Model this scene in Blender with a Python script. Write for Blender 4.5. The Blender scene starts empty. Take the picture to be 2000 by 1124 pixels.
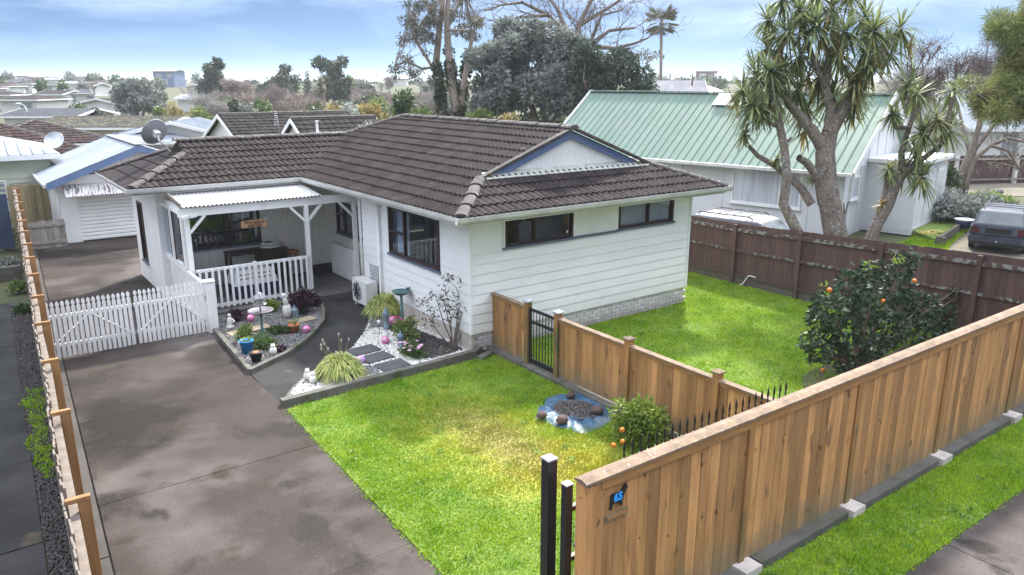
import bpy, bmesh, math, random
import numpy as np
from mathutils import Vector, Matrix
random.seed(7); RNG = np.random.default_rng(11)
SC = bpy.context.scene; COL = SC.collection
PI = math.pi
# ------------------------------------------------------------------ camera
CAM_H = 5.4; FPX = 1484.0; TILT = math.atan(402/FPX); YAW = math.radians(36.0)
cam = bpy.data.cameras.new('Camera'); co = bpy.data.objects.new('Camera', cam); COL.objects.link(co)
cam.sensor_width = 36; cam.lens = FPX/2000*36; cam.clip_end = 6000; cam.clip_start = .05
co.location = (0, 0, CAM_H); co.rotation_euler = (PI/2-TILT, 0, -YAW); SC.camera = co
# ------------------------------------------------------------------ sky, sun, exposure
SUN_EL = math.radians(43); SUN_AZ = math.atan2(.76, .65)      # azimuth measured from +Y towards +X
w = bpy.data.worlds.new('World'); SC.world = w; w.use_nodes = True
n = w.node_tree.nodes; l = w.node_tree.links
bg = n['Background']; bg.inputs[1].default_value = .055
tc = n.new('ShaderNodeTexCoord')
mp = n.new('ShaderNodeMapping'); mp.inputs['Scale'].default_value = (1, 1, 3.2); mp.inputs['Location'].default_value = (0, 0, .10)
l.new(tc.outputs['Generated'], mp.inputs[0])
nrm = n.new('ShaderNodeVectorMath'); nrm.operation = 'NORMALIZE'; l.new(mp.outputs[0], nrm.inputs[0])
sky = n.new('ShaderNodeTexSky'); sky.sky_type = 'NISHITA'; sky.sun_disc = False
sky.sun_elevation = SUN_EL; sky.sun_rotation = SUN_AZ; sky.air_density = 1.0; sky.dust_density = .25; sky.ozone_density = 1.6
l.new(nrm.outputs[0], sky.inputs[0])
sep = n.new('ShaderNodeSeparateXYZ'); l.new(tc.outputs['Generated'], sep.inputs[0])
zz = n.new('ShaderNodeMath'); zz.operation = 'MAXIMUM'; zz.inputs[1].default_value = 0; l.new(sep.outputs[2], zz.inputs[0])
za = n.new('ShaderNodeMath'); za.operation = 'ADD'; za.inputs[1].default_value = .16; l.new(zz.outputs[0], za.inputs[0])
dv = n.new('ShaderNodeVectorMath'); dv.operation = 'DIVIDE'; cb = n.new('ShaderNodeCombineXYZ')
for i in range(3): l.new(za.outputs[0], cb.inputs[i])
l.new(tc.outputs['Generated'], dv.inputs[0]); l.new(cb.outputs[0], dv.inputs[1])
fl = n.new('ShaderNodeVectorMath'); fl.operation = 'MULTIPLY'; fl.inputs[1].default_value = (1, 1, .0); l.new(dv.outputs[0], fl.inputs[0])
CLOUD_OFF = (3.1, 5.7, 0)
ofs = n.new('ShaderNodeVectorMath'); ofs.operation = 'ADD'; ofs.inputs[1].default_value = CLOUD_OFF; l.new(fl.outputs[0], ofs.inputs[0])
no = n.new('ShaderNodeTexNoise'); no.inputs['Scale'].default_value = .85; no.inputs['Detail'].default_value = 9; no.inputs['Roughness'].default_value = .58; no.inputs['Distortion'].default_value = .4
l.new(ofs.outputs[0], no.inputs['Vector'])
rp = n.new('ShaderNodeValToRGB'); rp.color_ramp.elements[0].position = .42; rp.color_ramp.elements[1].position = .66
l.new(no.outputs['Fac'], rp.inputs[0])
fd = n.new('ShaderNodeMapRange'); fd.interpolation_type = 'SMOOTHSTEP'; fd.inputs[1].default_value = .01; fd.inputs[2].default_value = .50; fd.inputs[3].default_value = .012; l.new(sep.outputs[2], fd.inputs[0])
cm_ = n.new('ShaderNodeMath'); cm_.operation = 'MULTIPLY'; l.new(rp.outputs[0], cm_.inputs[0]); l.new(fd.outputs[0], cm_.inputs[1])
mx = n.new('ShaderNodeMix'); mx.data_type = 'RGBA'; l.new(cm_.outputs[0], mx.inputs['Factor'])
hs_ = n.new('ShaderNodeHueSaturation'); hs_.inputs['Saturation'].default_value = 1.2; hs_.inputs['Value'].default_value = .66; l.new(sky.outputs[0], hs_.inputs['Color']); l.new(hs_.outputs[0], mx.inputs['A']); mx.inputs['B'].default_value = (34, 36, 40.5, 1)
l.new(mx.outputs['Result'], bg.inputs[0])
sl = bpy.data.lights.new('Sun', 'SUN'); so = bpy.data.objects.new('Sun', sl); COL.objects.link(so)
sl.energy = 2.8; sl.angle = math.radians(4.0); sl.color = (1, .95, .86)
sd = Vector((math.sin(SUN_AZ)*math.cos(SUN_EL), math.cos(SUN_AZ)*math.cos(SUN_EL), math.sin(SUN_EL)))
so.rotation_euler = sd.to_track_quat('Z', 'Y').to_euler(); so.location = (0, 0, 40)
SC.view_settings.view_transform = 'Standard'; SC.view_settings.look = 'None'; SC.view_settings.exposure = 1.72; SC.view_settings.gamma = 1
SC.cycles.use_denoising = True; SC.cycles.max_bounces = 6; SC.cycles.transparent_max_bounces = 8; SC.cycles.diffuse_bounces = 3
SC.cycles.caustics_reflective = False; SC.cycles.caustics_refractive = False; SC.cycles.sample_clamp_indirect = 6
# ------------------------------------------------------------------ surveying helpers: where a sighted point stands in the world
_fw = np.array([math.sin(YAW)*math.cos(TILT), math.cos(YAW)*math.cos(TILT), -math.sin(TILT)])
_rt = np.array([math.cos(YAW), -math.sin(YAW), 0.]); _up = np.cross(_rt, _fw); _C = np.array([0, 0, CAM_H])
def _ray(x, y): return _fw*FPX + _rt*(x-1000) + _up*(562-y)
def G(x, y, z=0.):
    d = _ray(x, y); return Vector(_C + d*((z-CAM_H)/d[2]))
def AY(x, y, Y):
    d = _ray(x, y); return Vector(_C + d*(Y/d[1]))
def AX(x, y, X):
    d = _ray(x, y); return Vector(_C + d*(X/d[0]))
def PD(x, y, d): return Vector(_C + _ray(x, y)*(d/FPX))
def PXM(d): return d/FPX                       # metres per photo pixel at depth d
def terrain(x, y):
    r = math.hypot(x, y); t = max(0, r-75)
    return min(t*.017, 4.2 + max(0, t-247)*.0006)
# ------------------------------------------------------------------ materials
def mat(name, c1, c2=None, scale=4., stretch=(1, 1, 1), rough=.7, bump=0., bscale=None, island=0., objrand=0., spots=(), trans=0., metal=0., spec=.4, lo=.38, hi=.62, detail=5., coat=0.):
    m = bpy.data.materials.new(name); m.use_nodes = True
    n = m.node_tree.nodes; l = m.node_tree.links; b = n['Principled BSDF']
    b.inputs['Roughness'].default_value = rough; b.inputs['Metallic'].default_value = metal
    b.inputs['Specular IOR Level'].default_value = spec; b.inputs['Coat Weight'].default_value = coat
    geo = n.new('ShaderNodeNewGeometry'); mp = n.new('ShaderNodeMapping'); mp.inputs['Scale'].default_value = stretch
    l.new(geo.outputs['Position'], mp.inputs[0])
    oi = None
    if objrand:
        oi = n.new('ShaderNodeObjectInfo'); mul = n.new('ShaderNodeVectorMath'); mul.operation = 'SCALE'; mul.inputs[0].default_value = (37, 51, 19)
        l.new(oi.outputs['Random'], mul.inputs['Scale']); ad = n.new('ShaderNodeVectorMath'); l.new(mp.outputs[0], ad.inputs[0]); l.new(mul.outputs[0], ad.inputs[1]); vec = ad.outputs[0]
    else: vec = mp.outputs[0]
    col = None
    if c2 is not None:
        no = n.new('ShaderNodeTexNoise'); no.inputs['Scale'].default_value = scale; no.inputs['Detail'].default_value = detail; no.inputs['Roughness'].default_value = .6
        l.new(vec, no.inputs['Vector'])
        mr = n.new('ShaderNodeMapRange'); mr.inputs[1].default_value = lo; mr.inputs[2].default_value = hi; l.new(no.outputs['Fac'], mr.inputs[0])
        mx = n.new('ShaderNodeMix'); mx.data_type = 'RGBA'; l.new(mr.outputs[0], mx.inputs['Factor'])
        mx.inputs['A'].default_value = (*c1, 1); mx.inputs['B'].default_value = (*c2, 1); col = mx.outputs['Result']
    for sp in spots:                            # (colour, scale, threshold, softness, stretch, rough or None)
        sc_, th, so_ = sp[1], sp[2], sp[3]
        st = n.new('ShaderNodeMapping'); st.inputs['Scale'].default_value = sp[4] if len(sp) > 4 else (1, 1, 1); l.new(geo.outputs['Position'], st.inputs[0])
        st.inputs['Location'].default_value = (sc_*3.1+th*9, sc_*1.7, th*11)
        no = n.new('ShaderNodeTexNoise'); no.inputs['Scale'].default_value = sc_; no.inputs['Detail'].default_value = 6; l.new(st.outputs[0], no.inputs['Vector'])
        mr = n.new('ShaderNodeMapRange'); mr.inputs[1].default_value = th; mr.inputs[2].default_value = th+so_; l.new(no.outputs['Fac'], mr.inputs[0])
        mx = n.new('ShaderNodeMix'); mx.data_type = 'RGBA'; l.new(mr.outputs[0], mx.inputs['Factor'])
        if col: l.new(col, mx.inputs['A'])
        else: mx.inputs['A'].default_value = (*c1, 1)
        mx.inputs['B'].default_value = (*sp[0], 1); col = mx.outputs['Result']
        if len(sp) > 5:
            mr2 = n.new('ShaderNodeMapRange'); mr2.inputs[3].default_value = rough; mr2.inputs[4].default_value = sp[5]; l.new(mr.outputs[0], mr2.inputs[0]); l.new(mr2.outputs[0], b.inputs['Roughness'])
    for amt, src in ((island, 'i'), (objrand, 'o')):
        if not amt: continue
        hs = n.new('ShaderNodeHueSaturation'); mr = n.new('ShaderNodeMapRange'); mr.inputs[3].default_value = 1-amt; mr.inputs[4].default_value = 1+amt
        l.new(geo.outputs['Random Per Island'] if src == 'i' else oi.outputs['Random'], mr.inputs[0]); l.new(mr.outputs[0], hs.inputs['Value'])
        if col: l.new(col, hs.inputs['Color'])
        else: hs.inputs['Color'].default_value = (*c1, 1)
        col = hs.outputs[0]
    if col: l.new(col, b.inputs['Base Color'])
    else: b.inputs['Base Color'].default_value = (*c1, 1)
    if bump:
        no = n.new('ShaderNodeTexNoise'); no.inputs['Scale'].default_value = bscale or scale*3; no.inputs['Detail'].default_value = 4; l.new(vec, no.inputs['Vector'])
        bp = n.new('ShaderNodeBump'); bp.inputs['Strength'].default_value = 1; bp.inputs['Distance'].default_value = bump; l.new(no.outputs['Fac'], bp.inputs['Height']); l.new(bp.outputs[0], b.inputs['Normal'])
    if trans:
        tr = n.new('ShaderNodeBsdfTranslucent'); ms = n.new('ShaderNodeMixShader'); ms.inputs[0].default_value = trans
        if col: l.new(col, tr.inputs[0])
        else: tr.inputs[0].default_value = (*c1, 1)
        l.new(b.outputs[0], ms.inputs[1]); l.new(tr.outputs[0], ms.inputs[2]); l.new(ms.outputs[0], n['Material Output'].inputs[0])
    return m
def glass_mat(name, tint=(.9, .95, 1), refl=.07):
    m = bpy.data.materials.new(name); m.use_nodes = True; n = m.node_tree.nodes; l = m.node_tree.links
    n.remove(n['Principled BSDF']); t = n.new('ShaderNodeBsdfTransparent'); t.inputs[0].default_value = (*tint, 1)
    g = n.new('ShaderNodeBsdfGlossy'); g.inputs['Roughness'].default_value = .02; lw = n.new('ShaderNodeLayerWeight'); pw = n.new('ShaderNodeMath'); pw.operation = 'POWER'; pw.inputs[1].default_value = 4; l.new(lw.outputs['Facing'], pw.inputs[0])
    ad = n.new('ShaderNodeMath'); ad.operation = 'MULTIPLY_ADD'; ad.inputs[1].default_value = .6; ad.inputs[2].default_value = refl; l.new(pw.outputs[0], ad.inputs[0])
    ms = n.new('ShaderNodeMixShader'); l.new(ad.outputs[0], ms.inputs[0]); l.new(t.outputs[0], ms.inputs[1]); l.new(g.outputs[0], ms.inputs[2]); l.new(ms.outputs[0], n['Material Output'].inputs[0])
    return m
MT = {}
MT['white'] = mat('white_paint', (.80, .80, .78), (.72, .73, .73), 1.3, rough=.55, bump=.002, bscale=30, spots=(((.55, .56, .53), 2.2, .64, .2),))
MT['white_board'] = mat('white_weatherboard', (.80, .805, .80), (.74, .75, .76), .9, rough=.5, objrand=.02, spots=(((.60, .61, .60), 1.6, .64, .2, (1, 1, 3)),))
MT['white_fence'] = mat('white_picket_paint', (.80, .80, .79), (.70, .70, .69), 5, rough=.6, objrand=.05, spots=(((.45, .44, .40), 9, .68, .1),))
MT['cream'] = mat('cream_paint', (.74, .71, .64), (.68, .66, .60), 1.5, rough=.6)
MT['blue_trim'] = mat('blue_trim_paint', (.10, .16, .30), (.13, .19, .33), 3, rough=.5)
MT['blue_sill'] = mat('grey_blue_sill_paint', (.10, .13, .18), (.13, .16, .21), 3, rough=.5)
MT['frame'] = mat('dark_brown_joinery', (.030, .018, .017), (.045, .024, .022), 4, rough=.35)
MT['glass'] = glass_mat('window_glass')
MT['tile'] = mat('brown_concrete_tile', (.026, .0205, .0205), (.040, .0325, .0315), 2.2, spec=.06, rough=.8, objrand=.16, bump=.002, bscale=60, spots=(((.075, .07, .063), 5, .66, .08), ((.022, .018, .018), 1.1, .56, .2)))
MT['tile_field'] = mat('brown_concrete_tile_field', (.026, .0205, .0205), (.040, .0325, .0315), 2.2, spec=.06, rough=.8, island=.16, bump=.002, bscale=60, spots=(((.075, .07, .063), 5, .66, .08), ((.022, .018, .018), 1.1, .56, .2)))
MT['tile_far'] = mat('dark_roof_tile', (.022, .019, .019), (.036, .032, .031), 2.5, spec=.05, rough=.85, island=.25)
MT['tile_red'] = mat('red_brown_roof_tile', (.058, .035, .033), (.042, .036, .035), .8, spec=.05, rough=.85, island=.25, spots=(((.16, .15, .12), 6, .62, .08),))
MT['tile_moss'] = mat('mossy_roof_tile', (.13, .122, .10), (.085, .08, .072), 1.6, spec=.05, rough=.9, island=.3, spots=(((.22, .21, .12), 3, .55, .1),))
MT['ridge'] = mat('lichened_ridge_tile', (.095, .082, .075), (.05, .042, .04), 4, rough=.85, bump=.004, bscale=40, objrand=.25, spots=(((.24, .23, .20), 12, .60, .06), ((.20, .15, .05), 5, .66, .08)))
MT['lead'] = mat('lichened_flashing', (.30, .31, .28), (.45, .46, .42), 7, rough=.8, spots=(((.30, .24, .10), 6, .6, .1),))
MT['gutter'] = mat('grey_white_gutter', (.62, .62, .60), (.50, .50, .49), 2, rough=.45, spots=(((.20, .20, .17), 6, .64, .12, (1, 1, 4)),))
MT['iron'] = mat('white_corrugated_iron', (.44, .44, .44), (.38, .38, .38), 1.5, rough=.45, spots=(((.30, .13, .06), 2.6, .69, .05),))
MT['zinc'] = mat('pale_metal_roof', (.20, .225, .26), (.25, .27, .30), .6, spec=.2, rough=.55, spots=(((.40, .30, .25), 1.6, .70, .05),))
MT['zinc2'] = mat('grey_blue_metal_roof', (.20, .235, .285), (.25, .285, .33), .6, spec=.15, rough=.6)
MT['green_roof'] = mat('green_painted_iron_roof', (.128, .195, .155), (.148, .212, .172), .9, spec=.2, rough=.55, objrand=.05, spots=(((.17, .215, .185), 1.2, .56, .15), ((.20, .15, .12), 3, .72, .05),))
MT['brick'] = mat('painted_brick', (.56, .545, .545), (.47, .455, .45), 6, rough=.8, objrand=.10, bump=.003, bscale=50, spots=(((.30, .20, .15), 3, .69, .05),))
MT['mortar'] = mat('painted_mortar', (.30, .29, .28), (.24, .23, .22), 6, rough=.9)
MT['wood'] = mat('treated_pine_paling', (0.42, 0.217, 0.080), (0.305, 0.150, 0.056), 1.3, stretch=(9, 9, .8), rough=.7, objrand=.38, bump=.0015, bscale=8, spots=(((0.204, 0.0972, 0.0387), 1.6, .57, .16, (5, 5, .5)), ((0.48, 0.2376, 0.0817), 3.0, .60, .15, (6, 6, .6)), ((0.102, 0.04536, 0.01892), 7, .675, .03, (1, 1, .6)), ((0.18, 0.0918, 0.0387), 3.2, .64, .05, (2, 2, .5))))
MT['wood_post'] = mat('pine_post', (0.3565, 0.1733, 0.05808), (0.276, 0.1313, 0.04576), 1.3, stretch=(6, 6, .8), rough=.75, objrand=.15, spots=(((0.09775, 0.09975, 0.0396), 2.4, .55, .12, (2, 2, .5)),))
MT['wood_cap'] = mat('lichened_fence_cap', (.24, .165, .11), (.15, .105, .075), 5, rough=.9, bump=.003, bscale=30, spots=(((.34, .32, .28), 26, .62, .08), ((.24, .18, .085), 6, .60, .1)))
MT['wood_rail'] = mat('pine_rail', (0.36, 0.1805, 0.06), (0.28, 0.1377, 0.048), 3, stretch=(1, 8, 8), rough=.7)
MT['brown'] = mat('brown_stained_paling', (.098, .055, .048), (.074, .040, .036), 1.5, stretch=(6, 6, .8), rough=.8, objrand=.18, spots=(((.20, .19, .175), 14, .70, .05), ((.10, .085, .05), 2, .66, .1)))
MT['brown_rail'] = mat('lichened_brown_rail', (.085, .05, .044), (.066, .042, .038), 3, rough=.9, spots=(((.20, .205, .18), 8, .50, .08),))
MT['brown_low'] = mat('weathered_base_board', (.12, .105, .088), (.09, .078, .066), 3, rough=.9)
MT['orange_post'] = mat('new_pine_post', (.29, .15, .056), (.22, .112, .043), 2, stretch=(6, 6, .8), rough=.65, objrand=.1)
MT['grey_wood'] = mat('silvered_wood', (.32, .295, .27), (.22, .20, .185), 3, stretch=(6, 6, .8), rough=.9, objrand=.2, spots=(((.13, .15, .07), 2, .6, .15),))
MT['pale_rail'] = mat('bleached_rail', (.20, .165, .135), (.14, .115, .095), 9, rough=.9, bump=.004, bscale=30, spots=(((.20, .12, .10), 8, .62, .08),))
MT['yellow_wood'] = mat('yellowed_paling', (.36, .29, .16), (.28, .22, .13), 2, stretch=(6, 6, .8), rough=.85, objrand=.2, spots=(((.13, .12, .06), 2, .60, .12),))
MT['concrete'] = mat('worn_driveway_concrete', (0.042, 0.0335, 0.0295), (0.062, 0.0505, 0.045), .55, spec=.12, rough=.9, bump=.003, bscale=70, detail=8, objrand=.05, spots=(((.115, .100, .092), .45, .50, .16), ((.020, .0165, .0148), .30, .51, .09, (1, 1.5, 1), .8), ((.027, .0225, .020), .75, .59, .06, (1.3, 1, 1), .8), ((.040, .029, .022), 1.1, .60, .1), ((.075, .064, .058), 60, .55, .12), ((.026, .0215, .019), 48, .60, .10), ((.18, .17, .16), 30, .755, .015)))
MT['concrete_pale'] = mat('pale_strip_concrete', (0.078, 0.0672, 0.0588), (0.051, 0.0444, 0.0396), .9, rough=.85, bump=.003, bscale=60, spots=(((0.036, 0.03, 0.027), .7, .56, .08),))
MT['concrete_dark'] = mat('damp_path_concrete', (0.03, 0.02925, 0.0285), (0.0495, 0.048, 0.0465), .8, spec=.12, rough=.88, bump=.003, bscale=60, spots=(((0.027, 0.027, 0.0255), 1.0, .54, .1, (1, 1, 1), .85), ((0.1125, 0.09, 0.05625), 1.2, .66, .1)))
MT['porch_floor'] = mat('dark_porch_concrete', (.085, .08, .075), (.12, .115, .11), 1.4, rough=.5)
MT['kerb'] = mat('mossy_kerb_concrete', (.135, .125, .11), (.085, .082, .066), 3, rough=.9, bump=.006, bscale=40, spots=(((.06, .07, .03), 3, .58, .12), ((.26, .25, .23), 20, .68, .04)))
MT['footing'] = mat('fence_footing', (.105, .098, .085), (.07, .068, .055), 3, rough=.95, bump=.008, bscale=30, spots=(((.06, .07, .035), 2.5, .58, .1),))
MT['pale_block'] = mat('pale_concrete_block', (.50, .44, .40), (.36, .33, .30), 5, rough=.9)
MT['asphalt'] = mat('asphalt', (.055, .055, .058), (.075, .073, .072), 1, rough=.85)
MT['slate'] = mat('slate_paver', (.055, .056, .06), (.08, .08, .085), 5, rough=.7, bump=.003, bscale=25, spots=(((.5, .5, .48), 22, .73, .03),))
MT['sandstone'] = mat('sandy_paver', (.34, .27, .19), (.26, .21, .155), 4, rough=.9)
MT['pebble_w'] = mat('white_pebble', (.62, .60, .55), (.70, .68, .64), 8, rough=.7, island=.22)
MT['pebble_d'] = mat('grey_pebble', (.13, .125, .125), (.23, .22, .215), 9, rough=.75, island=.55)
MT['bark_d'] = mat('dark_bark_mulch', (.055, .048, .046), (.075, .066, .062), 9, rough=.85, island=.4)
MT['soil'] = mat('dark_soil', (.045, .038, .033), (.07, .058, .05), 6, rough=.95)
MT['black_metal'] = mat('black_powder_coat', (.012, .013, .017), None, rough=.32, spec=.5)
MT['chrome_black'] = mat('dark_shiny_spear', (.05, .05, .055), (.30, .30, .32), 30, rough=.25, metal=.6)
MT['grey_cap'] = mat('grey_post_cap', (.30, .31, .33), (.40, .41, .43), 20, rough=.4)
MT['tarp'] = mat('blue_tarpaulin', (.02, .075, .15), (.055, .11, .155), 3.4, rough=.45, bump=.02, bscale=9, spots=(((.125, .165, .195), 2.2, .54, .10),))
MT['rock'] = mat('scoria_rock', (.075, .05, .045), (.11, .075, .065), 9, rough=.95, bump=.02, bscale=30, objrand=.2)
MT['orange'] = mat('orange_peel', (.55, .185, .012), (.42, .12, .01), 12, rough=.4)
MT['grass'] = mat('lawn_blade', (.18, .335, .014), (.30, .43, .025), 1.6, rough=.75, island=.35, trans=.35, spec=.2)
MT['leaf_dark'] = mat('glossy_dark_leaf', (.020, .040, .020), (.034, .060, .028), 2.5, rough=.55, island=.45, trans=.15, spec=.3)
MT['leaf_yel'] = mat('yellow_green_leaf', (.12, .19, .025), (.20, .26, .04), 4, rough=.5, island=.4, trans=.3)
MT['leaf_green'] = mat('green_leaf', (.045, .095, .022), (.075, .13, .03), 2, rough=.5, island=.4, trans=.25)
MT['leaf_grey'] = mat('grey_green_leaf', (.165, .185, .165), (.25, .265, .24), .7, rough=.6, island=.45, trans=.25, spec=.2)
MT['leaf_euc'] = mat('eucalypt_leaf', (.095, .10, .068), (.145, .13, .095), .6, rough=.55, island=.45, trans=.25)
MT['leaf_conifer'] = mat('conifer_leaf', (.042, .062, .042), (.068, .09, .058), .6, rough=.6, island=.4, trans=.15)
MT['leaf_pine'] = mat('pine_needle', (.15, .19, .06), (.25, .26, .085), 1.1, rough=.6, island=.4, trans=.25)
MT['leaf_silver'] = mat('silver_leaf', (.30, .33, .29), (.40, .42, .38), 1.5, rough=.6, island=.3, trans=.2)
MT['leaf_autumn'] = mat('autumn_leaf', (.36, .26, .09), (.26, .25, .09), 1.0, rough=.6, island=.4, trans=.3)
MT['leaf_lime'] = mat('lime_leaf', (.13, .19, .05), (.20, .25, .07), 1.2, rough=.6, island=.35, trans=.3)
MT['twig_pink'] = mat('bare_pinkish_twig', (.30, .245, .215), (.24, .19, .165), .6, rough=.9, island=.35)
MT['twig_grey'] = mat('bare_grey_twig', (.38, .35, .315), (.30, .27, .24), .6, rough=.9, island=.35)
MT['twig_purple'] = mat('bare_purple_twig', (.095, .062, .060), (.125, .085, .078), .8, rough=.9, island=.35)
MT['leaf_purple'] = mat('dark_purple_leaf', (.035, .014, .024), (.06, .025, .035), 6, rough=.45, island=.5, trans=.1)
MT['leaf_ivy'] = mat('ivy_leaf', (.030, .050, .018), (.05, .075, .025), 1.5, rough=.45, island=.4, trans=.15)
MT['cabbage'] = mat('cabbage_tree_leaf', (.16, .205, .085), (.23, .265, .115), 1.1, rough=.55, island=.5, trans=.35, spec=.25, spots=(((.30, .27, .11), 1.3, .60, .12),))
MT['cabbage_old'] = mat('yellowed_cabbage_leaf', (.26, .22, .08), (.34, .25, .07), 3, rough=.6, island=.4, trans=.3)
MT['bark'] = mat('grey_brown_bark', (.16, .125, .10), (.10, .078, .062), 3, stretch=(2, 2, .6), rough=.95, bump=.03, bscale=9)
MT['bark_lichen'] = mat('lichened_bark', (.19, .155, .125), (.11, .085, .070), 3, stretch=(2, 2, 1), rough=.95, bump=.03, bscale=12, spots=(((.27, .275, .25), 16, .55, .1),))
MT['bark_red'] = mat('reddish_brown_bark', (.12, .095, .08), (.17, .14, .12), 3, stretch=(2, 2, .6), rough=.95)
MT['bark_euc'] = mat('eucalypt_bark', (.19, .15, .115), (.26, .215, .18), 1.5, stretch=(2, 2, .4), rough=.9)
MT['dark_wood'] = mat('dark_varnished_wood', (.035, .02, .015), (.05, .03, .02), 3, rough=.4)
MT['plastic_w'] = mat('white_plastic', (.70, .70, .68), (.64, .64, .63), 6, rough=.4)
MT['plastic_navy'] = mat('navy_plastic', (.02, .03, .09), None, rough=.35)
MT['plastic_blue'] = mat('bright_blue_plastic', (.02, .26, .62), (.02, .22, .55), 6, rough=.35)
MT['plastic_black'] = mat('black_plastic', (.012, .012, .014), None, rough=.45)
MT['terracotta'] = mat('terracotta', (.42, .17, .07), (.34, .13, .06), 12, rough=.85)
MT['teal'] = mat('teal_glaze', (.05, .12, .12), (.07, .16, .15), 9, rough=.4)
MT['bluegrey'] = mat('weathered_blue_ceramic', (.14, .20, .26), (.20, .27, .32), 12, rough=.6)
MT['pewter'] = mat('pewter_plastic', (.30, .29, .31), (.22, .21, .23), 8, rough=.35, metal=.3)
MT['pink'] = mat('pink_glazed_ball', (.72, .22, .42), (.55, .16, .32), 14, rough=.25)
MT['lilac'] = mat('lilac_glazed_ball', (.60, .36, .62), (.50, .28, .52), 14, rough=.25)
MT['petal_pink'] = mat('pale_pink_petal', (.80, .52, .68), (.75, .40, .60), 20, rough=.6, trans=.2)
MT['petal_mag'] = mat('magenta_petal', (.48, .02, .16), (.40, .02, .12), 20, rough=.6, trans=.2)
MT['stone_w'] = mat('white_stone_ornament', (.68, .66, .62), (.55, .53, .49), 12, rough=.8)
MT['metal_grey'] = mat('galvanised_metal', (.36, .38, .41), (.45, .47, .49), 4, rough=.4, metal=.5)
MT['sign_wood'] = mat('varnished_sign_wood', (.40, .22, .11), (.32, .165, .08), 4, stretch=(2, 2, 12), rough=.6)
MT['ink'] = mat('burnt_lettering', (.05, .025, .015), None, rough=.7)
MT['num_blue'] = mat('bright_blue_number', (.03, .32, .80), None, rough=.4)
MT['brass'] = mat('weathered_brass', (.28, .235, .15), (.20, .17, .11), 12, rough=.5, metal=.5)
MT['curtain'] = mat('white_net_curtain', (.62, .64, .68), (.50, .52, .57), 2, stretch=(9, 9, .5), rough=.9, trans=.2)
MT['blind'] = mat('venetian_blind', (.62, .61, .60), (.55, .54, .53), 2, rough=.6)
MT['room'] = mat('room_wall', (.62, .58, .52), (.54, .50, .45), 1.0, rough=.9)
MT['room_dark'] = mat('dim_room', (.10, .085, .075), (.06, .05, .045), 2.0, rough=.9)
MT['hose'] = mat('yellow_hose', (.55, .42, .12), None, rough=.5)

def cracks(m, scale=.33, width=.0035, colr=(.02, .017, .015)):
    n = m.node_tree.nodes; l = m.node_tree.links; b = n['Principled BSDF']; src = b.inputs['Base Color'].links[0].from_socket
    ge = n.new('ShaderNodeNewGeometry'); no = n.new('ShaderNodeTexNoise'); no.inputs['Scale'].default_value = 2.2; no.inputs['Detail'].default_value = 5; l.new(ge.outputs['Position'], no.inputs['Vector'])
    sc_ = n.new('ShaderNodeVectorMath'); sc_.operation = 'SCALE'; sc_.inputs['Scale'].default_value = .5; l.new(no.outputs['Color'], sc_.inputs[0]); ad = n.new('ShaderNodeVectorMath'); l.new(ge.outputs['Position'], ad.inputs[0]); l.new(sc_.outputs[0], ad.inputs[1])
    vo = n.new('ShaderNodeTexVoronoi'); vo.feature = 'DISTANCE_TO_EDGE'; vo.inputs['Scale'].default_value = scale; l.new(ad.outputs[0], vo.inputs['Vector'])
    lt = n.new('ShaderNodeMapRange'); lt.inputs[1].default_value = width; lt.inputs[2].default_value = width*.4; l.new(vo.outputs['Distance'], lt.inputs[0])
    n2 = n.new('ShaderNodeTexNoise'); n2.inputs['Scale'].default_value = .5; l.new(ge.outputs['Position'], n2.inputs['Vector']); mr = n.new('ShaderNodeMapRange'); mr.inputs[1].default_value = .5; mr.inputs[2].default_value = .56; l.new(n2.outputs['Fac'], mr.inputs[0])
    mu = n.new('ShaderNodeMath'); mu.operation = 'MULTIPLY'; l.new(lt.outputs[0], mu.inputs[0]); l.new(mr.outputs[0], mu.inputs[1])
    mx = n.new('ShaderNodeMix'); mx.data_type = 'RGBA'; l.new(mu.outputs[0], mx.inputs['Factor']); l.new(src, mx.inputs['A']); mx.inputs['B'].default_value = (*colr, 1); l.new(mx.outputs['Result'], b.inputs['Base Color'])
cracks(MT['concrete'], .26, .0012, (.03, .025, .022))

def grime(m, z0, z1, colr, amount=.8, nsc=3.):
    """algae and splash stain that climbs from the foot of the boards"""
    n = m.node_tree.nodes; l = m.node_tree.links; b = n['Principled BSDF']; src = b.inputs['Base Color'].links[0].from_socket
    ge = n.new('ShaderNodeNewGeometry'); sp = n.new('ShaderNodeSeparateXYZ'); l.new(ge.outputs['Position'], sp.inputs[0])
    no = n.new('ShaderNodeTexNoise'); no.inputs['Scale'].default_value = nsc; no.inputs['Detail'].default_value = 6; l.new(ge.outputs['Position'], no.inputs['Vector'])
    ad = n.new('ShaderNodeMath'); ad.operation = 'MULTIPLY_ADD'; ad.inputs[1].default_value = -(z1-z0)*1.4; l.new(no.outputs['Fac'], ad.inputs[0]); l.new(sp.outputs[2], ad.inputs[2])
    mr = n.new('ShaderNodeMapRange'); mr.inputs[1].default_value = z1-(z1-z0)*.7; mr.inputs[2].default_value = z0-(z1-z0)*.7; mr.inputs[4].default_value = amount; l.new(ad.outputs[0], mr.inputs[0])
    mx = n.new('ShaderNodeMix'); mx.data_type = 'RGBA'; l.new(mr.outputs[0], mx.inputs['Factor']); l.new(src, mx.inputs['A']); mx.inputs['B'].default_value = (*colr, 1); l.new(mx.outputs['Result'], b.inputs['Base Color'])
grime(MT['wood'], .08, .55, (.165, .14, .085), .75); grime(MT['wood_post'], .05, .9, (.105, .115, .05), .7); grime(MT['brown'], .1, .5, (.075, .062, .045), .6)
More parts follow.
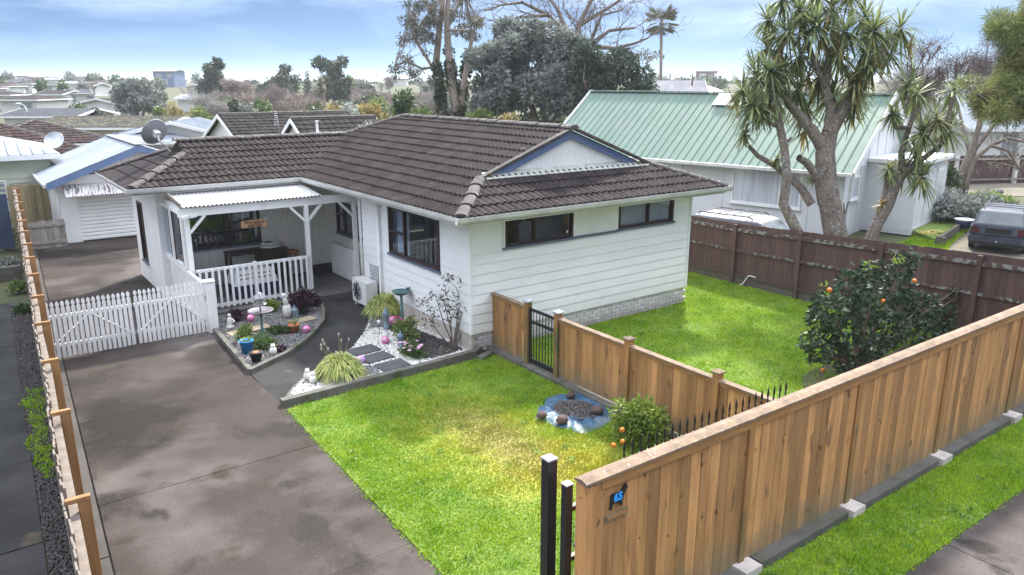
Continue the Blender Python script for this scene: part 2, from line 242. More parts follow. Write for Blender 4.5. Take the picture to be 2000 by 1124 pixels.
grime(MT['white_fence'], .0, .35, (.42, .40, .35), .45); grime(MT['brick'], -.02, .22, (.22, .19, .15), .8, 5.); grime(MT['white_board'], .38, .75, (.58, .59, .57), .5, 1.5)
# ------------------------------------------------------------------ geometry helpers
WORLD = {}
class MB:
    def __init__(s): s.v = []; s.f = []
    def add(s, vs, fs):
        o = len(s.v); s.v += [tuple(p) for p in vs]; s.f += [tuple(i+o for i in f) for f in fs]; return s
    def box(s, x0, x1, y0, y1, z0, z1):
        return s.add([(x0, y0, z0), (x1, y0, z0), (x1, y1, z0), (x0, y1, z0), (x0, y0, z1), (x1, y0, z1), (x1, y1, z1), (x0, y1, z1)],
                     [(0, 3, 2, 1), (4, 5, 6, 7), (0, 1, 5, 4), (1, 2, 6, 5), (2, 3, 7, 6), (3, 0, 4, 7)])
    def beam(s, a, b, wd, ht, up=(0, 0, 1)):          # box bar from a to b
        a = Vector(a); b = Vector(b); d = (b-a).normalized(); up = Vector(up)
        if abs(d.dot(up)) > .98: up = Vector((1, 0, 0))
        sd = d.cross(up).normalized()*wd/2; u = sd.cross(d).normalized()*ht/2
        vs = [a-sd-u, a+sd-u, a+sd+u, a-sd+u, b-sd-u, b+sd-u, b+sd+u, b-sd+u]
        return s.add(vs, [(3, 2, 1, 0), (4, 5, 6, 7), (0, 1, 5, 4), (1, 2, 6, 5), (2, 3, 7, 6), (3, 0, 4, 7)])
    def tube(s, pts, rad, k=6, cap=True):
        pts = [Vector(p) for p in pts]; rs = rad if isinstance(rad, (list, tuple)) else [rad]*len(pts)
        o = len(s.v); prev = None
        for i, p in enumerate(pts):
            d = (pts[min(i+1, len(pts)-1)]-pts[max(i-1, 0)])
            d = d.normalized() if d.length > 1e-9 else Vector((0, 0, 1))
            if prev is None:
                a = Vector((1, 0, 0)) if abs(d.x) < .9 else Vector((0, 1, 0)); x = d.cross(a).normalized()
            else: x = (prev-d*prev.dot(d)).normalized()
            prev = x; y = d.cross(x)
            for j in range(k):
                t = 2*PI*j/k; s.v.append(tuple(p+(x*math.cos(t)+y*math.sin(t))*rs[i]))
        for i in range(len(pts)-1):
            for j in range(k):
                s.f.append((o+i*k+j, o+i*k+(j+1) % k, o+(i+1)*k+(j+1) % k, o+(i+1)*k+j))
        if cap: s.f.append(tuple(o+j for j in reversed(range(k)))); s.f.append(tuple(o+(len(pts)-1)*k+j for j in range(k)))
        return s
    def lathe(s, c, prof, k=14):                      # profile of (radius, z) about vertical axis through c
        o = len(s.v); c = Vector(c)
        for r, z in prof:
            for j in range(k):
                t = 2*PI*j/k; s.v.append((c.x+r*math.cos(t), c.y+r*math.sin(t), c.z+z))
        for i in range(len(prof)-1):
            for j in range(k): s.f.append((o+i*k+j, o+i*k+(j+1) % k, o+(i+1)*k+(j+1) % k, o+(i+1)*k+j))
        s.f.append(tuple(o+j for j in reversed(range(k)))); s.f.append(tuple(o+(len(prof)-1)*k+j for j in range(k)))
        return s
    def prism(s, poly, z0, z1):                       # plan polygon extruded upward
        k = len(poly); vs = [(p[0], p[1], z0) for p in poly]+[(p[0], p[1], z1) for p in poly]
        return s.add(vs, [tuple(reversed(range(k))), tuple(range(k, 2*k))]+[(i, (i+1) % k, k+(i+1) % k, k+i) for i in range(k)])
    def extrude(s, poly, off):                        # 3D polygon extruded by a vector
        k = len(poly); off = Vector(off); vs = [Vector(p) for p in poly]+[Vector(p)+off for p in poly]
        return s.add(vs, [tuple(reversed(range(k))), tuple(range(k, 2*k))]+[(i, (i+1) % k, k+(i+1) % k, k+i) for i in range(k)])
    def ball(s, c, r, sx=1, sy=1, sz=1, k=10, m=7, jit=0):
        o = len(s.v); c = Vector(c)
        for i in range(m+1):
            t = PI*i/m
            for j in range(k):
                u = 2*PI*j/k; q = r*(1+random.uniform(-jit, jit)); s.v.append((c.x+q*sx*math.sin(t)*math.cos(u), c.y+q*sy*math.sin(t)*math.sin(u), c.z+q*sz*math.cos(t)))
        for i in range(m):
            for j in range(k): s.f.append((o+i*k+j, o+(i+1)*k+j, o+(i+1)*k+(j+1) % k, o+i*k+(j+1) % k))
        return s
    def build(s, name, m, parent=None, smooth=False, origin=None):
        org = WORLD[parent] if parent is not None else Vector(origin) if origin is not None else Vector((0, 0, 0))
        me = bpy.data.meshes.new(name); me.from_pydata([(x-org.x, y-org.y, z-org.z) for x, y, z in s.v], [], s.f)
        return link(name, me, m, parent, smooth, org)
def link(name, me, m, parent=None, smooth=False, org=None):
    me.materials.clear(); me.materials.append(MT[m] if isinstance(m, str) else m)
    if smooth: me.polygons.foreach_set('use_smooth', [True]*len(me.polygons))
    o = bpy.data.objects.new(name, me); COL.objects.link(o)
    if parent is not None: o.parent = parent; WORLD[o] = WORLD[parent]
    else:
        o.location = org if org is not None else (0, 0, 0); WORLD[o] = Vector(o.location)
    return o
def fixnorm(o):
    bm = bmesh.new(); bm.from_mesh(o.data); bmesh.ops.recalc_face_normals(bm, faces=bm.faces); bm.to_mesh(o.data); bm.free(); return o
def thing(name, label, cat, loc=(0, 0, 0), group=None):
    o = bpy.data.objects.new(name, None); COL.objects.link(o); o.location = loc; o.empty_display_size = .1
    WORLD[o] = Vector(loc); return tag(o, label, cat, group)
def tag(o, label, cat, group=None):
    o['label'] = label; o['category'] = cat
    if group: o['group'] = group
    return o
def kind(o, k): o['kind'] = k; return o
def piece(name, me, parent, loc, rot=None, m=None):   # one more piece sharing mesh data; loc in world
    o = bpy.data.objects.new(name, me); COL.objects.link(o); o.parent = parent
    o.location = Vector(loc)-WORLD[parent]; WORLD[o] = WORLD[parent]
    if rot is not None: o.rotation_euler = rot
    return o
def box_mesh(name, sx, sy, sz, m, bev=0.0):
    bm = bmesh.new(); bmesh.ops.create_cube(bm, size=1); bmesh.ops.scale(bm, vec=(sx, sy, sz), verts=bm.verts); bmesh.ops.translate(bm, vec=(0, 0, sz/2), verts=bm.verts)
    if bev: bmesh.ops.bevel(bm, geom=list(bm.edges), offset=bev, segments=1, affect='EDGES')
    me = bpy.data.meshes.new(name); bm.to_mesh(me); bm.free(); me.materials.append(MT[m]); return me
def poly_arr(name, V, k, m, parent=None, org=(0, 0, 0)):  # N polygons of k corners each, V is (N*k,3)
    V = np.asarray(V, dtype=np.float32).reshape(-1, 3)
    org = WORLD[parent] if parent is not None else Vector(org)
    V = V-np.array(org, dtype=np.float32); N = len(V)//k
    me = bpy.data.meshes.new(name); me.vertices.add(N*k); me.vertices.foreach_set('co', V.ravel())
    me.loops.add(N*k); me.loops.foreach_set('vertex_index', np.arange(N*k, dtype=np.int32))
    me.polygons.add(N); me.polygons.foreach_set('loop_start', np.arange(0, N*k, k, dtype=np.int32))
    me.update(calc_edges=True); me.validate()
    return link(name, me, m, parent, False, org)
# ------------------------------------------------------------------ foliage
def unit(a): return a/np.maximum(np.linalg.norm(a, axis=-1, keepdims=True), 1e-9)
def leaf_quads(P, D, ln, wd, rng=RNG):                # diamond leaves at P pointing along D
    N = len(P); r = unit(rng.normal(size=(N, 3))); S = unit(np.cross(D, r)); L = (ln*rng.uniform(.6, 1.3, (N, 1)))*D; W = (wd*rng.uniform(.7, 1.25, (N, 1)))*S
    return np.stack([P, P+L*.45+W*.5, P+L, P+L*.45-W*.5], axis=1).reshape(-1, 3)
def clump_leaves(C, R, n, ln, wd, shell=.55, flat=1., droop=0., rng=RNG):
    out = []
    for c, r in zip(C, R):
        k = max(3, int(n*(r**2)) if n > 0 else int(-n))
        d = unit(rng.normal(size=(k, 3))); q = rng.uniform(shell, 1., (k, 1))**.7
        p = d*q*r; p[:, 2] *= flat; D = unit(d*.8+rng.normal(size=(k, 3))*.75+np.array([0, 0, -droop]))
        out.append(leaf_quads(np.asarray(c)[None, :]+p, D, ln, wd, rng))
    return np.concatenate(out) if out else np.zeros((0, 3))
def grow(mb, p, d, length, r, depth, tips, spread=.6, ratio=.72, nb=(2, 3), up=.1, wig=.18, seg=3, k=5, minr=.004, rr=.62, tipdepth=0):
    pts = [p.copy()]; rads = [r]; q = p.copy(); dd = d.copy()
    for i in range(seg):
        dd = (dd+Vector((random.uniform(-1, 1), random.uniform(-1, 1), random.uniform(-1, 1)))*wig+Vector((0, 0, up))).normalized()
        q = q+dd*(length/seg); pts.append(q.copy()); rads.append(max(minr, r*(1-(1-rr)*(i+1)/seg)))
    mb.tube(pts, rads, k if r > .03 else 3, cap=False)
    if depth <= tipdepth: tips.append((q.copy(), length))
    if depth == 0: return
    for b in range(random.randint(*nb)):
        ax = Vector((random.uniform(-1, 1), random.uniform(-1, 1), random.uniform(-1, 1))).cross(dd).normalized()
        nd = (dd*math.cos(spread*random.uniform(.5, 1.2))+ax*math.sin(spread*random.uniform(.5, 1.2))).normalized()
        st = pts[-1] if b == 0 else pts[random.randint(max(1, seg-1), seg)]
        grow(mb, st.copy(), nd, length*ratio*random.uniform(.8, 1.15), rads[-1]*.9, depth-1, tips, spread, ratio, nb, up, wig, max(2, seg-1), k, minr, rr, tipdepth)
def tree(name, label, base, top_h, crown, bark, leaf, tips_r=(.5, .8), leaves=60, ln=.16, wd=.08, trunk_r=.18, depth=4, spread=.6, nb=(2, 3), up=.12, flat=.8, droop=0., cat='tree', group=None, trunkfrac=.3, extra=(), lean=(0, 0), stems=1, shell=.5, wig=.18):
    """generic tree: trunk and limbs grown to height, then scaled to crown (rx, ry) half widths"""
    base = Vector(base); t = thing(name, label, cat, base, group); mb = MB(); tips = []
    for s_ in range(stems):
        a = random.uniform(0, 2*PI); off = Vector((math.cos(a), math.sin(a), 0))*(0 if stems == 1 else trunk_r*1.5)
        d0 = Vector((lean[0]+(off.x*.6 if stems > 1 else 0), lean[1]+(off.y*.6 if stems > 1 else 0), 1)).normalized()
        grow(mb, off, d0, trunkfrac, trunk_r/top_h, depth, tips, spread=spread, nb=nb, up=up, wig=wig)
    P = np.array(mb.v); T = np.array([q for q, _ in tips])
    hz = T[:, 2].max(); mean = T[:, :2].mean(0)
    ext = np.maximum(np.abs(T[:, :2]-mean).max(0), 1e-3)
    rt = float(np.mean(tips_r))
    sx = max(.05, crown[0]-rt*.7)/ext[0]; sy = max(.05, crown[1]-rt*.7)/ext[1]; sz = (top_h-rt*.8)/hz
    def tf(A):
        f = np.clip(A[:, 2]/hz, 0, 1)[:, None]; B = A.copy(); B[:, :2] = (A[:, :2]-mean*f); B[:, 0] *= sx*f[:, 0]+(1-f[:, 0])*min(sx, sz); B[:, 1] *= sy*f[:, 0]+(1-f[:, 0])*min(sy, sz); B[:, 2] *= sz; return B
    V = tf(P); mb.v = [tuple(np.array(base)+p) for p in V]
    fixnorm(mb.build('trunk', bark, t, smooth=True))
    if leaves:
        Cn = tf(T)+np.array(base); R = RNG.uniform(*tips_r, len(Cn))
        V = clump_leaves(Cn, R, leaves, ln, wd, shell=shell, flat=flat, droop=droop)
        poly_arr('crown', V, 4, leaf, t)
    return t
def twigs(t, tips, n, ln, wd, m, name='crown'):
    pass
def shrub(name, label, base, rx, ry, h, leaf, n=1500, ln=.1, wd=.05, cat='shrub', group=None, stem='bark', lumps=9, droop=0, shell=.35, zlow=.12):
    base = Vector(base); t = thing(name, label, cat, base, group); mb = MB(); Cn = []; R = []
    for i in range(lumps):
        a = 2*PI*i/lumps+random.uniform(-.3, .3); q = random.uniform(.15, .72); r = random.uniform(.36, .55)
        c = Vector((math.cos(a)*q*rx, math.sin(a)*q*ry, h*random.uniform(zlow+.2, .78)))
        Cn.append(base+c); R.append(r*min(1., (rx+ry+h)/3/max(rx, .01)*1.)*rx)
        mb.tube([base+Vector((c.x*.08, c.y*.08, -.02)), base+Vector((c.x*.5, c.y*.5, c.z*.55)), base+c], [max(.008, rx*.03), max(.006, rx*.02), .004], 4, cap=False)
    Cn.append(base+Vector((0, 0, h*.62))); R.append(.55*rx)
    mb.build('stem', bark_for(stem), t)
    tot = sum(r*r for r in R); V = clump_leaves(Cn, R, n/tot, ln, wd, shell=shell, flat=min(1.3, h/(1.6*rx)), droop=droop)
    V[:, 2] = np.maximum(V[:, 2], base.z+.01); poly_arr('foliage', V, 4, leaf, t); return t
def bark_for(s): return s
# ------------------------------------------------------------------ roof tiles
def tile_mesh(name, wd=.33, ln=.345, amp=.038, step=.034, rolls=2, n=5, m='tile'):
    vs = []; fs = []; K = rolls*n
    def h(i): return amp*(1-math.cos(2*PI*i/n))*.5
    for i in range(K+1):
        u = wd*i/K; vs += [(u, 0, h(i)+step-.024), (u, 0, h(i)+step), (u, 0, h(i)+step), (u, ln+.02, h(i)+.004)]
    for i in range(K):
        a = 4*i; fs += [(a, a+4, a+5, a+1), (a+2, a+6, a+7, a+3)]
    me = bpy.data.meshes.new(name); me.from_pydata(vs, [], fs); me.materials.append(MT[m])
    me.polygons.foreach_set('use_smooth', [i % 2 == 1 for i in range(2*K)]); return me
def inside(poly, x, y):
    c = False; k = len(poly)
    for i in range(k):
        (x1, y1), (x2, y2) = poly[i], poly[(i+1) % k]
        if (y1 > y) != (y2 > y) and x < (x2-x1)*(y-y1)/(y2-y1)+x1: c = not c
    return c
def tile_cells(O, U, V, polys, wd=.33, ln=.345):
    """cells (i,j,full) of the tile grid that lie in the union of the convex polys (given in u,v)"""
    us = [p[0] for q in polys for p in q]; vs = [p[1] for q in polys for p in q]; out = []
    for j in range(int(math.floor(min(vs)/ln)), int(math.ceil(max(vs)/ln))):
        for i in range(int(math.floor(min(us)/wd)), int(math.ceil(max(us)/wd))):
            cs = [(i*wd+a*wd, j*ln+b*ln) for a in (.02, .5, .98) for b in (.03, .97)]
            k = sum(any(inside(q, *c) for q in polys) for c in cs)
            if k: out.append((i, j, k == len(cs)))
    return out
def clip_tiles(cells, polys, me, wd=.33, ln=.345):
    """clipped tiles in slope coordinates: (verts, faces)"""
    bmo = MB()
    base = [tuple(v.co) for v in me.vertices]; faces = [tuple(p.vertices) for p in me.polygons]
    for poly in polys:
        bm = bmesh.new()
        for (i, j, full) in cells:
            cs = [(i*wd+a*wd, j*ln+b*ln) for a in (.02, .5, .98) for b in (.03, .97)]
            if not any(inside(poly, *c) for c in cs): continue
            vv = [bm.verts.new((x+i*wd, y+j*ln, z)) for x, y, z in base]
            for f in faces: bm.faces.new([vv[k] for k in f])
        k = len(poly); ar = sum(poly[i][0]*poly[(i+1) % k][1]-poly[(i+1) % k][0]*poly[i][1] for i in range(k))
        for i in range(k):
            a, b = poly[i], poly[(i+1) % k]
            nrm = Vector((b[1]-a[1], a[0]-b[0], 0))*(1 if ar > 0 else -1)
            if abs(a[1]) < 1e-6 and abs(b[1]) < 1e-6: continue      # keep the eave overhang
            bmesh.ops.bisect_plane(bm, geom=list(bm.verts)+list(bm.edges)+list(bm.faces), plane_co=(a[0], a[1], 0), plane_no=nrm, clear_outer=True)
        bm.verts.index_update(); bmo.add([tuple(v.co) for v in bm.verts], [tuple(v.index for v in f.verts) for f in bm.faces]); bm.free()
    return bmo
def frame(O, U, V):
    U = Vector(U).normalized(); V = Vector(V).normalized(); N = U.cross(V).normalized()
    return Matrix(((U.x, V.x, N.x, O[0]), (U.y, V.y, N.y, O[1]), (U.z, V.z, N.z, O[2]), (0, 0, 0, 1)))
def uv_of(F, pts):
    Fi = F.inverted(); return [tuple((Fi @ Vector(p))[:2]) for p in pts]
def corrugated(name, O, U, V, lu, lv, m, parent, pitch=.09, amp=.012, ribs=False, over=0):
    """sheet with waves running along V, spaced along U"""
    F = frame(O, U, V); mb = MB(); k = max(2, int(lu/pitch)*4)
    for i in range(k+1):
        u = lu*i/k; h = amp*math.sin(2*PI*u/pitch) if not ribs else (amp if (u/pitch) % 1 < .16 else 0)
        a = F @ Vector((u, 0, h)); b = F @ Vector((u, lv, h)); mb.v += [tuple(a), tuple(b)]
    mb.f = [(2*i, 2*i+2, 2*i+3, 2*i+1) for i in range(k)]
    return mb.build(name, m, parent, smooth=not ribs)
# ================================================================== SETTING
def sheet(name, poly, z, m, thick=.06, lab=None):
    o = MB().prism(poly, z-thick, z).build(name, m); return kind(o, 'structure')
# terrain to the horizon
mb = MB(); rings = [0, 6, 12, 20, 30, 42, 56, 75, 95, 120, 150, 190, 240, 300, 380, 480, 620, 850, 1300, 2200, 4500]; K = 72
for r in rings:
    for j in range(K):
        a = 2*PI*j/K; x, y = r*math.sin(a), r*math.cos(a); mb.v.append((x, y, terrain(x, y)-.045))
for i in range(len(rings)-1):
    for j in range(K): mb.f.append((i*K+j, i*K+(j+1) % K, (i+1)*K+(j+1) % K, (i+1)*K+j))
MT['ground'] = mat('rough_ground', (.055, .065, .024), (.08, .075, .035), .25, rough=.95, bump=.02, bscale=4, spots=(((.085, .07, .05), .12, .56, .1), ((.04, .06, .018), .6, .6, .1)))
g_ = kind(mb.build('ground', 'ground'), 'structure'); fixnorm(g_)
for p in g_.data.polygons: pass
def kerb_pieces(parent, pts, wd, z0, z1, m, name='kerb_stone', gap=.012, step=None):
    for a, b in zip(pts[:-1], pts[1:]):
        a = Vector((*a, 0)); b = Vector((*b, 0)); L = (b-a).length; k = max(1, round(L/step)) if step else 1
        for i in range(k):
            p = a.lerp(b, i/k); q = a.lerp(b, (i+1)/k); d = (q-p).normalized()
            MB().beam(p+d*(gap/2 if i else -.02)+Vector((0, 0, (z0+z1)/2)), q-d*(gap/2 if i < k-1 else -.02)+Vector((0, 0, (z0+z1)/2+random.uniform(-.006, .006))), wd, z1-z0).build(name, m, parent)
# driveway: slabs with open joints
dw = kind(MB().prism([(.3, -2), (3.70, -2), (3.72, 6), (3.93, 12.1), (3.93, 13.9), (4.12, 16.9), (4.12, 17.2), (3.95, 20.5), (3.95, 23.7), (7.5, 23.7), (7.5, 29.9), (1.35, 29.9), (1.05, 17), (.5, 7)], -.09, -.03).build('driveway', 'soil'), 'structure')
def drv_r(y): return 3.70 if y < 6 else 3.72+(y-6)*.0345 if y < 12.1 else 3.93 if y < 13.95 else 3.93+(y-13.95)*.06 if y < 17 else 3.93 if y < 23.65 else 7.4
def drv_j(y): return .74+(y-8.65)*.048
def fen_x(y): return .335+(y-7.15)*.047
ys = [-2, 1.6, 4.6, 7.26, 10.42, 13.38, 16.35, 19.6, 23.66, 26.3, 29.85]
for a, b in zip(ys[:-1], ys[1:]):
    q = [(drv_j(a)+.012, a+.004), (drv_r(a), a+.004)]+[(drv_r(t), t) for t in (12.1, 13.95, 16.98, 17.02) if a < t < b]+[(drv_r(b-.02), b-.004), (drv_j(b)+.012, b-.004)]
    MB().prism(q, -.06, random.uniform(-.003, .003)).build('slab', 'concrete', dw)
for a, b in zip([-2, 3.2, 6.0, 9.1, 12.4, 15.4, 18.6, 21.5, 25], [3.2, 6.0, 9.1, 12.4, 15.4, 18.6, 21.5, 25, 29.5]):
    MB().prism([(fen_x(a)+.02, a+.01), (drv_j(a)-.012, a+.01), (drv_j(b)-.012, b-.01), (fen_x(b)+.02, b-.01)], -.06, random.uniform(.0, .012)).build('slab', 'concrete_pale', dw)
# neighbouring drive on the far side of the boundary fence
nd = kind(MB().prism([(-6, -2), (-.15, -2), (.12, 9.1), (.45, 15), (.78, 22.5), (-6, 22.5)], -.09, -.03).build('side_driveway', 'soil'), 'structure')
def nd_x(y): return -.02+(y-4.5)*.032
for a, b in zip([-2, 4, 7.6, 9.9, 12.4, 15.2, 18.5], [4, 7.6, 9.9, 12.4, 15.2, 18.5, 22.4]):
    MB().prism([(-6, a+.01), (nd_x(a), a+.01+.0), (nd_x(b), b-.01), (-6, b-.01)], -.06, random.uniform(.0, .006)).build('slab', 'concrete_dark', nd)
# path, porch step, footpath
path = sheet('garden_path', [(3.95, 13.94), (3.92, 12.22), (4.35, 12.75), (4.78, 13.2), (5.6, 13.72), (6.16, 14.16), (6.75, 14.9), (7.15, 15.5), (7.45, 16.05), (7.9, 16.3), (7.95, 17.9), (7.0, 17.92), (6.62, 16.8), (6.3, 16.15), (5.79, 15.47), (5.35, 14.95), (4.85, 14.5)], .0, 'concrete_dark')
fp = kind(MB().prism([(-40, 1.2), (60, 1.2), (60, 3.44), (-40, 3.44)], -.09, -.03).build('footpath', 'soil'), 'structure')
for i in range(-6, 12):
    MB().prism([(i*2.6+1.2, 1.2), (i*2.6+3.785, 1.2), (i*2.6+3.785, 3.43), (i*2.6+1.2, 3.43)], -.06, .0).build('slab', 'concrete', fp)
kind(MB().prism([(-60, -9), (80, -9), (80, -.9), (-60, -.9)], -.08, -.02).build('road', 'asphalt'), 'structure')
# lawns
def patch(m, c, r, colr, amount=.9, nsc=2.0, lo=.75, hi=.15):
    n = m.node_tree.nodes; l = m.node_tree.links; b = n['Principled BSDF']; src = b.inputs['Base Color'].links[0].from_socket
    ge = n.new('ShaderNodeNewGeometry'); s = n.new('ShaderNodeVectorMath'); s.operation = 'SUBTRACT'; s.inputs[1].default_value = (*c, 0); l.new(ge.outputs['Position'], s.inputs[0])
    d = n.new('ShaderNodeVectorMath'); d.operation = 'DIVIDE'; d.inputs[1].default_value = (r[0], r[1], 100); l.new(s.outputs[0], d.inputs[0])
    ln = n.new('ShaderNodeVectorMath'); ln.operation = 'LENGTH'; l.new(d.outputs[0], ln.inputs[0])
    no = n.new('ShaderNodeTexNoise'); no.inputs['Scale'].default_value = nsc; no.inputs['Detail'].default_value = 6; no.inputs['Roughness'].default_value = .65; l.new(ge.outputs['Position'], no.inputs['Vector'])
    a1 = n.new('ShaderNodeMath'); a1.operation = 'MULTIPLY_ADD'; a1.inputs[1].default_value = 1.7; a1.inputs[2].default_value = -.85; l.new(no.outputs['Fac'], a1.inputs[0])
    ad = n.new('ShaderNodeMath'); l.new(ln.outputs['Value'], ad.inputs[0]); l.new(a1.outputs[0], ad.inputs[1])
    mr = n.new('ShaderNodeMapRange'); mr.inputs[1].default_value = 1.0; mr.inputs[2].default_value = .25; mr.inputs[4].default_value = amount; l.new(ad.outputs[0], mr.inputs[0])
    mx = n.new('ShaderNodeMix'); mx.data_type = 'RGBA'; l.new(mr.outputs[0], mx.inputs['Factor']); l.new(src, mx.inputs['A']); mx.inputs['B'].default_value = (*colr, 1)
    l.new(mx.outputs['Result'], b.inputs['Base Color'])
    for x in n:
        if x.type == 'BSDF_TRANSLUCENT': l.new(mx.outputs['Result'], x.inputs[0])
MT['grass_front'] = mat('front_lawn_blade', (.155, .30, .014), (.265, .385, .025), 1.4, rough=.75, island=.35, trans=.35, spec=.2)
MT['turf'] = mat('turf_soil', (.10, .17, .025), (.15, .20, .035), 3, rough=.95, bump=.01, bscale=20)
MT['turf_front'] = mat('front_turf_soil', (.10, .17, .025), (.15, .20, .035), 3, rough=.95, bump=.01, bscale=20)
for k_ in ('grass_front', 'turf_front'):
    patch(MT[k_], (6.15, 9.0), (1.6, 2.6), (.36, .34, .04), .62, 3.2)
    patch(MT[k_], (6.6, 7.6), (1.5, 1.1), (.40, .33, .04), .6, 3.6)
    patch(MT[k_], (6.2, 8.9), (.75, 1.9), (.24, .19, .08), .6, 4.5)
LAWN_F = [(3.74, 4.66), (8.42, 4.66), (8.42, 12.1), (3.93, 11.95), (3.74, 6)]
LAWN_S = [(8.55, 4.66), (16.95, 4.66), (16.95, 20), (14.45, 20), (14.42, 12.42), (8.6, 12.42)]
VERGE = [(4.0, 3.44), (19, 3.44), (19, 4.42), (4.0, 4.42)]
sheet('front_lawn', LAWN_F, .004, 'turf_front'); sheet('side_lawn', LAWN_S, .004, 'turf'); sheet('grass_verge', VERGE, .004, 'turf')
def blades(name, poly, dens, h, m, label, avoid=(), wdt=.010, edge=0.):
    P = np.array(poly); lo = P.min(0)-edge; hi = P.max(0)+edge; N = int((hi-lo).prod()*dens)
    Q = RNG.uniform(lo, hi, (N, 2)); ins = np.zeros(N, bool); k = len(P)
    for i in range(k):
        (x1, y1), (x2, y2) = P[i], P[(i+1) % k]
        c = ((y1 > Q[:, 1]) != (y2 > Q[:, 1])); xx = (x2-x1)*(Q[:, 1]-y1)/((y2-y1) if y2 != y1 else 1e-9)+x1; ins ^= c & (Q[:, 0] < xx)
    for (ax, ay, ar) in avoid: ins &= ((Q[:, 0]-ax)**2+(Q[:, 1]-ay)**2 > ar*ar)
    Q = Q[ins]+RNG.normal(size=(ins.sum(), 2))*edge; N = len(Q); z = np.zeros((N, 1))
    cl = .55+.55*(np.sin(Q[:, :1]*2.1+np.sin(Q[:, 1:]*1.7)*2)*np.cos(Q[:, 1:]*2.6)*.5+.5)+.5*np.maximum(0, np.sin(Q[:, :1]*7.3+np.sin(Q[:, 1:]*5.1)*1.6)*np.sin(Q[:, 1:]*8.2+1.3))**2
    B = np.concatenate([Q, z], 1); a = RNG.uniform(0, 2*PI, (N, 1)); s = np.concatenate([np.cos(a), np.sin(a), z], 1)*wdt*RNG.uniform(.6, 1.3, (N, 1))
    tp = B+np.concatenate([RNG.normal(size=(N, 2))*h*.55, h*cl*RNG.uniform(.5, 1.3, (N, 1))], 1)
    o = poly_arr(name, np.stack([B-s, B+s, tp], 1).reshape(-1, 3), 3, m); kind(o, 'stuff'); return tag(o, label, 'grass')
blades('front_lawn_grass', LAWN_F, 4200, .036, 'grass_front', 'patchy yellow-green mown grass of the front lawn beside the driveway', avoid=((7.85, 9.0, .62),), edge=.045)
blades('side_lawn_grass', LAWN_S, 2600, .04, 'grass', 'bright green mown grass of the side lawn below the house windows', edge=.02)
blades('verge_grass', VERGE, 4200, .045, 'grass', 'green grass strip between the tall front fence and the footpath', edge=.02)
blades('neighbour_grass', [(27.5, 11.9), (31.0, 12.8), (36, 14.5), (34, 17), (27.9, 13.2), (22, 12.4), (22, 10.0)], 500, .12, 'grass', 'longer grass beside the white neighbouring house and its yellow hose', wdt=.02)

MT['weed'] = mat('lawn_weed_leaf', (.10, .22, .03), (.15, .27, .045), 3, rough=.6, island=.3, trans=.3)
wc = [np.array([random.uniform(3.9, 8.2), random.uniform(5.2, 11.8), .02]) for _ in range(26)]+[np.array([random.uniform(8.9, 16.6), random.uniform(5.0, 12.0), .02]) for _ in range(22)]+[np.array([random.uniform(6.5, 16), random.uniform(3.5, 4.35), .02]) for _ in range(18)]
V = clump_leaves(wc, [random.uniform(.03, .11) for _ in wc], -22, .045, .026, shell=.05, flat=.2); V[:, 2] = np.maximum(V[:, 2], .012)+.02
tag(kind(poly_arr('lawn_weeds', V, 4, 'weed'), 'stuff'), 'small broad-leaved weeds scattered through the lawns', 'weeds')
# ================================================================== THE HOUSE
HX0, HX1, HY0 = 7.98, 14.37, 12.38
S_ = .378; EZ = 2.95
H = thing('house', 'white weatherboard bungalow with dark brown tiled roof and blue-trimmed gable', 'house', (11.2, 16.5, 0))
def wall_cells(mb, a0, a1, z0, z1, ops, put):
    As = sorted({a0, a1}|{x for o in ops for x in o[:2]}); Zs = sorted({z0, z1}|{z for o in ops for z in o[2:]})
    for i in range(len(As)-1):
        for j in range(len(Zs)-1):
            ca, cz = (As[i]+As[i+1])/2, (Zs[j]+Zs[j+1])/2
            if not any(o[0] < ca < o[1] and o[2] < cz < o[3] for o in ops): put(As[i], As[i+1], Zs[j], Zs[j+1])
W1 = (8.80, 10.62, 2.14, 2.765); W2 = (11.97, 13.77, 2.165, 2.775); PN = (10.62, 11.97, 2.15, 2.79)
WL = (13.57, 15.87, 1.515, 2.64); WR = (18.25, 20.0, 1.32, 2.2); WF = (4.4, 6.48, 1.14, 2.25); WK = (22.3, 22.9, .6, 2.25); WG = (14.6, 15.4, 1.5, 2.6)
mb = MB()
wall_cells(mb, HX0, HX1, .42, 2.84, [W1, W2], lambda a, b, c, d: mb.box(a, b, HY0, HY0+.1, c, d))
wall_cells(mb, HY0+.1, 17.3, .38, 2.84, [WL], lambda a, b, c, d: mb.box(HX0, HX0+.1, a, b, c, d))
wall_cells(mb, HY0+.1, 25, .0, 2.84, [], lambda a, b, c, d: mb.box(HX1-.1, HX1, a, b, c, d))
mb.box(HX0+.1, 8.55, 17.2, 17.3, 0, 2.84)
mb.box(7.98, HX1-.1, 24.9, 25, 0, 2.84); mb.box(3.98, 7.98, 23.5, 23.6, 0, 2.84)
mb.build('wall', 'white', H)
mb = MB(); wall_cells(mb, 17.3, 20.65, .1, 2.84, [WR], lambda a, b, c, d: mb.box(8.45, 8.55, a, b, c, d)); mb.build('porch_wall', 'cream', H)
mb = MB(); wall_cells(mb, 20.45, 23.6, .0, 2.84, [WK], lambda a, b, c, d: mb.box(3.88, 3.98, a, b, c, d)); mb.box(3.98, 4.15, 20.45, 20.64, 0, 2.84); mb.build('plaster_wall', 'white', H)
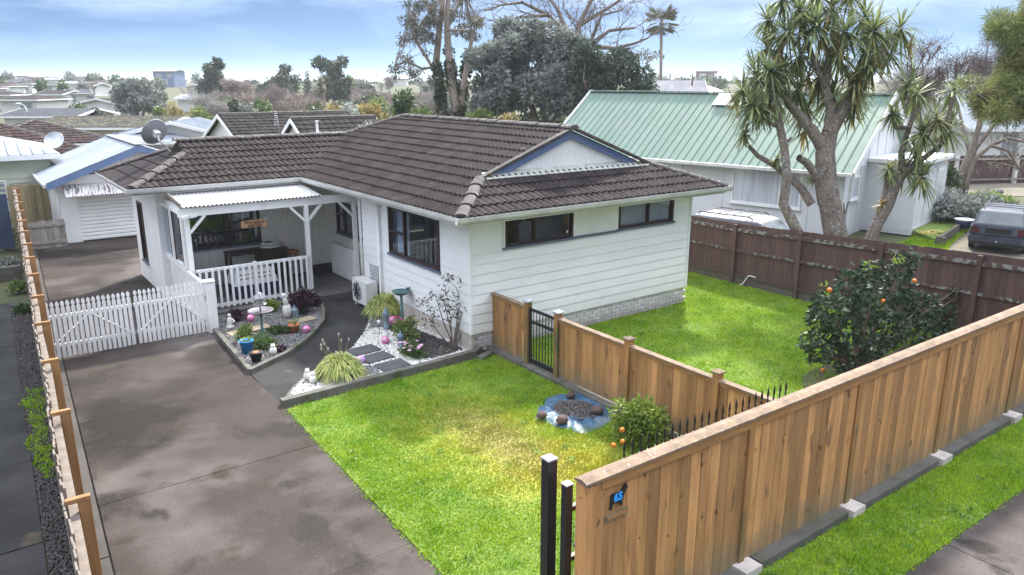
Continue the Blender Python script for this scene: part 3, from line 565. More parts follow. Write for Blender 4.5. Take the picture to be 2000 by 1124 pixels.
# vertical grooved cladding behind the porch
mb = MB(); k = 0; x = 4.15
while x < 8.44:
    wall_cells(mb, x+.008, min(x+.1, 8.45), .1, 2.84, [o for o in [WF] if o[0] < x+.05 < o[1]] and [(x+.008, min(x+.1, 8.45), WF[2], WF[3])] or [], lambda a, b, c, d: mb.box(a, b, 20.65, 20.7, c, d)); x += .1
wall_cells(mb, 4.15, 8.45, .1, 2.84, [WF], lambda a, b, c, d: mb.box(a, b, 20.665, 20.75, c, d))
mb.build('grooved_cladding', 'cream', H)
mb = MB(); x = PN[0]
while x < PN[1]-.02: mb.box(x+.006, min(x+.075, PN[1]), HY0-.018, HY0, PN[2], PN[3]); x += .075
mb.build('grooved_panel', 'white', H)
# weatherboards, one by one
def boards(a0, a1, z0, zt, ops, mk, ex=.206):
    z = z0
    while z < zt-.02:
        t = min(z+ex, zt); segs = [(a0, a1, z, t)]
        for o in ops:
            new = []
            for (a, b, c, d) in segs:
                if o[2] >= d or o[3] <= c or o[0] >= b or o[1] <= a: new.append((a, b, c, d)); continue
                if a < o[0]: new.append((a, o[0], c, d))
                if b > o[1]: new.append((o[1], b, c, d))
                if c < o[2]-.02: new.append((max(a, o[0]), min(b, o[1]), c, o[2]))
                if d > o[3]+.02: new.append((max(a, o[0]), min(b, o[1]), o[3], d))
            segs = new
        for s in segs: mk(*s)
        z = t
def brd_front(a, b, c, d): MB().extrude([(a, HY0-.005, d), (a, HY0-.021, c-.007), (a, HY0-.001, c-.007), (a, HY0-.001, d)], (b-a, 0, 0)).build('weatherboard', 'white_board', H)
def brd_left(a, b, c, d): MB().extrude([(HX0-.005, a, d), (HX0-.001, a, d), (HX0-.001, a, c-.007), (HX0-.021, a, c-.007)], (0, b-a, 0)).build('weatherboard', 'white_board', H)
boards(HX0-.02, HX1+.02, .43, 2.8, [(W1[0]-.05, W1[1], W1[2]-.06, 2.8), (PN[0], PN[1], PN[2]-.06, 2.8), (W2[0], W2[1]+.04, W2[2]-.06, 2.8)], brd_front)
boards(HY0-.02, 17.32, .43, 2.8, [(WL[0]-.05, WL[1]+.05, WL[2]-.06, WL[3]+.03)], brd_left)
MB().box(HX0-.034, HX0+.02, HY0-.034, HY0+.02, .42, 2.8).build('corner_trim', 'white', H); MB().box(HX1-.02, HX1+.034, HY0-.034, HY0+.02, .42, 2.8).build('corner_trim', 'white', H)
# brick base
bb = MB().box(HX0+.03, HX1-.03, HY0+.022, HY0+.09, -.05, .425).build('brick_base', 'mortar', H)
bm_ = box_mesh('brick', .232, .07, .076, 'brick', .006)
for r in range(5):
    x = HX0+.03+(.12 if r % 2 else 0)
    while x < HX1-.14:
        piece('brick', bm_, bb, (x+.116, HY0+.045+random.uniform(-.003, .003), r*.086-.003)); x += .243
MB().box(HX0-.012, HX0+.06, HY0-.0, 17.3, -.03, .40).build('base_strip', 'pale_block', H)
# windows
def window(axis, c, o, mull, out, m='frame', fr=.055, transom=None, sill=True, cur=None, depth=.0):
    """axis 'x': wall runs along x at y=c, outside is -y*out ; axis 'y': wall runs along y at x=c, outside towards -x"""
    a0, a1, z0, z1 = o
    def B(mb, p, q, d0, d1, za, zb):
        (mb.box(p, q, c-d1, c-d0, za, zb) if axis == 'x' else mb.box(c-d1, c-d0, p, q, za, zb))
    mb = MB(); B(mb, a0, a1, -.06, .03, z1-fr, z1); B(mb, a0, a1, -.06, .03, z0, z0+fr); B(mb, a0, a0+fr, -.06, .03, z0+fr, z1-fr); B(mb, a1-fr, a1, -.06, .03, z0+fr, z1-fr)
    cuts = [a0+fr]+[x for x in mull]+[a1-fr]
    for x in mull: B(mb, x-fr*.45, x+fr*.45, -.055, .026, z0+fr, z1-fr)
    panes = []
    for i in range(len(cuts)-1):
        p = cuts[i]+(fr*.45 if i else 0); q = cuts[i+1]-(fr*.45 if i < len(cuts)-2 else 0)
        if transom and i in transom:
            zt = transom[i]; B(mb, p, q, -.05, .022, zt-fr*.4, zt+fr*.4); panes += [(p, q, z0+fr, zt-fr*.4), (p, q, zt+fr*.4, z1-fr)]
        else: panes.append((p, q, z0+fr, z1-fr))
    wn = mb.build('window', m, H)
    for (p, q, za, zb) in panes:
        mp_ = MB(); B(mp_, p, q, -.012, -.006, za, zb); mp_.build('pane', 'glass', wn)
    if sill:
        ms = MB(); B(ms, a0-.06, a1+.06, 0, .06, z0-.05, z0-.004); ms.build('sill', 'blue_sill', wn)
    return wn, panes
w1, _ = window('x', HY0, W1, [9.56], 1)
w2, _ = window('x', HY0, W2, [12.93], 1)
MB().box(PN[0]+.06, PN[1]-.06, HY0-.05, HY0-.002, PN[2]-.055, PN[2]-.005).build('sill', 'blue_sill', H)
MB().box(W1[0]-.045, W1[0]-.005, HY0-.04, HY0, W1[2]-.03, 2.8).build('window_trim', 'white', H)
mb = MB()
for i in range(28): mb.box(W2[0]+.06, W2[1]-.06, HY0+.07, HY0+.085, W2[2]+.06+i*.019, W2[2]+.06+i*.019+.014)
mb.build('blind', 'blind', w2)
MB().box(W1[0]-.6, W1[1]+.9, HY0+1.2, HY0+1.25, .5, 2.8).build('room_wall', 'room', H)
mb = MB(); ro = []
for i in range(14): a = PI*i/13; ro.append((9.95+.28*math.cos(a), HY0+1.185, 2.62-.34*math.sin(a)))
mb.extrude(ro, (0, .01, 0)); mb.build('wall_hanging', 'sign_wood', H)
MB().box(10.25, 10.5, HY0+1.17, HY0+1.19, 2.36, 2.62).build('picture', 'frame', H)
MB().ball((10.47, HY0-.002, 2.27), .033, 1, .15, 1).build('window_sticker', 'plastic_w', w1)
wl, _ = window('y', HX0, WL, [15.13], 1, transom={1: 2.05})
mb = MB()
for y0, y1 in ((15.2, 15.8), (15.83, 15.85)):
    pts = [(HX0+.16+.025*math.sin((y0+(y1-y0)*i/24)*55), y0+(y1-y0)*i/24) for i in range(25)]
    for i in range(24): mb.add([(*pts[i], WL[2]), (*pts[i+1], WL[2]), (*pts[i+1], WL[3]), (*pts[i], WL[3])], [(0, 1, 2, 3)])
mb.build('curtain', 'curtain', wl)
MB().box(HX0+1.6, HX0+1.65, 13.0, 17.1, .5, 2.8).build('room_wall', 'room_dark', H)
wr, _ = window('y', 8.45, WR, [18.95, 19.5], 1, transom={2: 1.85})
MB().box(8.9, 8.95, 17.4, 20.6, .5, 2.8).build('room_wall', 'room', H)
wf, _ = window('x', 20.65, WF, [5.55], 1, transom={1: 1.75})
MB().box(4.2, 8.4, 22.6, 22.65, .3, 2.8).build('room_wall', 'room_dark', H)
mb = MB(); mb.box(4.5, 5.35, 21.9, 22.2, .6, 1.35); mb.box(5.6, 6.5, 21.6, 22.0, .5, 1.3); mb.build('furniture', 'dark_wood', H)
wk, _ = window('y', 3.88, WK, [], 1)
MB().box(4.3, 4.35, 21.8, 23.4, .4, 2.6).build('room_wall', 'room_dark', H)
# roof slopes
RX = (7.36+14.99)/2; LZ = EZ+S_*2.4
def zl(x): return EZ+S_*(x-7.36)
RZ = zl(RX); GY = 13.15; RY1 = 20.9
rf = MB(); dz = -.03
def slope(pts): rf.add([(x, y, z+dz) for x, y, z in pts], [tuple(range(len(pts)))])
gx = 8.75; gz = zl(gx)
slope([(7.36, 11.76, EZ), (gx, GY, gz), (RX, GY, RZ), (RX, RY1, RZ), (9.76, 22.0, LZ), (7.36, 19.6, EZ)][::-1])
slope([(7.36, 11.76, EZ), (14.99, 11.76, EZ), (13.6, GY, gz), (gx, GY, gz)])
slope([(14.99, 11.76, EZ), (14.99, 25.05, EZ), (RX, RY1, RZ), (RX, GY, RZ), (13.6, GY, gz)])
slope([(RX, RY1, RZ), (14.99, 25.05, EZ), (7.36, 24.4, EZ), (9.76, 22.0, LZ)])
slope([(3.2, 19.6, EZ), (7.36, 19.6, EZ), (9.76, 22.0, LZ), (4.85, 22.0, LZ), (4.85, 21.25, EZ+S_*1.65)])
slope([(3.2, 19.6, EZ), (4.85, 21.25, EZ+S_*1.65), (4.85, 22.75, EZ+S_*1.65), (3.2, 24.0, EZ)])
slope([(3.2, 24.0, EZ), (4.85, 22.75, EZ+S_*1.65), (4.85, 22.0, LZ), (9.76, 22.0, LZ), (7.36, 24.4, EZ)])
slope([(4.85, 21.25, EZ+S_*1.65), (4.85, 22.0, LZ), (4.85, 22.75, EZ+S_*1.65)])
ROOF = rf.build('roof', 'tile', H)
tm = tile_mesh('tile'); TW, TL = .33, .345
slopes = []
def P3l(x, y): return (x, y, EZ+S_*(x-7.36))
F1 = frame((7.36, 19.6, EZ), (0, -1, 0), (1, 0, S_))
slopes.append((F1, [uv_of(F1, [P3l(7.36, GY), P3l(7.36, 19.6), P3l(9.76, 22.0), P3l(RX, RY1), P3l(RX, GY)]), uv_of(F1, [P3l(7.36, 11.76), P3l(7.36, GY), P3l(gx, GY)])]))
F2 = frame((7.36, 11.76, EZ), (1, 0, 0), (0, 1, S_))
def P3f(x, y): return (x, y, EZ+S_*(y-11.76))
slopes.append((F2, [uv_of(F2, [P3f(7.36, 11.76), P3f(14.99, 11.76), P3f(13.6, GY), P3f(gx, GY)])]))
F3 = frame((3.2, 19.6, EZ), (1, 0, 0), (0, 1, S_))
def P3w(x, y): return (x, y, EZ+S_*(y-19.6))
slopes.append((F3, [uv_of(F3, [P3w(4.85, 19.6), P3w(7.36, 19.6), P3w(9.76, 22.0), P3w(4.85, 22.0)]), uv_of(F3, [P3w(3.2, 19.6), P3w(4.85, 19.6), P3w(4.85, 21.25)])]))
full = []; rest = MB()
for F, polys in slopes:
    cells = tile_cells(None, None, None, polys); part_ = []
    for (i, j, fu) in cells:
        p = F @ Vector((i*TW, j*TL, 0))
        if fu: full.append((p.dot(Vector(_fw)), F, i, j))
        else: part_.append((i, j, fu))
    c = clip_tiles(part_, polys, tm); rest.add([tuple(F @ Vector(v)) for v in c.v], c.f)
full.sort(key=lambda t: t[0])
tv = [Vector(v.co) for v in tm.vertices]; tf_ = [tuple(p.vertices) for p in tm.polygons]
for q, (d_, F, i, j) in enumerate(full):
    M_ = F @ Matrix.Translation((i*TW, j*TL, random.uniform(-.003, .004)))
    if q < 295:
        o = bpy.data.objects.new('tile', tm); COL.objects.link(o); o.parent = ROOF; o.matrix_local = Matrix.Translation(-WORLD[H]) @ M_
    else: rest.add([tuple(M_ @ v) for v in tv], tf_)
kind(rest.build('tile_field', 'tile_field', ROOF, smooth=True), 'stuff')
# flat shingles of the small hip end
F4 = frame((3.2, 24.0, EZ), (0, -1, 0), (1, 0, S_)); mb = MB()
for r in range(5):
    x0, x1 = 3.2+r*.34, 3.2+(r+1)*.34
    if x1 > 4.9: x1 = 4.9
    y0, y1 = 19.6+(x0-3.2), 24.0-(x0-3.2)*.757; y2, y3 = 19.6+(x1-3.2), 24.0-(x1-3.2)*.757; k = 5
    for i in range(k):
        a, b = i/k+.004, (i+1)/k-.004; L_ = lambda u, v, t: u+(v-u)*t
        q = [(x0-.02, L_(y0, y1, a), EZ+S_*(x0-3.2)+.022), (x0-.02, L_(y0, y1, b), EZ+S_*(x0-3.2)+.022), (x1, L_(y2, y3, b), EZ+S_*(x1-3.2)+.008), (x1, L_(y2, y3, a), EZ+S_*(x1-3.2)+.008)]
        m2 = MB().extrude(q, (0, 0, -.02)); m2.build('tile', 'tile', ROOF)
# ridge and hip caps
cap = MB(); k = 6
for t_, yy, rr in ((0, 0, .125), (1, .43, .105)):
    for i in range(k+1): a = PI*i/k; cap.v.append((rr*1.12*math.cos(a), yy, rr*.62*math.sin(a)))
for i in range(k): cap.f.append((i, i+1, k+2+i, k+1+i))
cap.f.append(tuple(range(k+1)))
cm = bpy.data.meshes.new('ridge_tile'); cm.from_pydata(cap.v, [], cap.f); cm.materials.append(MT['ridge'])
def caps(a, b, lift=.02):
    a = Vector(a); b = Vector(b); d = (b-a); L = d.length; d.normalize(); n_ = max(1, int(L/.40)); sd = d.cross(Vector((0, 0, 1))).normalized(); up = sd.cross(d)
    for i in range(n_):
        p = a+d*(L*i/n_)+up*(lift+random.uniform(-.004, .006))
        o = bpy.data.objects.new('ridge_tile', cm); COL.objects.link(o); o.parent = ROOF
        j_ = random.uniform(-.03, .03)
        o.matrix_local = Matrix.Translation(-WORLD[H]) @ Matrix(((sd.x, d.x, up.x, p.x), (sd.y, d.y, up.y, p.y), (sd.z, d.z, up.z, p.z), (0, 0, 0, 1))) @ Matrix.Rotation(j_, 4, 'Z')
caps((RX, GY-.12, RZ), (RX, RY1, RZ)); caps((7.40, 11.80, EZ+.01), (gx, GY, gz)); caps((14.95, 11.80, EZ+.01), (13.6, GY, gz))
caps((9.76, 22.0, LZ), (RX, RY1, RZ)); caps((4.8, 22.0, LZ), (9.8, 22.0, LZ)); caps((3.24, 19.64, EZ+.01), (4.85, 21.25, EZ+S_*1.65)); caps((3.24, 23.95, EZ+.01), (4.85, 22.75, EZ+S_*1.65))
# gable: verge tiles, blue barge boards, grooved panel, flashing
mb = MB(); x = gx+.2
while x < 13.6-.2:
    xm = x+.04; zt = EZ+S_*(min(xm, 2*RX-xm)-7.36)-.05
    if zt > gz+.02: mb.box(x+.004, x+.076, GY+.05, GY+.09, gz-.02, zt)
    x += .08
mb.build('gable_panel', 'white', H)
for s in (-1, 1):
    xa = RX+s*(RX-gx+.12)
    MB().extrude([(xa, GY-.02, gz-.10), (RX, GY-.02, RZ-.06), (RX, GY-.02, RZ-.21), (xa-s*.40, GY-.02, gz-.10)], (0, .03, 0)).build('barge_board', 'blue_trim', H)
    MB().beam((xa, GY-.06, gz-.02), (RX, GY-.06, RZ+.02), .14, .05).build('verge', 'ridge', ROOF)
MB().extrude([(gx+.05, GY-.16, gz-.025), (13.55, GY-.16, gz-.025), (13.55, GY+.05, gz+.09), (gx+.05, GY+.05, gz+.09)], (0, 0, .014)).build('flashing', 'lead', H)
# gutters, fascia, soffit
def gutter(a, b, nrm, name='gutter'):
    a = Vector(a); b = Vector(b); nrm = Vector(nrm); pr = [(0, 0), (.0, -.115), (.07, -.115), (.105, -.06), (.11, 0), (.122, .006), (.122, -.012), (.095, -.012), (.09, -.05), (.06, -.095), (.012, -.095), (.012, 0)]
    MB().extrude([a+nrm*x+Vector((0, 0, z)) for x, z in pr], b-a).build(name, 'gutter', H)
gutter((7.27, 11.79, 2.965), (15.08, 11.79, 2.965), (0, -1, 0)); gutter((7.39, 11.79, 2.965), (7.39, 19.61, 2.965), (-1, 0, 0))
gutter((3.1, 19.61, 2.965), (7.39, 19.61, 2.965), (0, -1, 0)); gutter((3.22, 19.61, 2.965), (3.22, 24.05, 2.965), (-1, 0, 0)); gutter((14.97, 11.79, 2.965), (14.97, 25.1, 2.965), (1, 0, 0))
mb = MB(); mb.box(7.42, 14.96, 11.80, HY0-.03, 2.80, 2.822); mb.box(7.42, HX0-.03, HY0-.03, 19.61, 2.80, 2.822); mb.box(3.24, 8.44, 19.615, 20.64, 2.80, 2.822); mb.box(3.24, 3.87, 20.64, 24, 2.80, 2.822); mb.box(HX1+.03, 14.96, HY0-.03, 25, 2.80, 2.822); mb.box(7.98, 8.44, 17.31, 19.61, 2.80, 2.822)
mb.build('soffit', 'white', H)
# downpipes and services
mb = MB().tube([(7.80, 17.42, 2.85), (7.93, 17.36, 2.6), (7.93, 17.36, .05)], .038, 8); mb.build('downpipe', 'white', H, smooth=True)
mb = MB().tube([(7.90, 16.3, 2.62), (7.90, 16.3, .30), (7.86, 16.35, .12), (7.80, 16.6, .18)], .035, 8); mb.build('service_pipe', 'white', H, smooth=True)
MB().box(7.86, 7.97, 16.23, 16.37, 2.55, 2.74).build('pipe_cover', 'cream', H)
# ================================================================== PORCH
kind(MB().prism([(4.0, 18.0), (7.0, 17.93), (8.44, 17.93), (8.44, 20.64), (4.16, 20.64), (4.0, 20.6)], -.05, .12).build('porch_floor', 'porch_floor'), 'structure')
kind(MB().box(7.75, 8.44, 20.1, 20.64, .12, .30).build('door_step', 'concrete_dark'), 'structure')
PO = thing('porch', 'white timber porch with corrugated iron roof and slatted balustrade', 'porch', (6.2, 18.4, .12))
for x in (4.1, 6.95, 8.25): MB().box(x-.05, x+.05, 18.35, 18.45, .1, 2.42).build('post', 'white', PO)
MB().box(3.92, 8.42, 18.36, 18.43, 2.40, 2.60).build('beam', 'white', PO)
for x, s in ((4.15, 1), (6.9, -1), (7.0, 1), (8.2, -1)):
    MB().beam((x, 18.4, 2.02), (x+s*.36, 18.4, 2.40), .06, .07, up=(0, 1, 0)).build('brace', 'white', PO)
corrugated('roof_sheet', (3.98, 18.27, 2.64), (1, 0, 0), (0, 1.28, .13), 3.36, 1.29, 'iron', PO, pitch=.096, amp=.019)
MB().beam((8.2, 18.38, 2.60), (8.2, 18.38, 2.74), .07, .07).build('packer', 'white', PO)
MB().box(4.0, 4.07, 18.44, 20.0, 2.5, 2.62).build('side_beam', 'white', PO)
MB().beam((3.98, 18.3, 2.67), (3.98, 19.55, 2.80), .03, .10).build('edge_board', 'pale_rail', PO)
# glazed side screen
sc = thing('side_screen', 'glazed white side screen closing the porch above the slatted rail', 'window', (4.03, 19.5, 1.2))
mb = MB(); mb.box(3.99, 4.06, 18.5, 20.6, 1.14, 1.22); mb.box(3.99, 4.06, 18.5, 20.6, 2.42, 2.5)
for y in (18.5, 19.42, 19.62, 20.5): mb.box(3.99, 4.06, y, y+.1, 1.22, 2.42)
mb.build('frame', 'white', sc)
for y0, y1 in ((18.6, 19.42), (19.72, 20.5)):
    MB().box(4.02, 4.025, y0, y1, 1.22, 2.42).build('pane', 'glass', sc)
    m2 = MB(); m2.box(3.985, 4.01, y0, y0+.04, 1.22, 2.42); m2.box(3.985, 4.01, y1-.04, y1, 1.22, 2.42); m2.build('sash', 'frame', sc)
# balustrades
def balustrade(label, a, b, z0, z1, n, wd=.055, gapfull=False, post_at=()):
    a = Vector(a); b = Vector(b); d = (b-a).normalized(); t = thing('balustrade', label, 'railing', (a+b)/2+Vector((0, 0, z0)))
    MB().beam(a+Vector((0, 0, z1-.035)), b+Vector((0, 0, z1-.035)), .045, .07).build('top_rail', 'white_fence', t)
    MB().beam(a+Vector((0, 0, z0+.09)), b+Vector((0, 0, z0+.09)), .045, .07).build('bottom_rail', 'white_fence', t)
    nrm = Vector((d.y, -d.x, 0))*.032
    for i in range(n):
        p = a.lerp(b, (i+.5)/n)+nrm
        MB().beam(p+Vector((0, 0, z0+.02)), p+Vector((0, 0, z1-.012)), .02, wd, up=d).build('baluster', 'white_fence', t)
    for q in post_at:
        p = a.lerp(b, q); MB().box(p.x-.04, p.x+.04, p.y-.04, p.y+.04, z0, z1+.03).build('post', 'white_fence', t)
    return t
balustrade('white slatted balustrade across the front of the porch before the dog crate', (4.16, 18.3, 0), (6.9, 18.3, 0), .13, 1.14, 19, post_at=(.5,))
balustrade('close-boarded white rail between the gate post and the porch side screen', (4.02, 17.15, 0), (4.02, 20.55, 0), .05, 1.12, 27, wd=.10)
balustrade('white slatted rail before the brown window at the inner end of the porch', (8.28, 20.1, 0), (8.28, 18.52, 0), .13, 1.02, 12, wd=.085)
# hanging sign
sg = thing('hanging_sign', 'small varnished wooden sign hanging from the porch beam', 'sign', (5.75, 18.5, 1.9))
sa = AY(470, 432, 18.5); sb_ = AY(519, 428, 18.5)
MB().box(sa.x, sb_.x, 18.48, 18.505, 1.98, 2.15).build('board', 'sign_wood', sg)
MB().tube([(sa.x+.05, 18.49, 2.15), (sa.x+.05, 18.42, 2.42)], .005, 4).build('chain', 'metal_grey', sg); MB().tube([(sb_.x-.03, 18.49, 2.15), (sb_.x+.3, 18.42, 2.42)], .005, 4).build('chain', 'metal_grey', sg)
def text(name, body, size, loc, rot, m, parent, ext=.003, shear=0., bold=0.):
    c = bpy.data.curves.new(name, 'FONT'); c.body = body; c.size = size; c.extrude = ext; c.align_x = 'CENTER'; c.align_y = 'CENTER'; c.shear = shear; c.offset = bold
    o = bpy.data.objects.new(name+'_tmp', c); COL.objects.link(o); dg = bpy.context.evaluated_depsgraph_get(); dg.update()
    me = bpy.data.meshes.new_from_object(o.evaluated_get(dg)); COL.objects.unlink(o); bpy.data.objects.remove(o)
    me.materials.clear(); me.materials.append(MT[m])
    t = bpy.data.objects.new(name, me); COL.objects.link(t); t.parent = parent; t.location = Vector(loc)-WORLD[parent]; t.rotation_euler = rot; WORLD[t] = WORLD[parent]; return t
sx = (sa.x+sb_.x)/2
text('lettering', 'Wyreland', .125, (sx, 18.478, 2.095), (PI/2, 0, 0), 'ink', sg, shear=.3, bold=.002)
text('lettering', 'SAMOYEDS', .066, (sx+.02, 18.478, 2.015), (PI/2, 0, 0), 'ink', sg, bold=.002)
# flood light on the beam
fl_ = thing('flood_light', 'twin white flood light fixed to the porch beam corner', 'light', (4.12, 18.34, 2.4))
MB().tube([(4.12, 18.35, 2.42), (4.12, 18.28, 2.36)], .022, 8).build('bracket', 'plastic_w', fl_)
for s in (-1, 1): MB().beam((4.12+s*.02, 18.26, 2.42), (4.12+s*.17, 18.22, 2.42+s*.02), .09, .07).build('lamp_head', 'plastic_w', fl_)
# things on the porch
t = thing('side_table', 'long dark wooden side table under the porch window', 'table', (6.35, 20.3, .12))
MB().box(5.43, 7.0, 20.08, 20.62, .97, 1.02).build('table_top', 'dark_wood', t)
MB().box(6.25, 6.98, 20.12, 20.6, .3, .97).build('drawer_unit', 'dark_wood', t)
for x in (5.47, 6.94):
    for y in (20.13, 20.56): MB().box(x-.03, x+.03, y-.03, y+.03, .11, .97).build('leg', 'dark_wood', t)
for k, (zz_, m) in enumerate(((1.025, 'plastic_w'), (1.115, 'plastic_w'))):
    b = MB(); b.ball((6.62+.02*k, 20.3, zz_+.045), .5, .62, .42, .10, 12, 6); o = b.build('feed_bag', m, origin=(6.62, 20.3, zz_), smooth=True)
    tag(o, ['white feed bag lying on the dark porch table under another bag', 'white and black feed bag on top of the other bag'][k], 'bag')
    if k: b2 = MB().ball((6.58, 20.28, zz_+.075), .3, .6, .4, .07, 10, 5); o2 = b2.build('print', 'plastic_black', o)
t = thing('pet_crate', 'plastic dog crate with white top and navy base behind the balustrade', 'crate', (5.65, 19.3, .12))
mb = MB(); x0, x1, y0, y1 = 5.2, 6.25, 18.95, 19.6
mb.add([(x0, y0, .12), (x1, y0, .12), (x1, y1, .12), (x0, y1, .12), (x0-.03, y0-.03, .44), (x1+.03, y0-.03, .44), (x1+.03, y1+.03, .44), (x0-.03, y1+.03, .44)], [(3, 2, 1, 0), (4, 5, 6, 7), (0, 1, 5, 4), (1, 2, 6, 5), (2, 3, 7, 6), (3, 0, 4, 7)]); mb.build('base', 'plastic_navy', t)
mb = MB(); mb.add([(x0-.03, y0-.03, .44), (x1+.03, y0-.03, .44), (x1+.03, y1+.03, .44), (x0-.03, y1+.03, .44), (x0+.06, y0+.07, .80), (x1-.06, y0+.07, .80), (x1-.06, y1-.07, .80), (x0+.06, y1-.07, .80)], [(4, 5, 6, 7), (0, 1, 5, 4), (1, 2, 6, 5), (2, 3, 7, 6), (3, 0, 4, 7)]); mb.build('top', 'plastic_w', t)
mb = MB()
for i in range(12):
    for zq in (.58, .68):
        yy = y0-.03+(zq-.44)/.36*.10-.004; x = x0+.14+i*.066; mb.box(x, x+.038, yy-.003, yy+.012, zq, zq+.035)
mb.build('vent', 'plastic_black', t)
SX = 7.22
t = thing('stool', 'small stool with orange-brown seat and thin black legs on the porch', 'stool', (SX, 20.35, .12))
mb = MB(); mb.lathe((SX, 20.35, .12), [(.17, .68), (.19, .70), (.19, .73), (.16, .75)], 14); mb.build('seat', 'terracotta', t)
for a in range(4): c, s = math.cos(PI/4+a*PI/2), math.sin(PI/4+a*PI/2); MB().tube([(SX+c*.14, 20.35+s*.14, .81), (SX+c*.19, 20.35+s*.19, .11)], .011, 5).build('leg', 'black_metal', t)
# heat pump, wire trellis
t = thing('heat_pump', 'white outdoor heat pump unit standing against the weatherboard wall', 'heat pump', (7.72, 16.85, 0))
MB().box(7.58, 7.88, 16.45, 17.25, .10, .68).build('casing', 'plastic_w', t)
mb = MB(); fc = Vector((7.574, 16.95, .40)); R_ = .23; k = 20
ring = [(fc.x, fc.y+R_*math.cos(2*PI*i/k), fc.z+R_*math.sin(2*PI*i/k)) for i in range(k)]; mb.extrude(ring, (-.012, 0, 0)); mb.build('fan_grille', 'metal_grey', t)
mb = MB()
for i in range(7): a = 2*PI*i/7; mb.beam((fc.x-.018, fc.y, fc.z), (fc.x-.018, fc.y+.21*math.cos(a), fc.z+.21*math.sin(a)), .004, .05, up=(1, 0, 0))
mb.build('fan_blades', 'plastic_black', t)
for y in (16.55, 17.15): MB().box(7.6, 7.86, y-.04, y+.04, -.02, .10).build('foot', 'pale_block', t)
t = thing('wire_trellis', 'small black wire trellis leaning on the wall behind the heat pump', 'trellis', (7.93, 16.7, .2))
mb = MB()
for i in range(8): mb.beam((7.93, 16.45+i*.07, .35), (7.93, 16.45+i*.07, 1.05), .006, .006)
for i in range(9): mb.beam((7.93, 16.45, .38+i*.08), (7.93, 16.94, .38+i*.08), .006, .006)
mb.build('mesh', 'black_metal', t); MB().tube([(7.93, 16.45, .0), (7.93, 16.45, 1.06)], .008, 5).build('stake', 'black_metal', t)
# ================================================================== WHITE PICKET GATE
GYp = 17.0
def picket_mesh():
    pr = [(-.033, 0), (.033, 0), (.033, 1.02), (.015, 1.05), (.034, 1.095), (.028, 1.13), (0, 1.17), (-.028, 1.13), (-.034, 1.095), (-.015, 1.05), (-.033, 1.02)]
    mb = MB().extrude([(x, 0, z) for x, z in pr], (0, .02, 0)); me = bpy.data.meshes.new('picket'); me.from_pydata(mb.v, [], mb.f); me.materials.append(MT['white_fence']); return me
pm = picket_mesh()
for (xa, xb, lab) in ((.96, 2.52, 'white picket gate leaf hung beside the wooden boundary fence'), (2.56, 4.02, 'white picket gate leaf hung on the white porch post')):
    t = thing('picket_gate', lab, 'gate', ((xa+xb)/2, GYp, .03)); k = round((xb-xa)/.093)
    for i in range(k): piece('picket', pm, t, (xa+(i+.5)*(xb-xa)/k, GYp-.04, .04+random.uniform(-.006, .006)))
    for z in (.25, .85): MB().box(xa, xb, GYp-.018, GYp+.03, z, z+.07).build('rail', 'white_fence', t)
    xm = (xa+xb)/2
    for s, e in ((xa+.05, xm), (xb-.05, xm)): MB().beam((s, GYp-.012, .30), (e, GYp-.012, .88), .012, .07, up=(0, 1, 0)).build('brace', 'white_fence', t)
o = MB().box(4.0, 4.2, 16.92, 17.12, -.03, 1.16).build('gate_post', 'white_fence', origin=(4.1, 17, 0)); tag(o, 'thick white square gate post at the corner of the garden bed', 'post')
MB().box(3.985, 4.215, 16.905, 17.135, 1.16, 1.18).build('cap', 'white_fence', o)
MB().box(3.985, 3.999, 16.96, 17.02, .75, .87).build('latch', 'black_metal', o)
# ================================================================== LEFT BOUNDARY FENCE
t = thing('boundary_fence', 'long narrow pine fence with orange-brown posts along the driveway', 'fence', (.7, 16, 0))
ypost = [7.15, 9.35, 11.3, 13.25, 15.05, 16.9, 18.65, 20.3, 22.1, 23.9, 25.8, 27.7, 29.6, 31.5]
pal = box_mesh('paling', .018, .135, 1.80, 'pale_rail')
y = 5.0
while y < 32.5:
    o = piece('paling', pal, t, (fen_x(y)-.015+.012*math.sin(y*1.3), y, -.02+random.uniform(-.02, .02)), rot=(0, random.uniform(-.01, .01), 0)); y += .142
for a, b in zip([5.0]+ypost, ypost+[32.5]):
    for z in (1.66, .9, .25):
        MB().beam((fen_x(a)+.04+.01*math.sin(a*1.3), a, z), (fen_x(b)+.04+.01*math.sin(b*1.3), b, z), .075, .045).build('rail', 'pale_rail', t)
pst = box_mesh('post', .10, .055, 1.82, 'orange_post', .004); cpb = box_mesh('post_block', .20, .06, .045, 'orange_post', .004)
for y in ypost+[5.1]:
    piece('post', pst, t, (fen_x(y)+.13, y, -.03)); piece('post_block', cpb, t, (fen_x(y)+.085, y, 1.792))
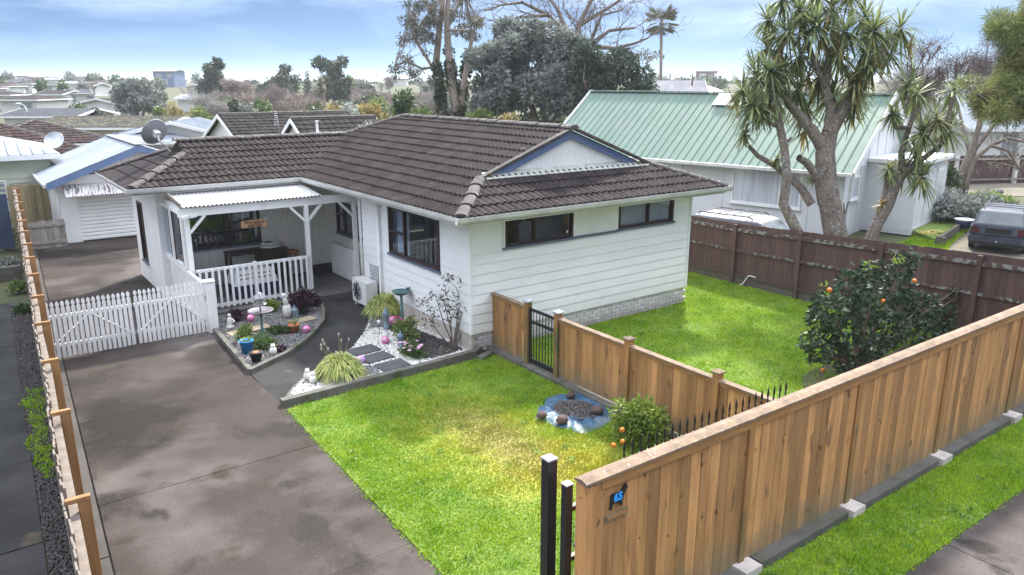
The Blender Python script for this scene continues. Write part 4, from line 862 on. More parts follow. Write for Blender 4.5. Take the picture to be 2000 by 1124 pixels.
# planted strip along the neighbouring drive
def pebbles(name, poly, n, r, m, label, z=0., cat='gravel', flat=.6):
    P = np.array(poly); lo, hi = P.min(0), P.max(0); out = []
    while len(out) < n:
        q = RNG.uniform(lo, hi, (n, 2)); out += [p for p in q if inside([tuple(c) for c in poly], *p)]
    Q = np.array(out[:n]); N = n
    oc = np.array([(1, 0, 0), (0, 1, 0), (-1, 0, 0), (0, -1, 0), (0, 0, 1), (0, 0, -1)], float); F = np.array([(0, 1, 4), (1, 2, 4), (2, 3, 4), (3, 0, 4), (1, 0, 5), (2, 1, 5), (3, 2, 5), (0, 3, 5)])
    sc_ = RNG.uniform(.6, 1.35, (N, 1, 1))*r; sh = RNG.uniform(.7, 1.3, (N, 1, 3)); sh[:, :, 2] *= flat; V = oc[None]*sc_*sh
    a = RNG.uniform(0, 2*PI, N); c, s = np.cos(a)[:, None], np.sin(a)[:, None]; V = np.stack([V[..., 0]*c-V[..., 1]*s, V[..., 0]*s+V[..., 1]*c, V[..., 2]+.35*V[..., 0]*RNG.normal(size=(N, 1))], -1)
    V += np.concatenate([Q, np.full((N, 1), z)+RNG.uniform(-.3, .6, (N, 1))*r], 1)[:, None, :]
    me = bpy.data.meshes.new(name); VV = V.reshape(-1, 3).astype(np.float32); FF = (F[None]+(np.arange(N)*6)[:, None, None]).reshape(-1, 3).astype(np.int32)
    me.vertices.add(len(VV)); me.vertices.foreach_set('co', VV.ravel()); me.loops.add(FF.size); me.loops.foreach_set('vertex_index', FF.ravel()); me.polygons.add(len(FF)); me.polygons.foreach_set('loop_start', np.arange(0, FF.size, 3, dtype=np.int32)); me.update(calc_edges=True); me.validate()
    o = link(name, me, m); kind(o, 'stuff'); return tag(o, label, cat)
strip = [(nd_x(5)+.02, 5), (fen_x(5)-.03, 5), (fen_x(22)-.03, 22), (nd_x(22)+.02, 22)]
sheet('planted_strip', strip, -.01, 'soil')
pebbles('strip_gravel', strip, 9000, .022, 'bark_d', 'dark chippings in the strip beside the pine boundary fence')
for (x, y, n_, h_) in ((.30, 9.2, 260, .12), (.36, 12.2, 420, .14), (.40, 13.3, 420, .13), (.44, 14.1, 260, .1)):
    pass
blades('strip_weeds', [(nd_x(y)+.03+.05*math.sin(y*7.1)+.04*math.sin(y*3.3), y) for y in np.arange(11.6, 15.6, .12)]+[(fen_x(y)-.05-.07*abs(math.sin(y*4.7)), y) for y in np.arange(15.5, 11.6, -.12)], 1500, .05, 'grass', 'low green weeds growing in the chippings by the boundary fence', wdt=.016)
for q, (px, py, r_, h_, lf, lab) in enumerate(((14, 478, .55, .7, 'leaf_green', 'mixed green shrub with red flowers by the dark fence across the drive'), (18, 520, .45, .4, 'leaf_grey', 'low grey-green shrub next to the boundary fence'), (38, 560, .28, .25, 'leaf_lime', 'small yellow-green tuft in the planted strip by the fence'), (45, 600, .25, .15, 'leaf_green', 'low bright green mat of plants by the boundary fence'), (6, 440, .5, .5, 'leaf_ivy', 'dark leafy shrub under the low wall beyond the drive'))):
    b_ = G(px, py+10); shrub('garden_shrub', lab, (b_.x, b_.y, 0), r_, r_, h_, lf, n=900, ln=.09, wd=.045)
# ================================================================== TALL FRONT FENCE
FX0, FX1, FYf = 4.16, 17.1, 4.60
def paling_fence(label, xa, xb, wdt, mk, mesh, t, post_x=()):
    x = xa
    while x < xb-.02:
        if not any(abs(x+wdt/2-p) < .045 for p in post_x): mk(x+wdt/2)
        x += wdt+.004
t = thing('paling_fence', 'tall new pine fence with lichened cap facing the footpath', 'fence', ((FX0+FX1)/2, FYf, 0))
posts = [6.55, 8.70, 11.05, 13.45, 15.85]
pm_ = [box_mesh('paling', .148, .02, 1.715, 'wood', .002), box_mesh('paling', .132, .02, 1.715, 'wood', .002)]
edges = [FX0+.178]+posts+[FX1]
for a, b in zip(edges[:-1], edges[1:]):
    L = b-a-.09; k = max(1, round(L/.152)); wd_ = L/k
    me = box_mesh('paling', wd_-.004, .02, 1.73, 'wood', .002)
    for i in range(k): piece('paling', me, t, (a+.045+(i+.5)*wd_, FYf+random.uniform(-.003, .003), .10+random.uniform(-.004, .004)))
for x in posts: MB().box(x-.045, x+.045, FYf-.035, FYf+.10, .08, 1.80).build('post', 'wood_post', t)
MB().box(FX0, FX0+.10, FYf-.04, FYf+.12, -.02, 1.86).build('post', 'wood', t); MB().box(FX0+.10, FX0+.22, FYf-.025, FYf+.10, -.02, 1.86).build('post', 'wood', t)
for a, b in zip(edges[:-1], edges[1:]): MB().box(a+(.0 if a == edges[0] else .0), b, FYf-.022-.012, FYf-.012, 1.78, 1.87).build('fascia_rail', 'wood_rail', t)
for z in (.35, 1.0, 1.6): MB().box(FX0+.2, FX1, FYf+.012, FYf+.06, z, z+.09).build('rail', 'wood_post', t)
xs = [FX0-.03]+[5.9, 8.1, 10.6, 13.0, 15.4]+[FX1]
for a, b in zip(xs[:-1], xs[1:]):
    m2 = MB().extrude([(a+.002, FYf-.055, 1.886), (a+.002, FYf+.115, 1.886), (a+.002, FYf+.115, 1.912), (a+.002, FYf+.02, 1.93), (a+.002, FYf-.055, 1.912)], (b-a-.004, 0, 0)); m2.build('cap_board', 'wood_cap', t)
fo = thing('fence_footing', 'mossy concrete footing running under the tall front fence', 'footing', (10.5, 4.53, 0))
fx = [4.3]+posts+[FX1]
for a, b in zip(fx[:-1], fx[1:]):
    MB().box(a+(.2 if a != 4.3 else 0), b-.18, 4.43, 4.66, -.04, .10).build('footing_length', 'footing', fo)
for x in posts: MB().box(x-.13, x+.15, 4.39, 4.60, -.04, .112).build('post_block', 'pale_block', fo)
# number plaque: dog silhouette with 65, and letter slot
pc = AY(1207, 971, FYf-.02)
dg_ = [(-.17, -.16), (-.13, -.16), (-.12, -.09), (-.09, -.06), (.0, -.07), (.05, -.16), (.09, -.16), (.08, -.08), (.11, .0), (.14, .07), (.15, .10), (.185, .115), (.18, .145), (.15, .16), (.14, .19), (.12, .185), (.105, .16), (.07, .10), (.03, .08), (-.06, .085), (-.11, .10), (-.15, .08), (-.165, .03), (-.15, -.03), (-.165, -.08)]
s_ = .62
o = MB().extrude([(pc.x+x*s_, FYf-.018, pc.z+z*s_) for x, z in dg_], (0, -.014, 0)).build('house_number', 'plastic_black', origin=(pc.x, FYf-.02, pc.z)); fixnorm(o)
tag(o, 'black dog-shaped house number plaque with blue 65 on the front fence', 'house number')
text('number', '65', .11, (pc.x-.01, FYf-.035, pc.z+.008), (PI/2, 0, 0), 'num_blue', o, bold=.004)
lc = AY(1203, 1003, FYf-.02)
o = MB().box(lc.x-.15, lc.x+.15, FYf-.024, FYf-.012, lc.z-.055, lc.z+.02).build('letter_slot', 'brass', origin=(lc.x, FYf, lc.z)); tag(o, 'weathered brass letter slot below the dog plaque', 'letter slot')
MB().box(lc.x-.12, lc.x+.12, FYf-.03, FYf-.024, lc.z-.035, lc.z+.002).build('flap', 'wood_post', o)
# black sliding gate behind the front fence
t = thing('sliding_gate', 'black metal sliding gate with spear tops drawn back behind the tall fence', 'gate', (6.2, 5.0, 0))
MB().box(4.25, 4.33, 4.96, 5.04, .06, 1.66).build('end_stile', 'black_metal', t); MB().box(4.245, 4.335, 4.955, 5.045, 1.66, 1.672).build('end_cap', 'grey_cap', t)
MB().box(7.86, 7.94, 4.96, 5.04, .06, 1.66).build('end_stile', 'black_metal', t)
for z in (.14, .80, 1.36): MB().box(4.33, 7.86, 4.975, 5.025, z, z+.05).build('rail', 'black_metal', t)
x = 4.45; sp = MB(); sp.lathe((0, 0, 0), [(.008, .34), (.008, 1.72), (.013, 1.73), (.013, 1.745), (.007, 1.755), (.012, 1.79), (.015, 1.815), (.008, 1.86), (.002, 1.90)], 8)
sm = bpy.data.meshes.new('picket'); sm.from_pydata(sp.v, [], sp.f); sm.materials.append(MT['black_metal'])
cl_ = MB(); cl_.lathe((0, 0, 0), [(.015, 1.62), (.02, 1.63), (.02, 1.69), (.015, 1.70)], 8); cmm = bpy.data.meshes.new('collar'); cmm.from_pydata(cl_.v, [], cl_.f); cmm.materials.append(MT['chrome_black'])
while x < 7.86:
    o = piece('picket', sm, t, (x, 5.0, -.24 if x < 5.02 else 0)); c_ = bpy.data.objects.new('collar', cmm); COL.objects.link(c_); c_.parent = o; x += .118
mb = MB()
for i in range(40): mb.beam((4.35, 4.97, .16+i*.028), (4.9, 4.97, .16+i*.028), .002, .002)
for i in range(14): mb.beam((4.36+i*.04, 4.97, .16), (4.36+i*.04, 4.97, 1.26), .002, .002)
mb.build('wire_mesh', 'black_metal', t)
MB().ball((4.36, 4.93, 1.0), .03).build('latch', 'chrome_black', t)
bp = AY(1073, 893, 5.22)
o = MB().box(bp.x-.055, bp.x+.055, 5.165, 5.275, -.03, bp.z-.02).build('gate_stop_post', 'black_metal', origin=(bp.x, 5.22, 0)); tag(o, 'tall black square metal post beside the sliding gate', 'post')
mb = MB(); z_ = bp.z-.02; q = .06; mb.add([(bp.x-q, 5.22-q, z_), (bp.x+q, 5.22-q, z_), (bp.x+q, 5.22+q, z_), (bp.x-q, 5.22+q, z_), (bp.x-q, 5.22-q, z_+.018), (bp.x+q, 5.22-q, z_+.018), (bp.x+q, 5.22+q, z_+.018), (bp.x-q, 5.22+q, z_+.018), (bp.x, 5.22, z_+.035)], [(0, 1, 5, 4), (1, 2, 6, 5), (2, 3, 7, 6), (3, 0, 4, 7), (4, 5, 8), (5, 6, 8), (6, 7, 8), (7, 4, 8)]); mb.build('cap', 'grey_cap', o)
# ================================================================== MIDDLE FENCE
t = thing('garden_fence', 'waist-high pine fence with capped posts dividing the two lawns', 'fence', (8.5, 9, 0))
MX = 8.5; mposts = [13.03, 11.17, 10.26, 8.43, 6.60, 4.80]
for i, y in enumerate(mposts):
    MB().box(MX-.055, MX+.055, y-.055, y+.055, -.02, 1.32).build('post', 'wood_post', t)
    c_ = MB().box(MX-.08, MX+.08, y-.08, y+.08, 1.32, 1.345); c_.add([(MX-.08, y-.08, 1.345), (MX+.08, y-.08, 1.345), (MX+.08, y+.08, 1.345), (MX-.08, y+.08, 1.345), (MX, y, 1.385)], [(0, 1, 4), (1, 2, 4), (2, 3, 4), (3, 0, 4)]); c_.build('post_cap', 'grey_cap' if i in (1, 2) else 'wood_cap', t)
for a, b in ((13.03, 11.17), (10.26, 8.43), (8.43, 6.60), (6.60, 4.80)):
    L = a-b-.11; k = round(L/.15); wd_ = L/k; me = box_mesh('paling', .02, wd_-.004, 1.06, 'wood', .002)
    for i in range(k): piece('paling', me, t, (MX+random.uniform(-.003, .003), b+.055+(i+.5)*wd_, .10))
    MB().box(MX-.055, MX+.06, b+.055, a-.055, 1.20, 1.228).build('cap_board', 'wood_cap', t)
    MB().box(MX-.03, MX-.011, b+.055, a-.055, 1.14, 1.20).build('fascia_rail', 'wood_rail', t)
    for z in (.25, .95): MB().box(MX+.012, MX+.06, b+.055, a-.055, z, z+.08).build('rail', 'wood_post', t)
fo = thing('garden_fence_footing', 'narrow concrete strip under the waist-high pine fence', 'footing', (8.44, 9, 0))
for a, b in ((13.2, 11.2), (11.19, 9.2), (9.19, 7.0), (6.99, 4.7)): MB().box(8.34, 8.60, b, a, -.04, .075).build('footing_length', 'kerb', fo)
t = thing('garden_gate', 'narrow black metal bar gate in the waist-high pine fence', 'gate', (8.5, 10.7, 0))
for y in (10.34, 11.09): MB().box(8.48, 8.52, y-.025, y+.025, .10, 1.22).build('stile', 'black_metal', t)
for z, h_ in ((.10, .10), (.92, .05), (1.16, .05)): MB().box(8.482, 8.518, 10.365, 11.065, z, z+h_).build('rail', 'black_metal', t)
for i in range(7): y = 10.44+i*.0915; MB().tube([(8.5, y, .18), (8.5, y, 1.18)], .009, 6).build('bar', 'black_metal', t)
# ================================================================== BROWN SIDE FENCE
t = thing('side_fence', 'weathered dark brown paling fence with lichened rails beside the side lawn', 'fence', (17, 12, 0))
BX = 17.02
def btop(y): return 1.66+max(0, 13-y)*.043
bposts = [18.6, 16.6, 14.75, 12.95, 10.95, 8.85, 6.75, 4.95]
y = 4.75
while y < 20:
    h_ = btop(y)+random.uniform(-.012, .012)-.12
    MB().box(BX, BX+.02, y+.003, y+.142, .12, .12+h_).build('paling', 'brown', t); y += .145
for y in bposts: MB().box(BX-.10, BX-.002, y-.05, y+.05, -.02, btop(y)-.02).build('post', 'brown', t)
for a, b in zip(bposts[:-1], bposts[1:]):
    for q in (.14, .56, .90):
        za, zb = btop(a)*q, btop(b)*q; hgt = .09 if q > .8 else .06
        MB().beam((BX-.028, a-.05, za), (BX-.028, b+.05, zb), .05, hgt).build('rail', 'brown_rail' if q > .3 else 'brown', t)
    MB().box(BX-.012, BX+.012, b+.05, a-.05, -.03, .19).build('base_board', 'brown_low', t)
o = MB().tube([(BX-.03, 12.2, .30), (BX-.06, 12.35, .32), (BX-.06, 12.42, .30), (BX-.10, 12.55, .06), (BX-.12, 12.65, .0)], .016, 6).build('drain_hose', 'plastic_w', origin=(BX-.1, 12.4, 0)); tag(o, 'thin white hose bent down the foot of the brown fence', 'hose')
# ================================================================== GARDEN BEDS
BEDL = [(4.15, 16.92), (3.99, 14.02), (4.85, 14.54), (5.35, 15.02), (5.79, 15.53), (6.25, 16.15), (6.55, 16.8), (6.9, 17.75), (6.85, 17.95), (4.22, 18.0)]
sheet('garden_bed', BEDL, .03, 'soil', .08)
t = thing('bed_edging', 'curved concrete edging round the grey gravel bed by the porch', 'edging', (5, 15.5, 0))
kerb_pieces(t, [(4.12, 16.95), (3.96, 13.97)], .10, -.05, .10, 'kerb', 'edging_block', step=1.5)
kerb_pieces(t, [(3.96, 13.97), (4.87, 14.50), (5.38, 14.98), (5.83, 15.48), (6.29, 16.1), (6.6, 16.78), (6.93, 17.75)], .09, -.05, .10, 'kerb', 'edging_block')
pebbles('grey_gravel', BEDL, 15000, .020, 'pebble_d', 'grey pebbles covering the bed in front of the porch', z=.04)
BEDR = [(3.98, 12.2), (8.0, 12.32), (8.36, 12.4), (8.36, 13.0), (8.0, 13.1), (7.96, 16.2), (7.45, 15.95), (7.12, 15.4), (6.72, 14.8), (6.16, 14.1), (5.6, 13.66), (4.78, 13.12), (4.4, 12.75)]
sheet('front_garden_bed', BEDR, .03, 'soil', .08)
t = thing('front_bed_edging', 'long mossy concrete kerb between the white pebble bed and the front lawn', 'edging', (6, 12.1, 0))
kerb_pieces(t, [(3.93, 12.14), (6.2, 12.19), (7.95, 12.27), (8.36, 12.55)], .14, -.05, .12, 'kerb', 'kerb_stone')
kerb_pieces(t, [(8.36, 12.2), (7.95, 12.02)], .16, -.05, .06, 'kerb', 'kerb_stone')
t = thing('path_edging', 'thin dark edging strip between the curved path and the white pebbles', 'edging', (6, 14, 0))
kerb_pieces(t, [(3.95, 12.2), (4.38, 12.77), (4.78, 13.16), (5.6, 13.69), (6.16, 14.13), (6.74, 14.84), (7.13, 15.44), (7.45, 15.98)], .035, -.03, .055, 'kerb', 'edging_strip')
pebbles('white_pebbles', BEDR, 15000, .023, 'pebble_w', 'white pebbles covering the bed beside the front lawn', z=.045)
pebbles('dark_chippings', [(7.1, 12.5), (7.9, 12.6), (7.75, 14.2), (7.6, 14.9), (7.2, 14.9), (7.35, 13.8), (6.95, 13.3)], 2400, .026, 'bark_d', 'patch of dark chippings among the white pebbles by the rose', z=.07)
pebbles('dark_pebbles', [(6.9, 14.95), (7.75, 14.9), (7.95, 16.1), (7.45, 15.9)], 1700, .024, 'pebble_d', 'dark pebbles at the foot of the ornamental grass near the heat pump', z=.065)
pebbles('mixed_pebbles', [(4.5, 12.75), (5.9, 12.4), (6.0, 12.8), (5.2, 13.2), (4.8, 13.1)], 1100, .024, 'pebble_d', 'grey pebbles around the large ornamental grass clump', z=.065)
for (x, y, rz, lab) in ((6.2, 13.72, .06, 'dark slate paver nearest the curved path'), (6.22, 13.18, .1, 'dark slate paver in the middle of the three stepping stones'), (6.28, 12.6, .02, 'dark slate paver next to the front lawn kerb'), (7.75, 14.75, .3, 'small dark slate paver by the birdbath')):
    s = .26 if y < 14 else .15
    o = link('paver', box_mesh('paver', 2*s*1.15, 2*s*.82, .035, 'slate', .006), 'slate', org=Vector((x, y, .055))); o.rotation_euler.z = rz; tag(o, lab, 'paver')
for (x, y, rz, l_, lab) in ((4.72, 16.45, .13, .95, 'sandy stone slab in the gravel beside the white gate post'), (5.95, 16.45, .13, .6, 'sandy stone slab in the gravel near the curved edging')):
    o = link('stone_slab', box_mesh('stone_slab', l_, .3, .03, 'sandstone', .006), 'sandstone', org=Vector((x, y, .05))); o.rotation_euler.z = rz; tag(o, lab, 'slab')
# --- ornaments
def lathed(name, label, cat, c, prof, m, k=14, sm=True):
    o = MB().lathe(c, prof, k).build(name, m, origin=c, smooth=sm); return tag(o, label, cat)
c = G(483, 690, .05)
t = thing('bucket', 'bright blue plastic bucket planted with a small succulent', 'bucket', c)
MB().lathe(c, [(.10, 0), (.135, .26), (.145, .26), (.145, .275), (.125, .275), (.12, .23)], 16).build('body', 'plastic_blue', t, smooth=True); MB().lathe(c, [(.118, .20), (.119, .235)], 12).build('soil', 'soil', t)
for s in (1,): MB().box(c.x-.165, c.x-.14, c.y-.02, c.y+.02, c.z+.2, c.z+.26).build('handle_lug', 'plastic_w', t)
poly_arr('succulent', clump_leaves([np.array(c)+[0, 0, .26]], [.08], -70, .07, .03), 4, 'leaf_lime', t)
c = G(501, 706, .05)
t = thing('flower_pot', 'black plastic pot filled with pale brown stones', 'pot', c)
MB().lathe(c, [(.09, 0), (.125, .18), (.135, .18), (.135, .20), (.115, .20)], 16).build('body', 'plastic_black', t, smooth=True); MB().lathe(c, [(.11, .15), (.10, .19), (.05, .205)], 10).build('fill', 'terracotta', t)
c = G(513, 655, .05)
t = thing('lantern_bird_bath', 'pewter bird bath with a lantern roof above its dish', 'bird bath', c)
h0 = .0; MB().lathe(c, [(.07, 0), (.05, .03), (.035, .06), (.03, .50)], 10).build('stem', 'teal', t, smooth=True)
MB().lathe(c, [(.05, .50), (.20, .52), (.26, .565), (.275, .575), (.25, .57), (.18, .545), (.04, .54)], 20).build('dish', 'pewter', t, smooth=True)
MB().lathe(c, [(.018, .54), (.018, .68), (.14, .70), (.15, .715), (.12, .72), (.06, .73)], 16).build('tray', 'pewter', t, smooth=True)
MB().lathe(c, [(.055, .73), (.055, .86)], 10).build('lantern_glass', 'metal_grey', t)
MB().lathe(c, [(.155, .85), (.15, .865), (.05, .95), (.045, .965), (.01, .97)], 16).build('roof', 'pewter', t, smooth=True)
c = G(450, 640, .05)
t = thing('cherub_statue', 'small white cherub statue in front of the white gate post', 'statue', c)
MB().lathe(c, [(.085, 0), (.09, .03), (.06, .05), (.055, .10), (.065, .16), (.05, .22), (.03, .25)], 10).build('body', 'stone_w', t, smooth=True); MB().ball(c+Vector((0, 0, .285)), .042).build('head', 'stone_w', t, smooth=True); MB().tube([c+Vector((.05, 0, .2)), c+Vector((.09, -.03, .14)), c+Vector((.05, -.07, .13))], .018, 6).build('arm', 'stone_w', t, smooth=True)
c = G(562, 622, .05)
t = thing('goose_statue', 'tall pale stone goose statue against the porch balustrade', 'statue', c)
mb = MB().ball(c+Vector((0, 0, .19)), .19, .55, .62, 1.0, 12, 8); mb.build('body', 'stone_w', t, smooth=True); MB().tube([c+Vector((0, 0, .3)), c+Vector((-.03, -.01, .44)), c+Vector((-.05, -.01, .54))], [.075, .05, .045], 8).build('neck', 'stone_w', t, smooth=True); MB().ball(c+Vector((-.06, -.02, .57)), .055).build('head', 'stone_w', t, smooth=True)
c = G(571, 618, .05)+Vector((.02, -.12, 0))
t = thing('lantern_house', 'small weathered blue lantern house beside the stone goose', 'ornament', c)
MB().box(c.x-.065, c.x+.065, c.y-.065, c.y+.065, c.z, c.z+.18).build('body', 'bluegrey', t); MB().lathe(c, [(.10, .18), (.02, .27), (.02, .30)], 4).build('roof', 'bluegrey', t)
c = G(588, 612, .05)
t = thing('glazed_pot', 'green glazed pot holding a bushy dark purple plant', 'pot', c)
MB().lathe(c, [(.11, 0), (.13, .17), (.14, .18), (.12, .18)], 14).build('pot', 'teal', t, smooth=True); poly_arr('plant', clump_leaves([np.array(c)+[-.05, 0, .32], np.array(c)+[.12, .05, .34], np.array(c)+[0, -.05, .26]], [.2, .18, .17], -170, .16, .06), 4, 'leaf_purple', t)
def plantlet(label, c, r, h, leaf, n=300, ln=.12, wd=.04, name='plant'):
    return shrub(name, label, c, r, r, h, leaf, n=n, ln=ln, wd=wd, cat='plant', lumps=5)
plantlet('dark purple leafy plant behind the white cherub statue', G(462, 628, .04), .2, .25, 'leaf_purple')
plantlet('dark purple plant sprawling at the end of the gravel bed', G(615, 597, .04), .22, .2, 'leaf_purple')
plantlet('yellow-green leafy plant behind the lantern bird bath', G(530, 610, .04), .17, .25, 'leaf_yel')
plantlet('pale variegated plant behind the blue bucket', G(481, 668, .04), .22, .34, 'leaf_lime', 420)
plantlet('low feathery green plant next to the black stone-filled pot', G(518, 680, .04), .32, .22, 'leaf_green', 900, .12, .02)
plantlet('low green creeper in the middle of the grey gravel', G(548, 650, .04), .34, .12, 'leaf_green', 700, .08, .03)
plantlet('small dark plant next to the white owl ornament', G(547, 687, .04), .12, .1, 'leaf_purple', 120)
c = G(575, 650, .05)
t = thing('terracotta_pot', 'terracotta pot with a spiky variegated plant', 'pot', c)
MB().lathe(c, [(.08, 0), (.12, .16), (.135, .16), (.135, .20), (.11, .20)], 14).build('pot', 'terracotta', t, smooth=True)
q = [np.array(c)+[0, 0, .18]]; poly_arr('leaves', clump_leaves(q, [.06], -26, .26, .03, droop=-.5), 4, 'leaf_lime', t)
def ball_orn(px, py, m, label, z=.05, r=.085):
    c = G(px, py, z); t = thing('ball_ornament', label, 'ornament', c, 'round glazed pig ornaments')
    MB().ball(c+Vector((0, 0, r)), r, 1.05, 1.05, .95, 14, 9).build('ball', m, t, smooth=True)
    for s in (-1, 1): MB().ball(c+Vector((s*.055, 0, .012)), .025).build('foot', m, t, smooth=True)
    MB().ball(c+Vector((-.05, -.06, r*1.4)), .028).build('snout', 'stone_w', t, smooth=True)
ball_orn(490, 628, 'pink', 'pink ball ornament tucked behind the lantern bird bath dish')
ball_orn(599, 650, 'pink', 'pink ball ornament on grey gravel near the terracotta pot')
ball_orn(768, 634, 'pink', 'pink ball ornament below the teal bird bath stand', r=.1)
ball_orn(753, 672, 'pink', 'pink ball ornament alone on the white pebbles')
ball_orn(845, 716, 'lilac', 'lilac ball ornament beside the slate paver') if False else ball_orn(705, 710, 'lilac', 'lilac ball ornament at the edge of the large grass clump')
def owl(px, py, label, m='stone_w'):
    c = G(px, py, .05); t = thing('owl_ornament', label, 'ornament', c)
    MB().lathe(c, [(.055, 0), (.075, .05), (.07, .11), (.045, .15)], 10).build('body', m, t, smooth=True); MB().ball(c+Vector((0, 0, .17)), .05).build('head', m, t, smooth=True)
    for s in (-1, 1): MB().lathe(c+Vector((s*.028, 0, .2)), [(.014, 0), (.003, .04)], 6).build('ear', m, t)
owl(534, 692, 'small white owl ornament on the gravel by the edging'); owl(612, 748, 'white owl ornament with dark solar panel near the large grass clump'); owl(601, 742, 'tiny white and pink ornament at the tip of the pebble bed')
def birdhouse(px, py, label, h=.34):
    c = G(px, py, .05); t = thing('bird_house', label, 'ornament', c)
    MB().lathe(c, [(.075, 0), (.08, .02), (.06, .05), (.06, h*.55), (.085, h*.6), (.085, h*.66)], 12).build('body', 'bluegrey', t, smooth=True); MB().lathe(c, [(.09, h*.64), (.06, h*.82), (.012, h), (.012, h+.04)], 12).build('roof', 'bluegrey', t, smooth=True)
birdhouse(755, 643, 'tall grey-blue bird house ornament behind the white pebbles', .5); birdhouse(783, 676, 'small grey-blue bird house ornament behind the pink flowers', .3)
c = G(752, 660, .05)
t = thing('teapot_ornament', 'pale blue teapot ornament lying behind the pink ball', 'ornament', c)
MB().ball(c+Vector((0, 0, .05)), .06, 1.2, 1, .8).build('body', 'stone_w', t, smooth=True); MB().tube([c+Vector((.06, 0, .05)), c+Vector((.11, 0, .09))], [.018, .01], 6).build('spout', 'bluegrey', t)
c = G(786, 632, .05)
t = thing('bird_bath', 'teal bird bath on a slim stand with a small bird on its rim', 'bird bath', c)
MB().lathe(c, [(.09, 0), (.05, .03), (.035, .08), (.03, .66)], 10).build('stand', 'teal', t, smooth=True); MB().lathe(c, [(.03, .66), (.14, .70), (.21, .76), (.22, .77), (.19, .765), (.10, .72)], 18).build('dish', 'teal', t, smooth=True)
MB().ball(c+Vector((.17, 0, .80)), .035, 1.4, .8, .9).build('bird', 'teal', t, smooth=True); MB().tube([c+Vector((.21, 0, .81)), c+Vector((.27, 0, .86))], [.015, .005], 5).build('bird_tail', 'teal', t)
for (px, py, lab) in ((809, 655, 'small dark solar stake light between the roses and birdbath'), (741, 655, 'small pale stake light at the edge of the pebbles')):
    c = G(px, py, .03); t = thing('stake_light', lab, 'light', c); MB().tube([c, c+Vector((0, 0, .28))], .008, 6).build('stake', 'black_metal', t); MB().lathe(c+Vector((0, 0, .26)), [(.02, 0), (.035, .05), (.045, .06), (.01, .09)], 10).build('head', 'plastic_black' if px > 800 else 'plastic_w', t)
# ornamental grasses
def grass_clump(label, c, r, h, n=900):
    t = thing('ornamental_grass', label, 'plant', c, None); N = n; a = RNG.uniform(0, 2*PI, N); sp = RNG.uniform(.15, 1, N)**.7; out = []
    d = np.stack([np.cos(a), np.sin(a), np.zeros(N)], 1); s = np.stack([-np.sin(a), np.cos(a), np.zeros(N)], 1)*.016; base = np.array(c)+d*.06; prev = None; pts = []
    hh = h*(1.05-.45*sp**2)*RNG.uniform(.8, 1.1, N)
    for q in np.linspace(0, 1, 5):
        rad = r*sp*q; z = hh*np.sin(np.minimum(q*1.25, 1)*PI/2)-np.maximum(q-.55, 0)*h*1.1*sp**1.2
        pts.append(base+d*rad[:, None]+np.array([0, 0, 1])*np.maximum(z, .0)[:, None])
    for i in range(4):
        w0, w1_ = (1, 1, .8, .5)[i], (1, .8, .5, .1)[i]; out.append(np.stack([pts[i]-s*w0, pts[i]+s*w0, pts[i+1]+s*w1_, pts[i+1]-s*w1_], 1))
    poly_arr('blades', np.concatenate(out).reshape(-1, 3), 4, 'leaf_grassy', t); return t
MT['leaf_grassy'] = mat('variegated_grass_blade', (.30, .36, .08), (.50, .52, .18), 8, rough=.45, island=.45, trans=.3)
t = grass_clump('large yellow-green ornamental grass clump near the lawn kerb', G(665, 738, .03), .52, .46)
c = G(665, 738, .03)
for i in range(9):
    a = random.uniform(0, 2*PI); e = c+Vector((math.cos(a)*.32, math.sin(a)*.32, random.uniform(.6, .78))); mb = MB().tube([c+Vector((0, 0, .1)), c.lerp(e, .6)+Vector((0, 0, .08)), e], .004, 3); mb.build('seed_stalk', 'leaf_autumn', t)
    MB().ball(e, .03, .7, .7, 1.2, 6, 4).build('seed_head', 'twig_grey', t)
grass_clump('green ornamental grass clump in front of the heat pump', G(752, 615, .03), .55, .5)
# flowers
def flowering(label, c, r, h, petal, leaf, nfl, n=500):
    t = shrub('flowering_plant', label, c, r, r, h, leaf, n=n, ln=.085, wd=.04, cat='plant', lumps=6)
    for i in range(nfl):
        a = random.uniform(0, 2*PI); q = random.uniform(.2, 1)*r; p = np.array(c)+[math.cos(a)*q, math.sin(a)*q, h*random.uniform(.7, 1.02)]
        V = []
        for k in range(5):
            b = 2*PI*k/5; d = np.array([math.cos(b), math.sin(b), .35]); d /= np.linalg.norm(d); s = np.array([-math.sin(b), math.cos(b), 0]); V += [p, p+d*.03+s*.02, p+d*.05, p+d*.03-s*.02]
        poly_arr('flower', np.array(V), 4, petal, t)
    return t
flowering('low plant covered in pale pink flowers between slate paver and dark chippings', G(805, 697, .04), .3, .26, 'petal_pink', 'leaf_green', 24, 650)
flowering('taller leafy plant with magenta flowers behind the small bird house', G(795, 668, .04), .3, .5, 'petal_mag', 'leaf_lime', 7, 750)
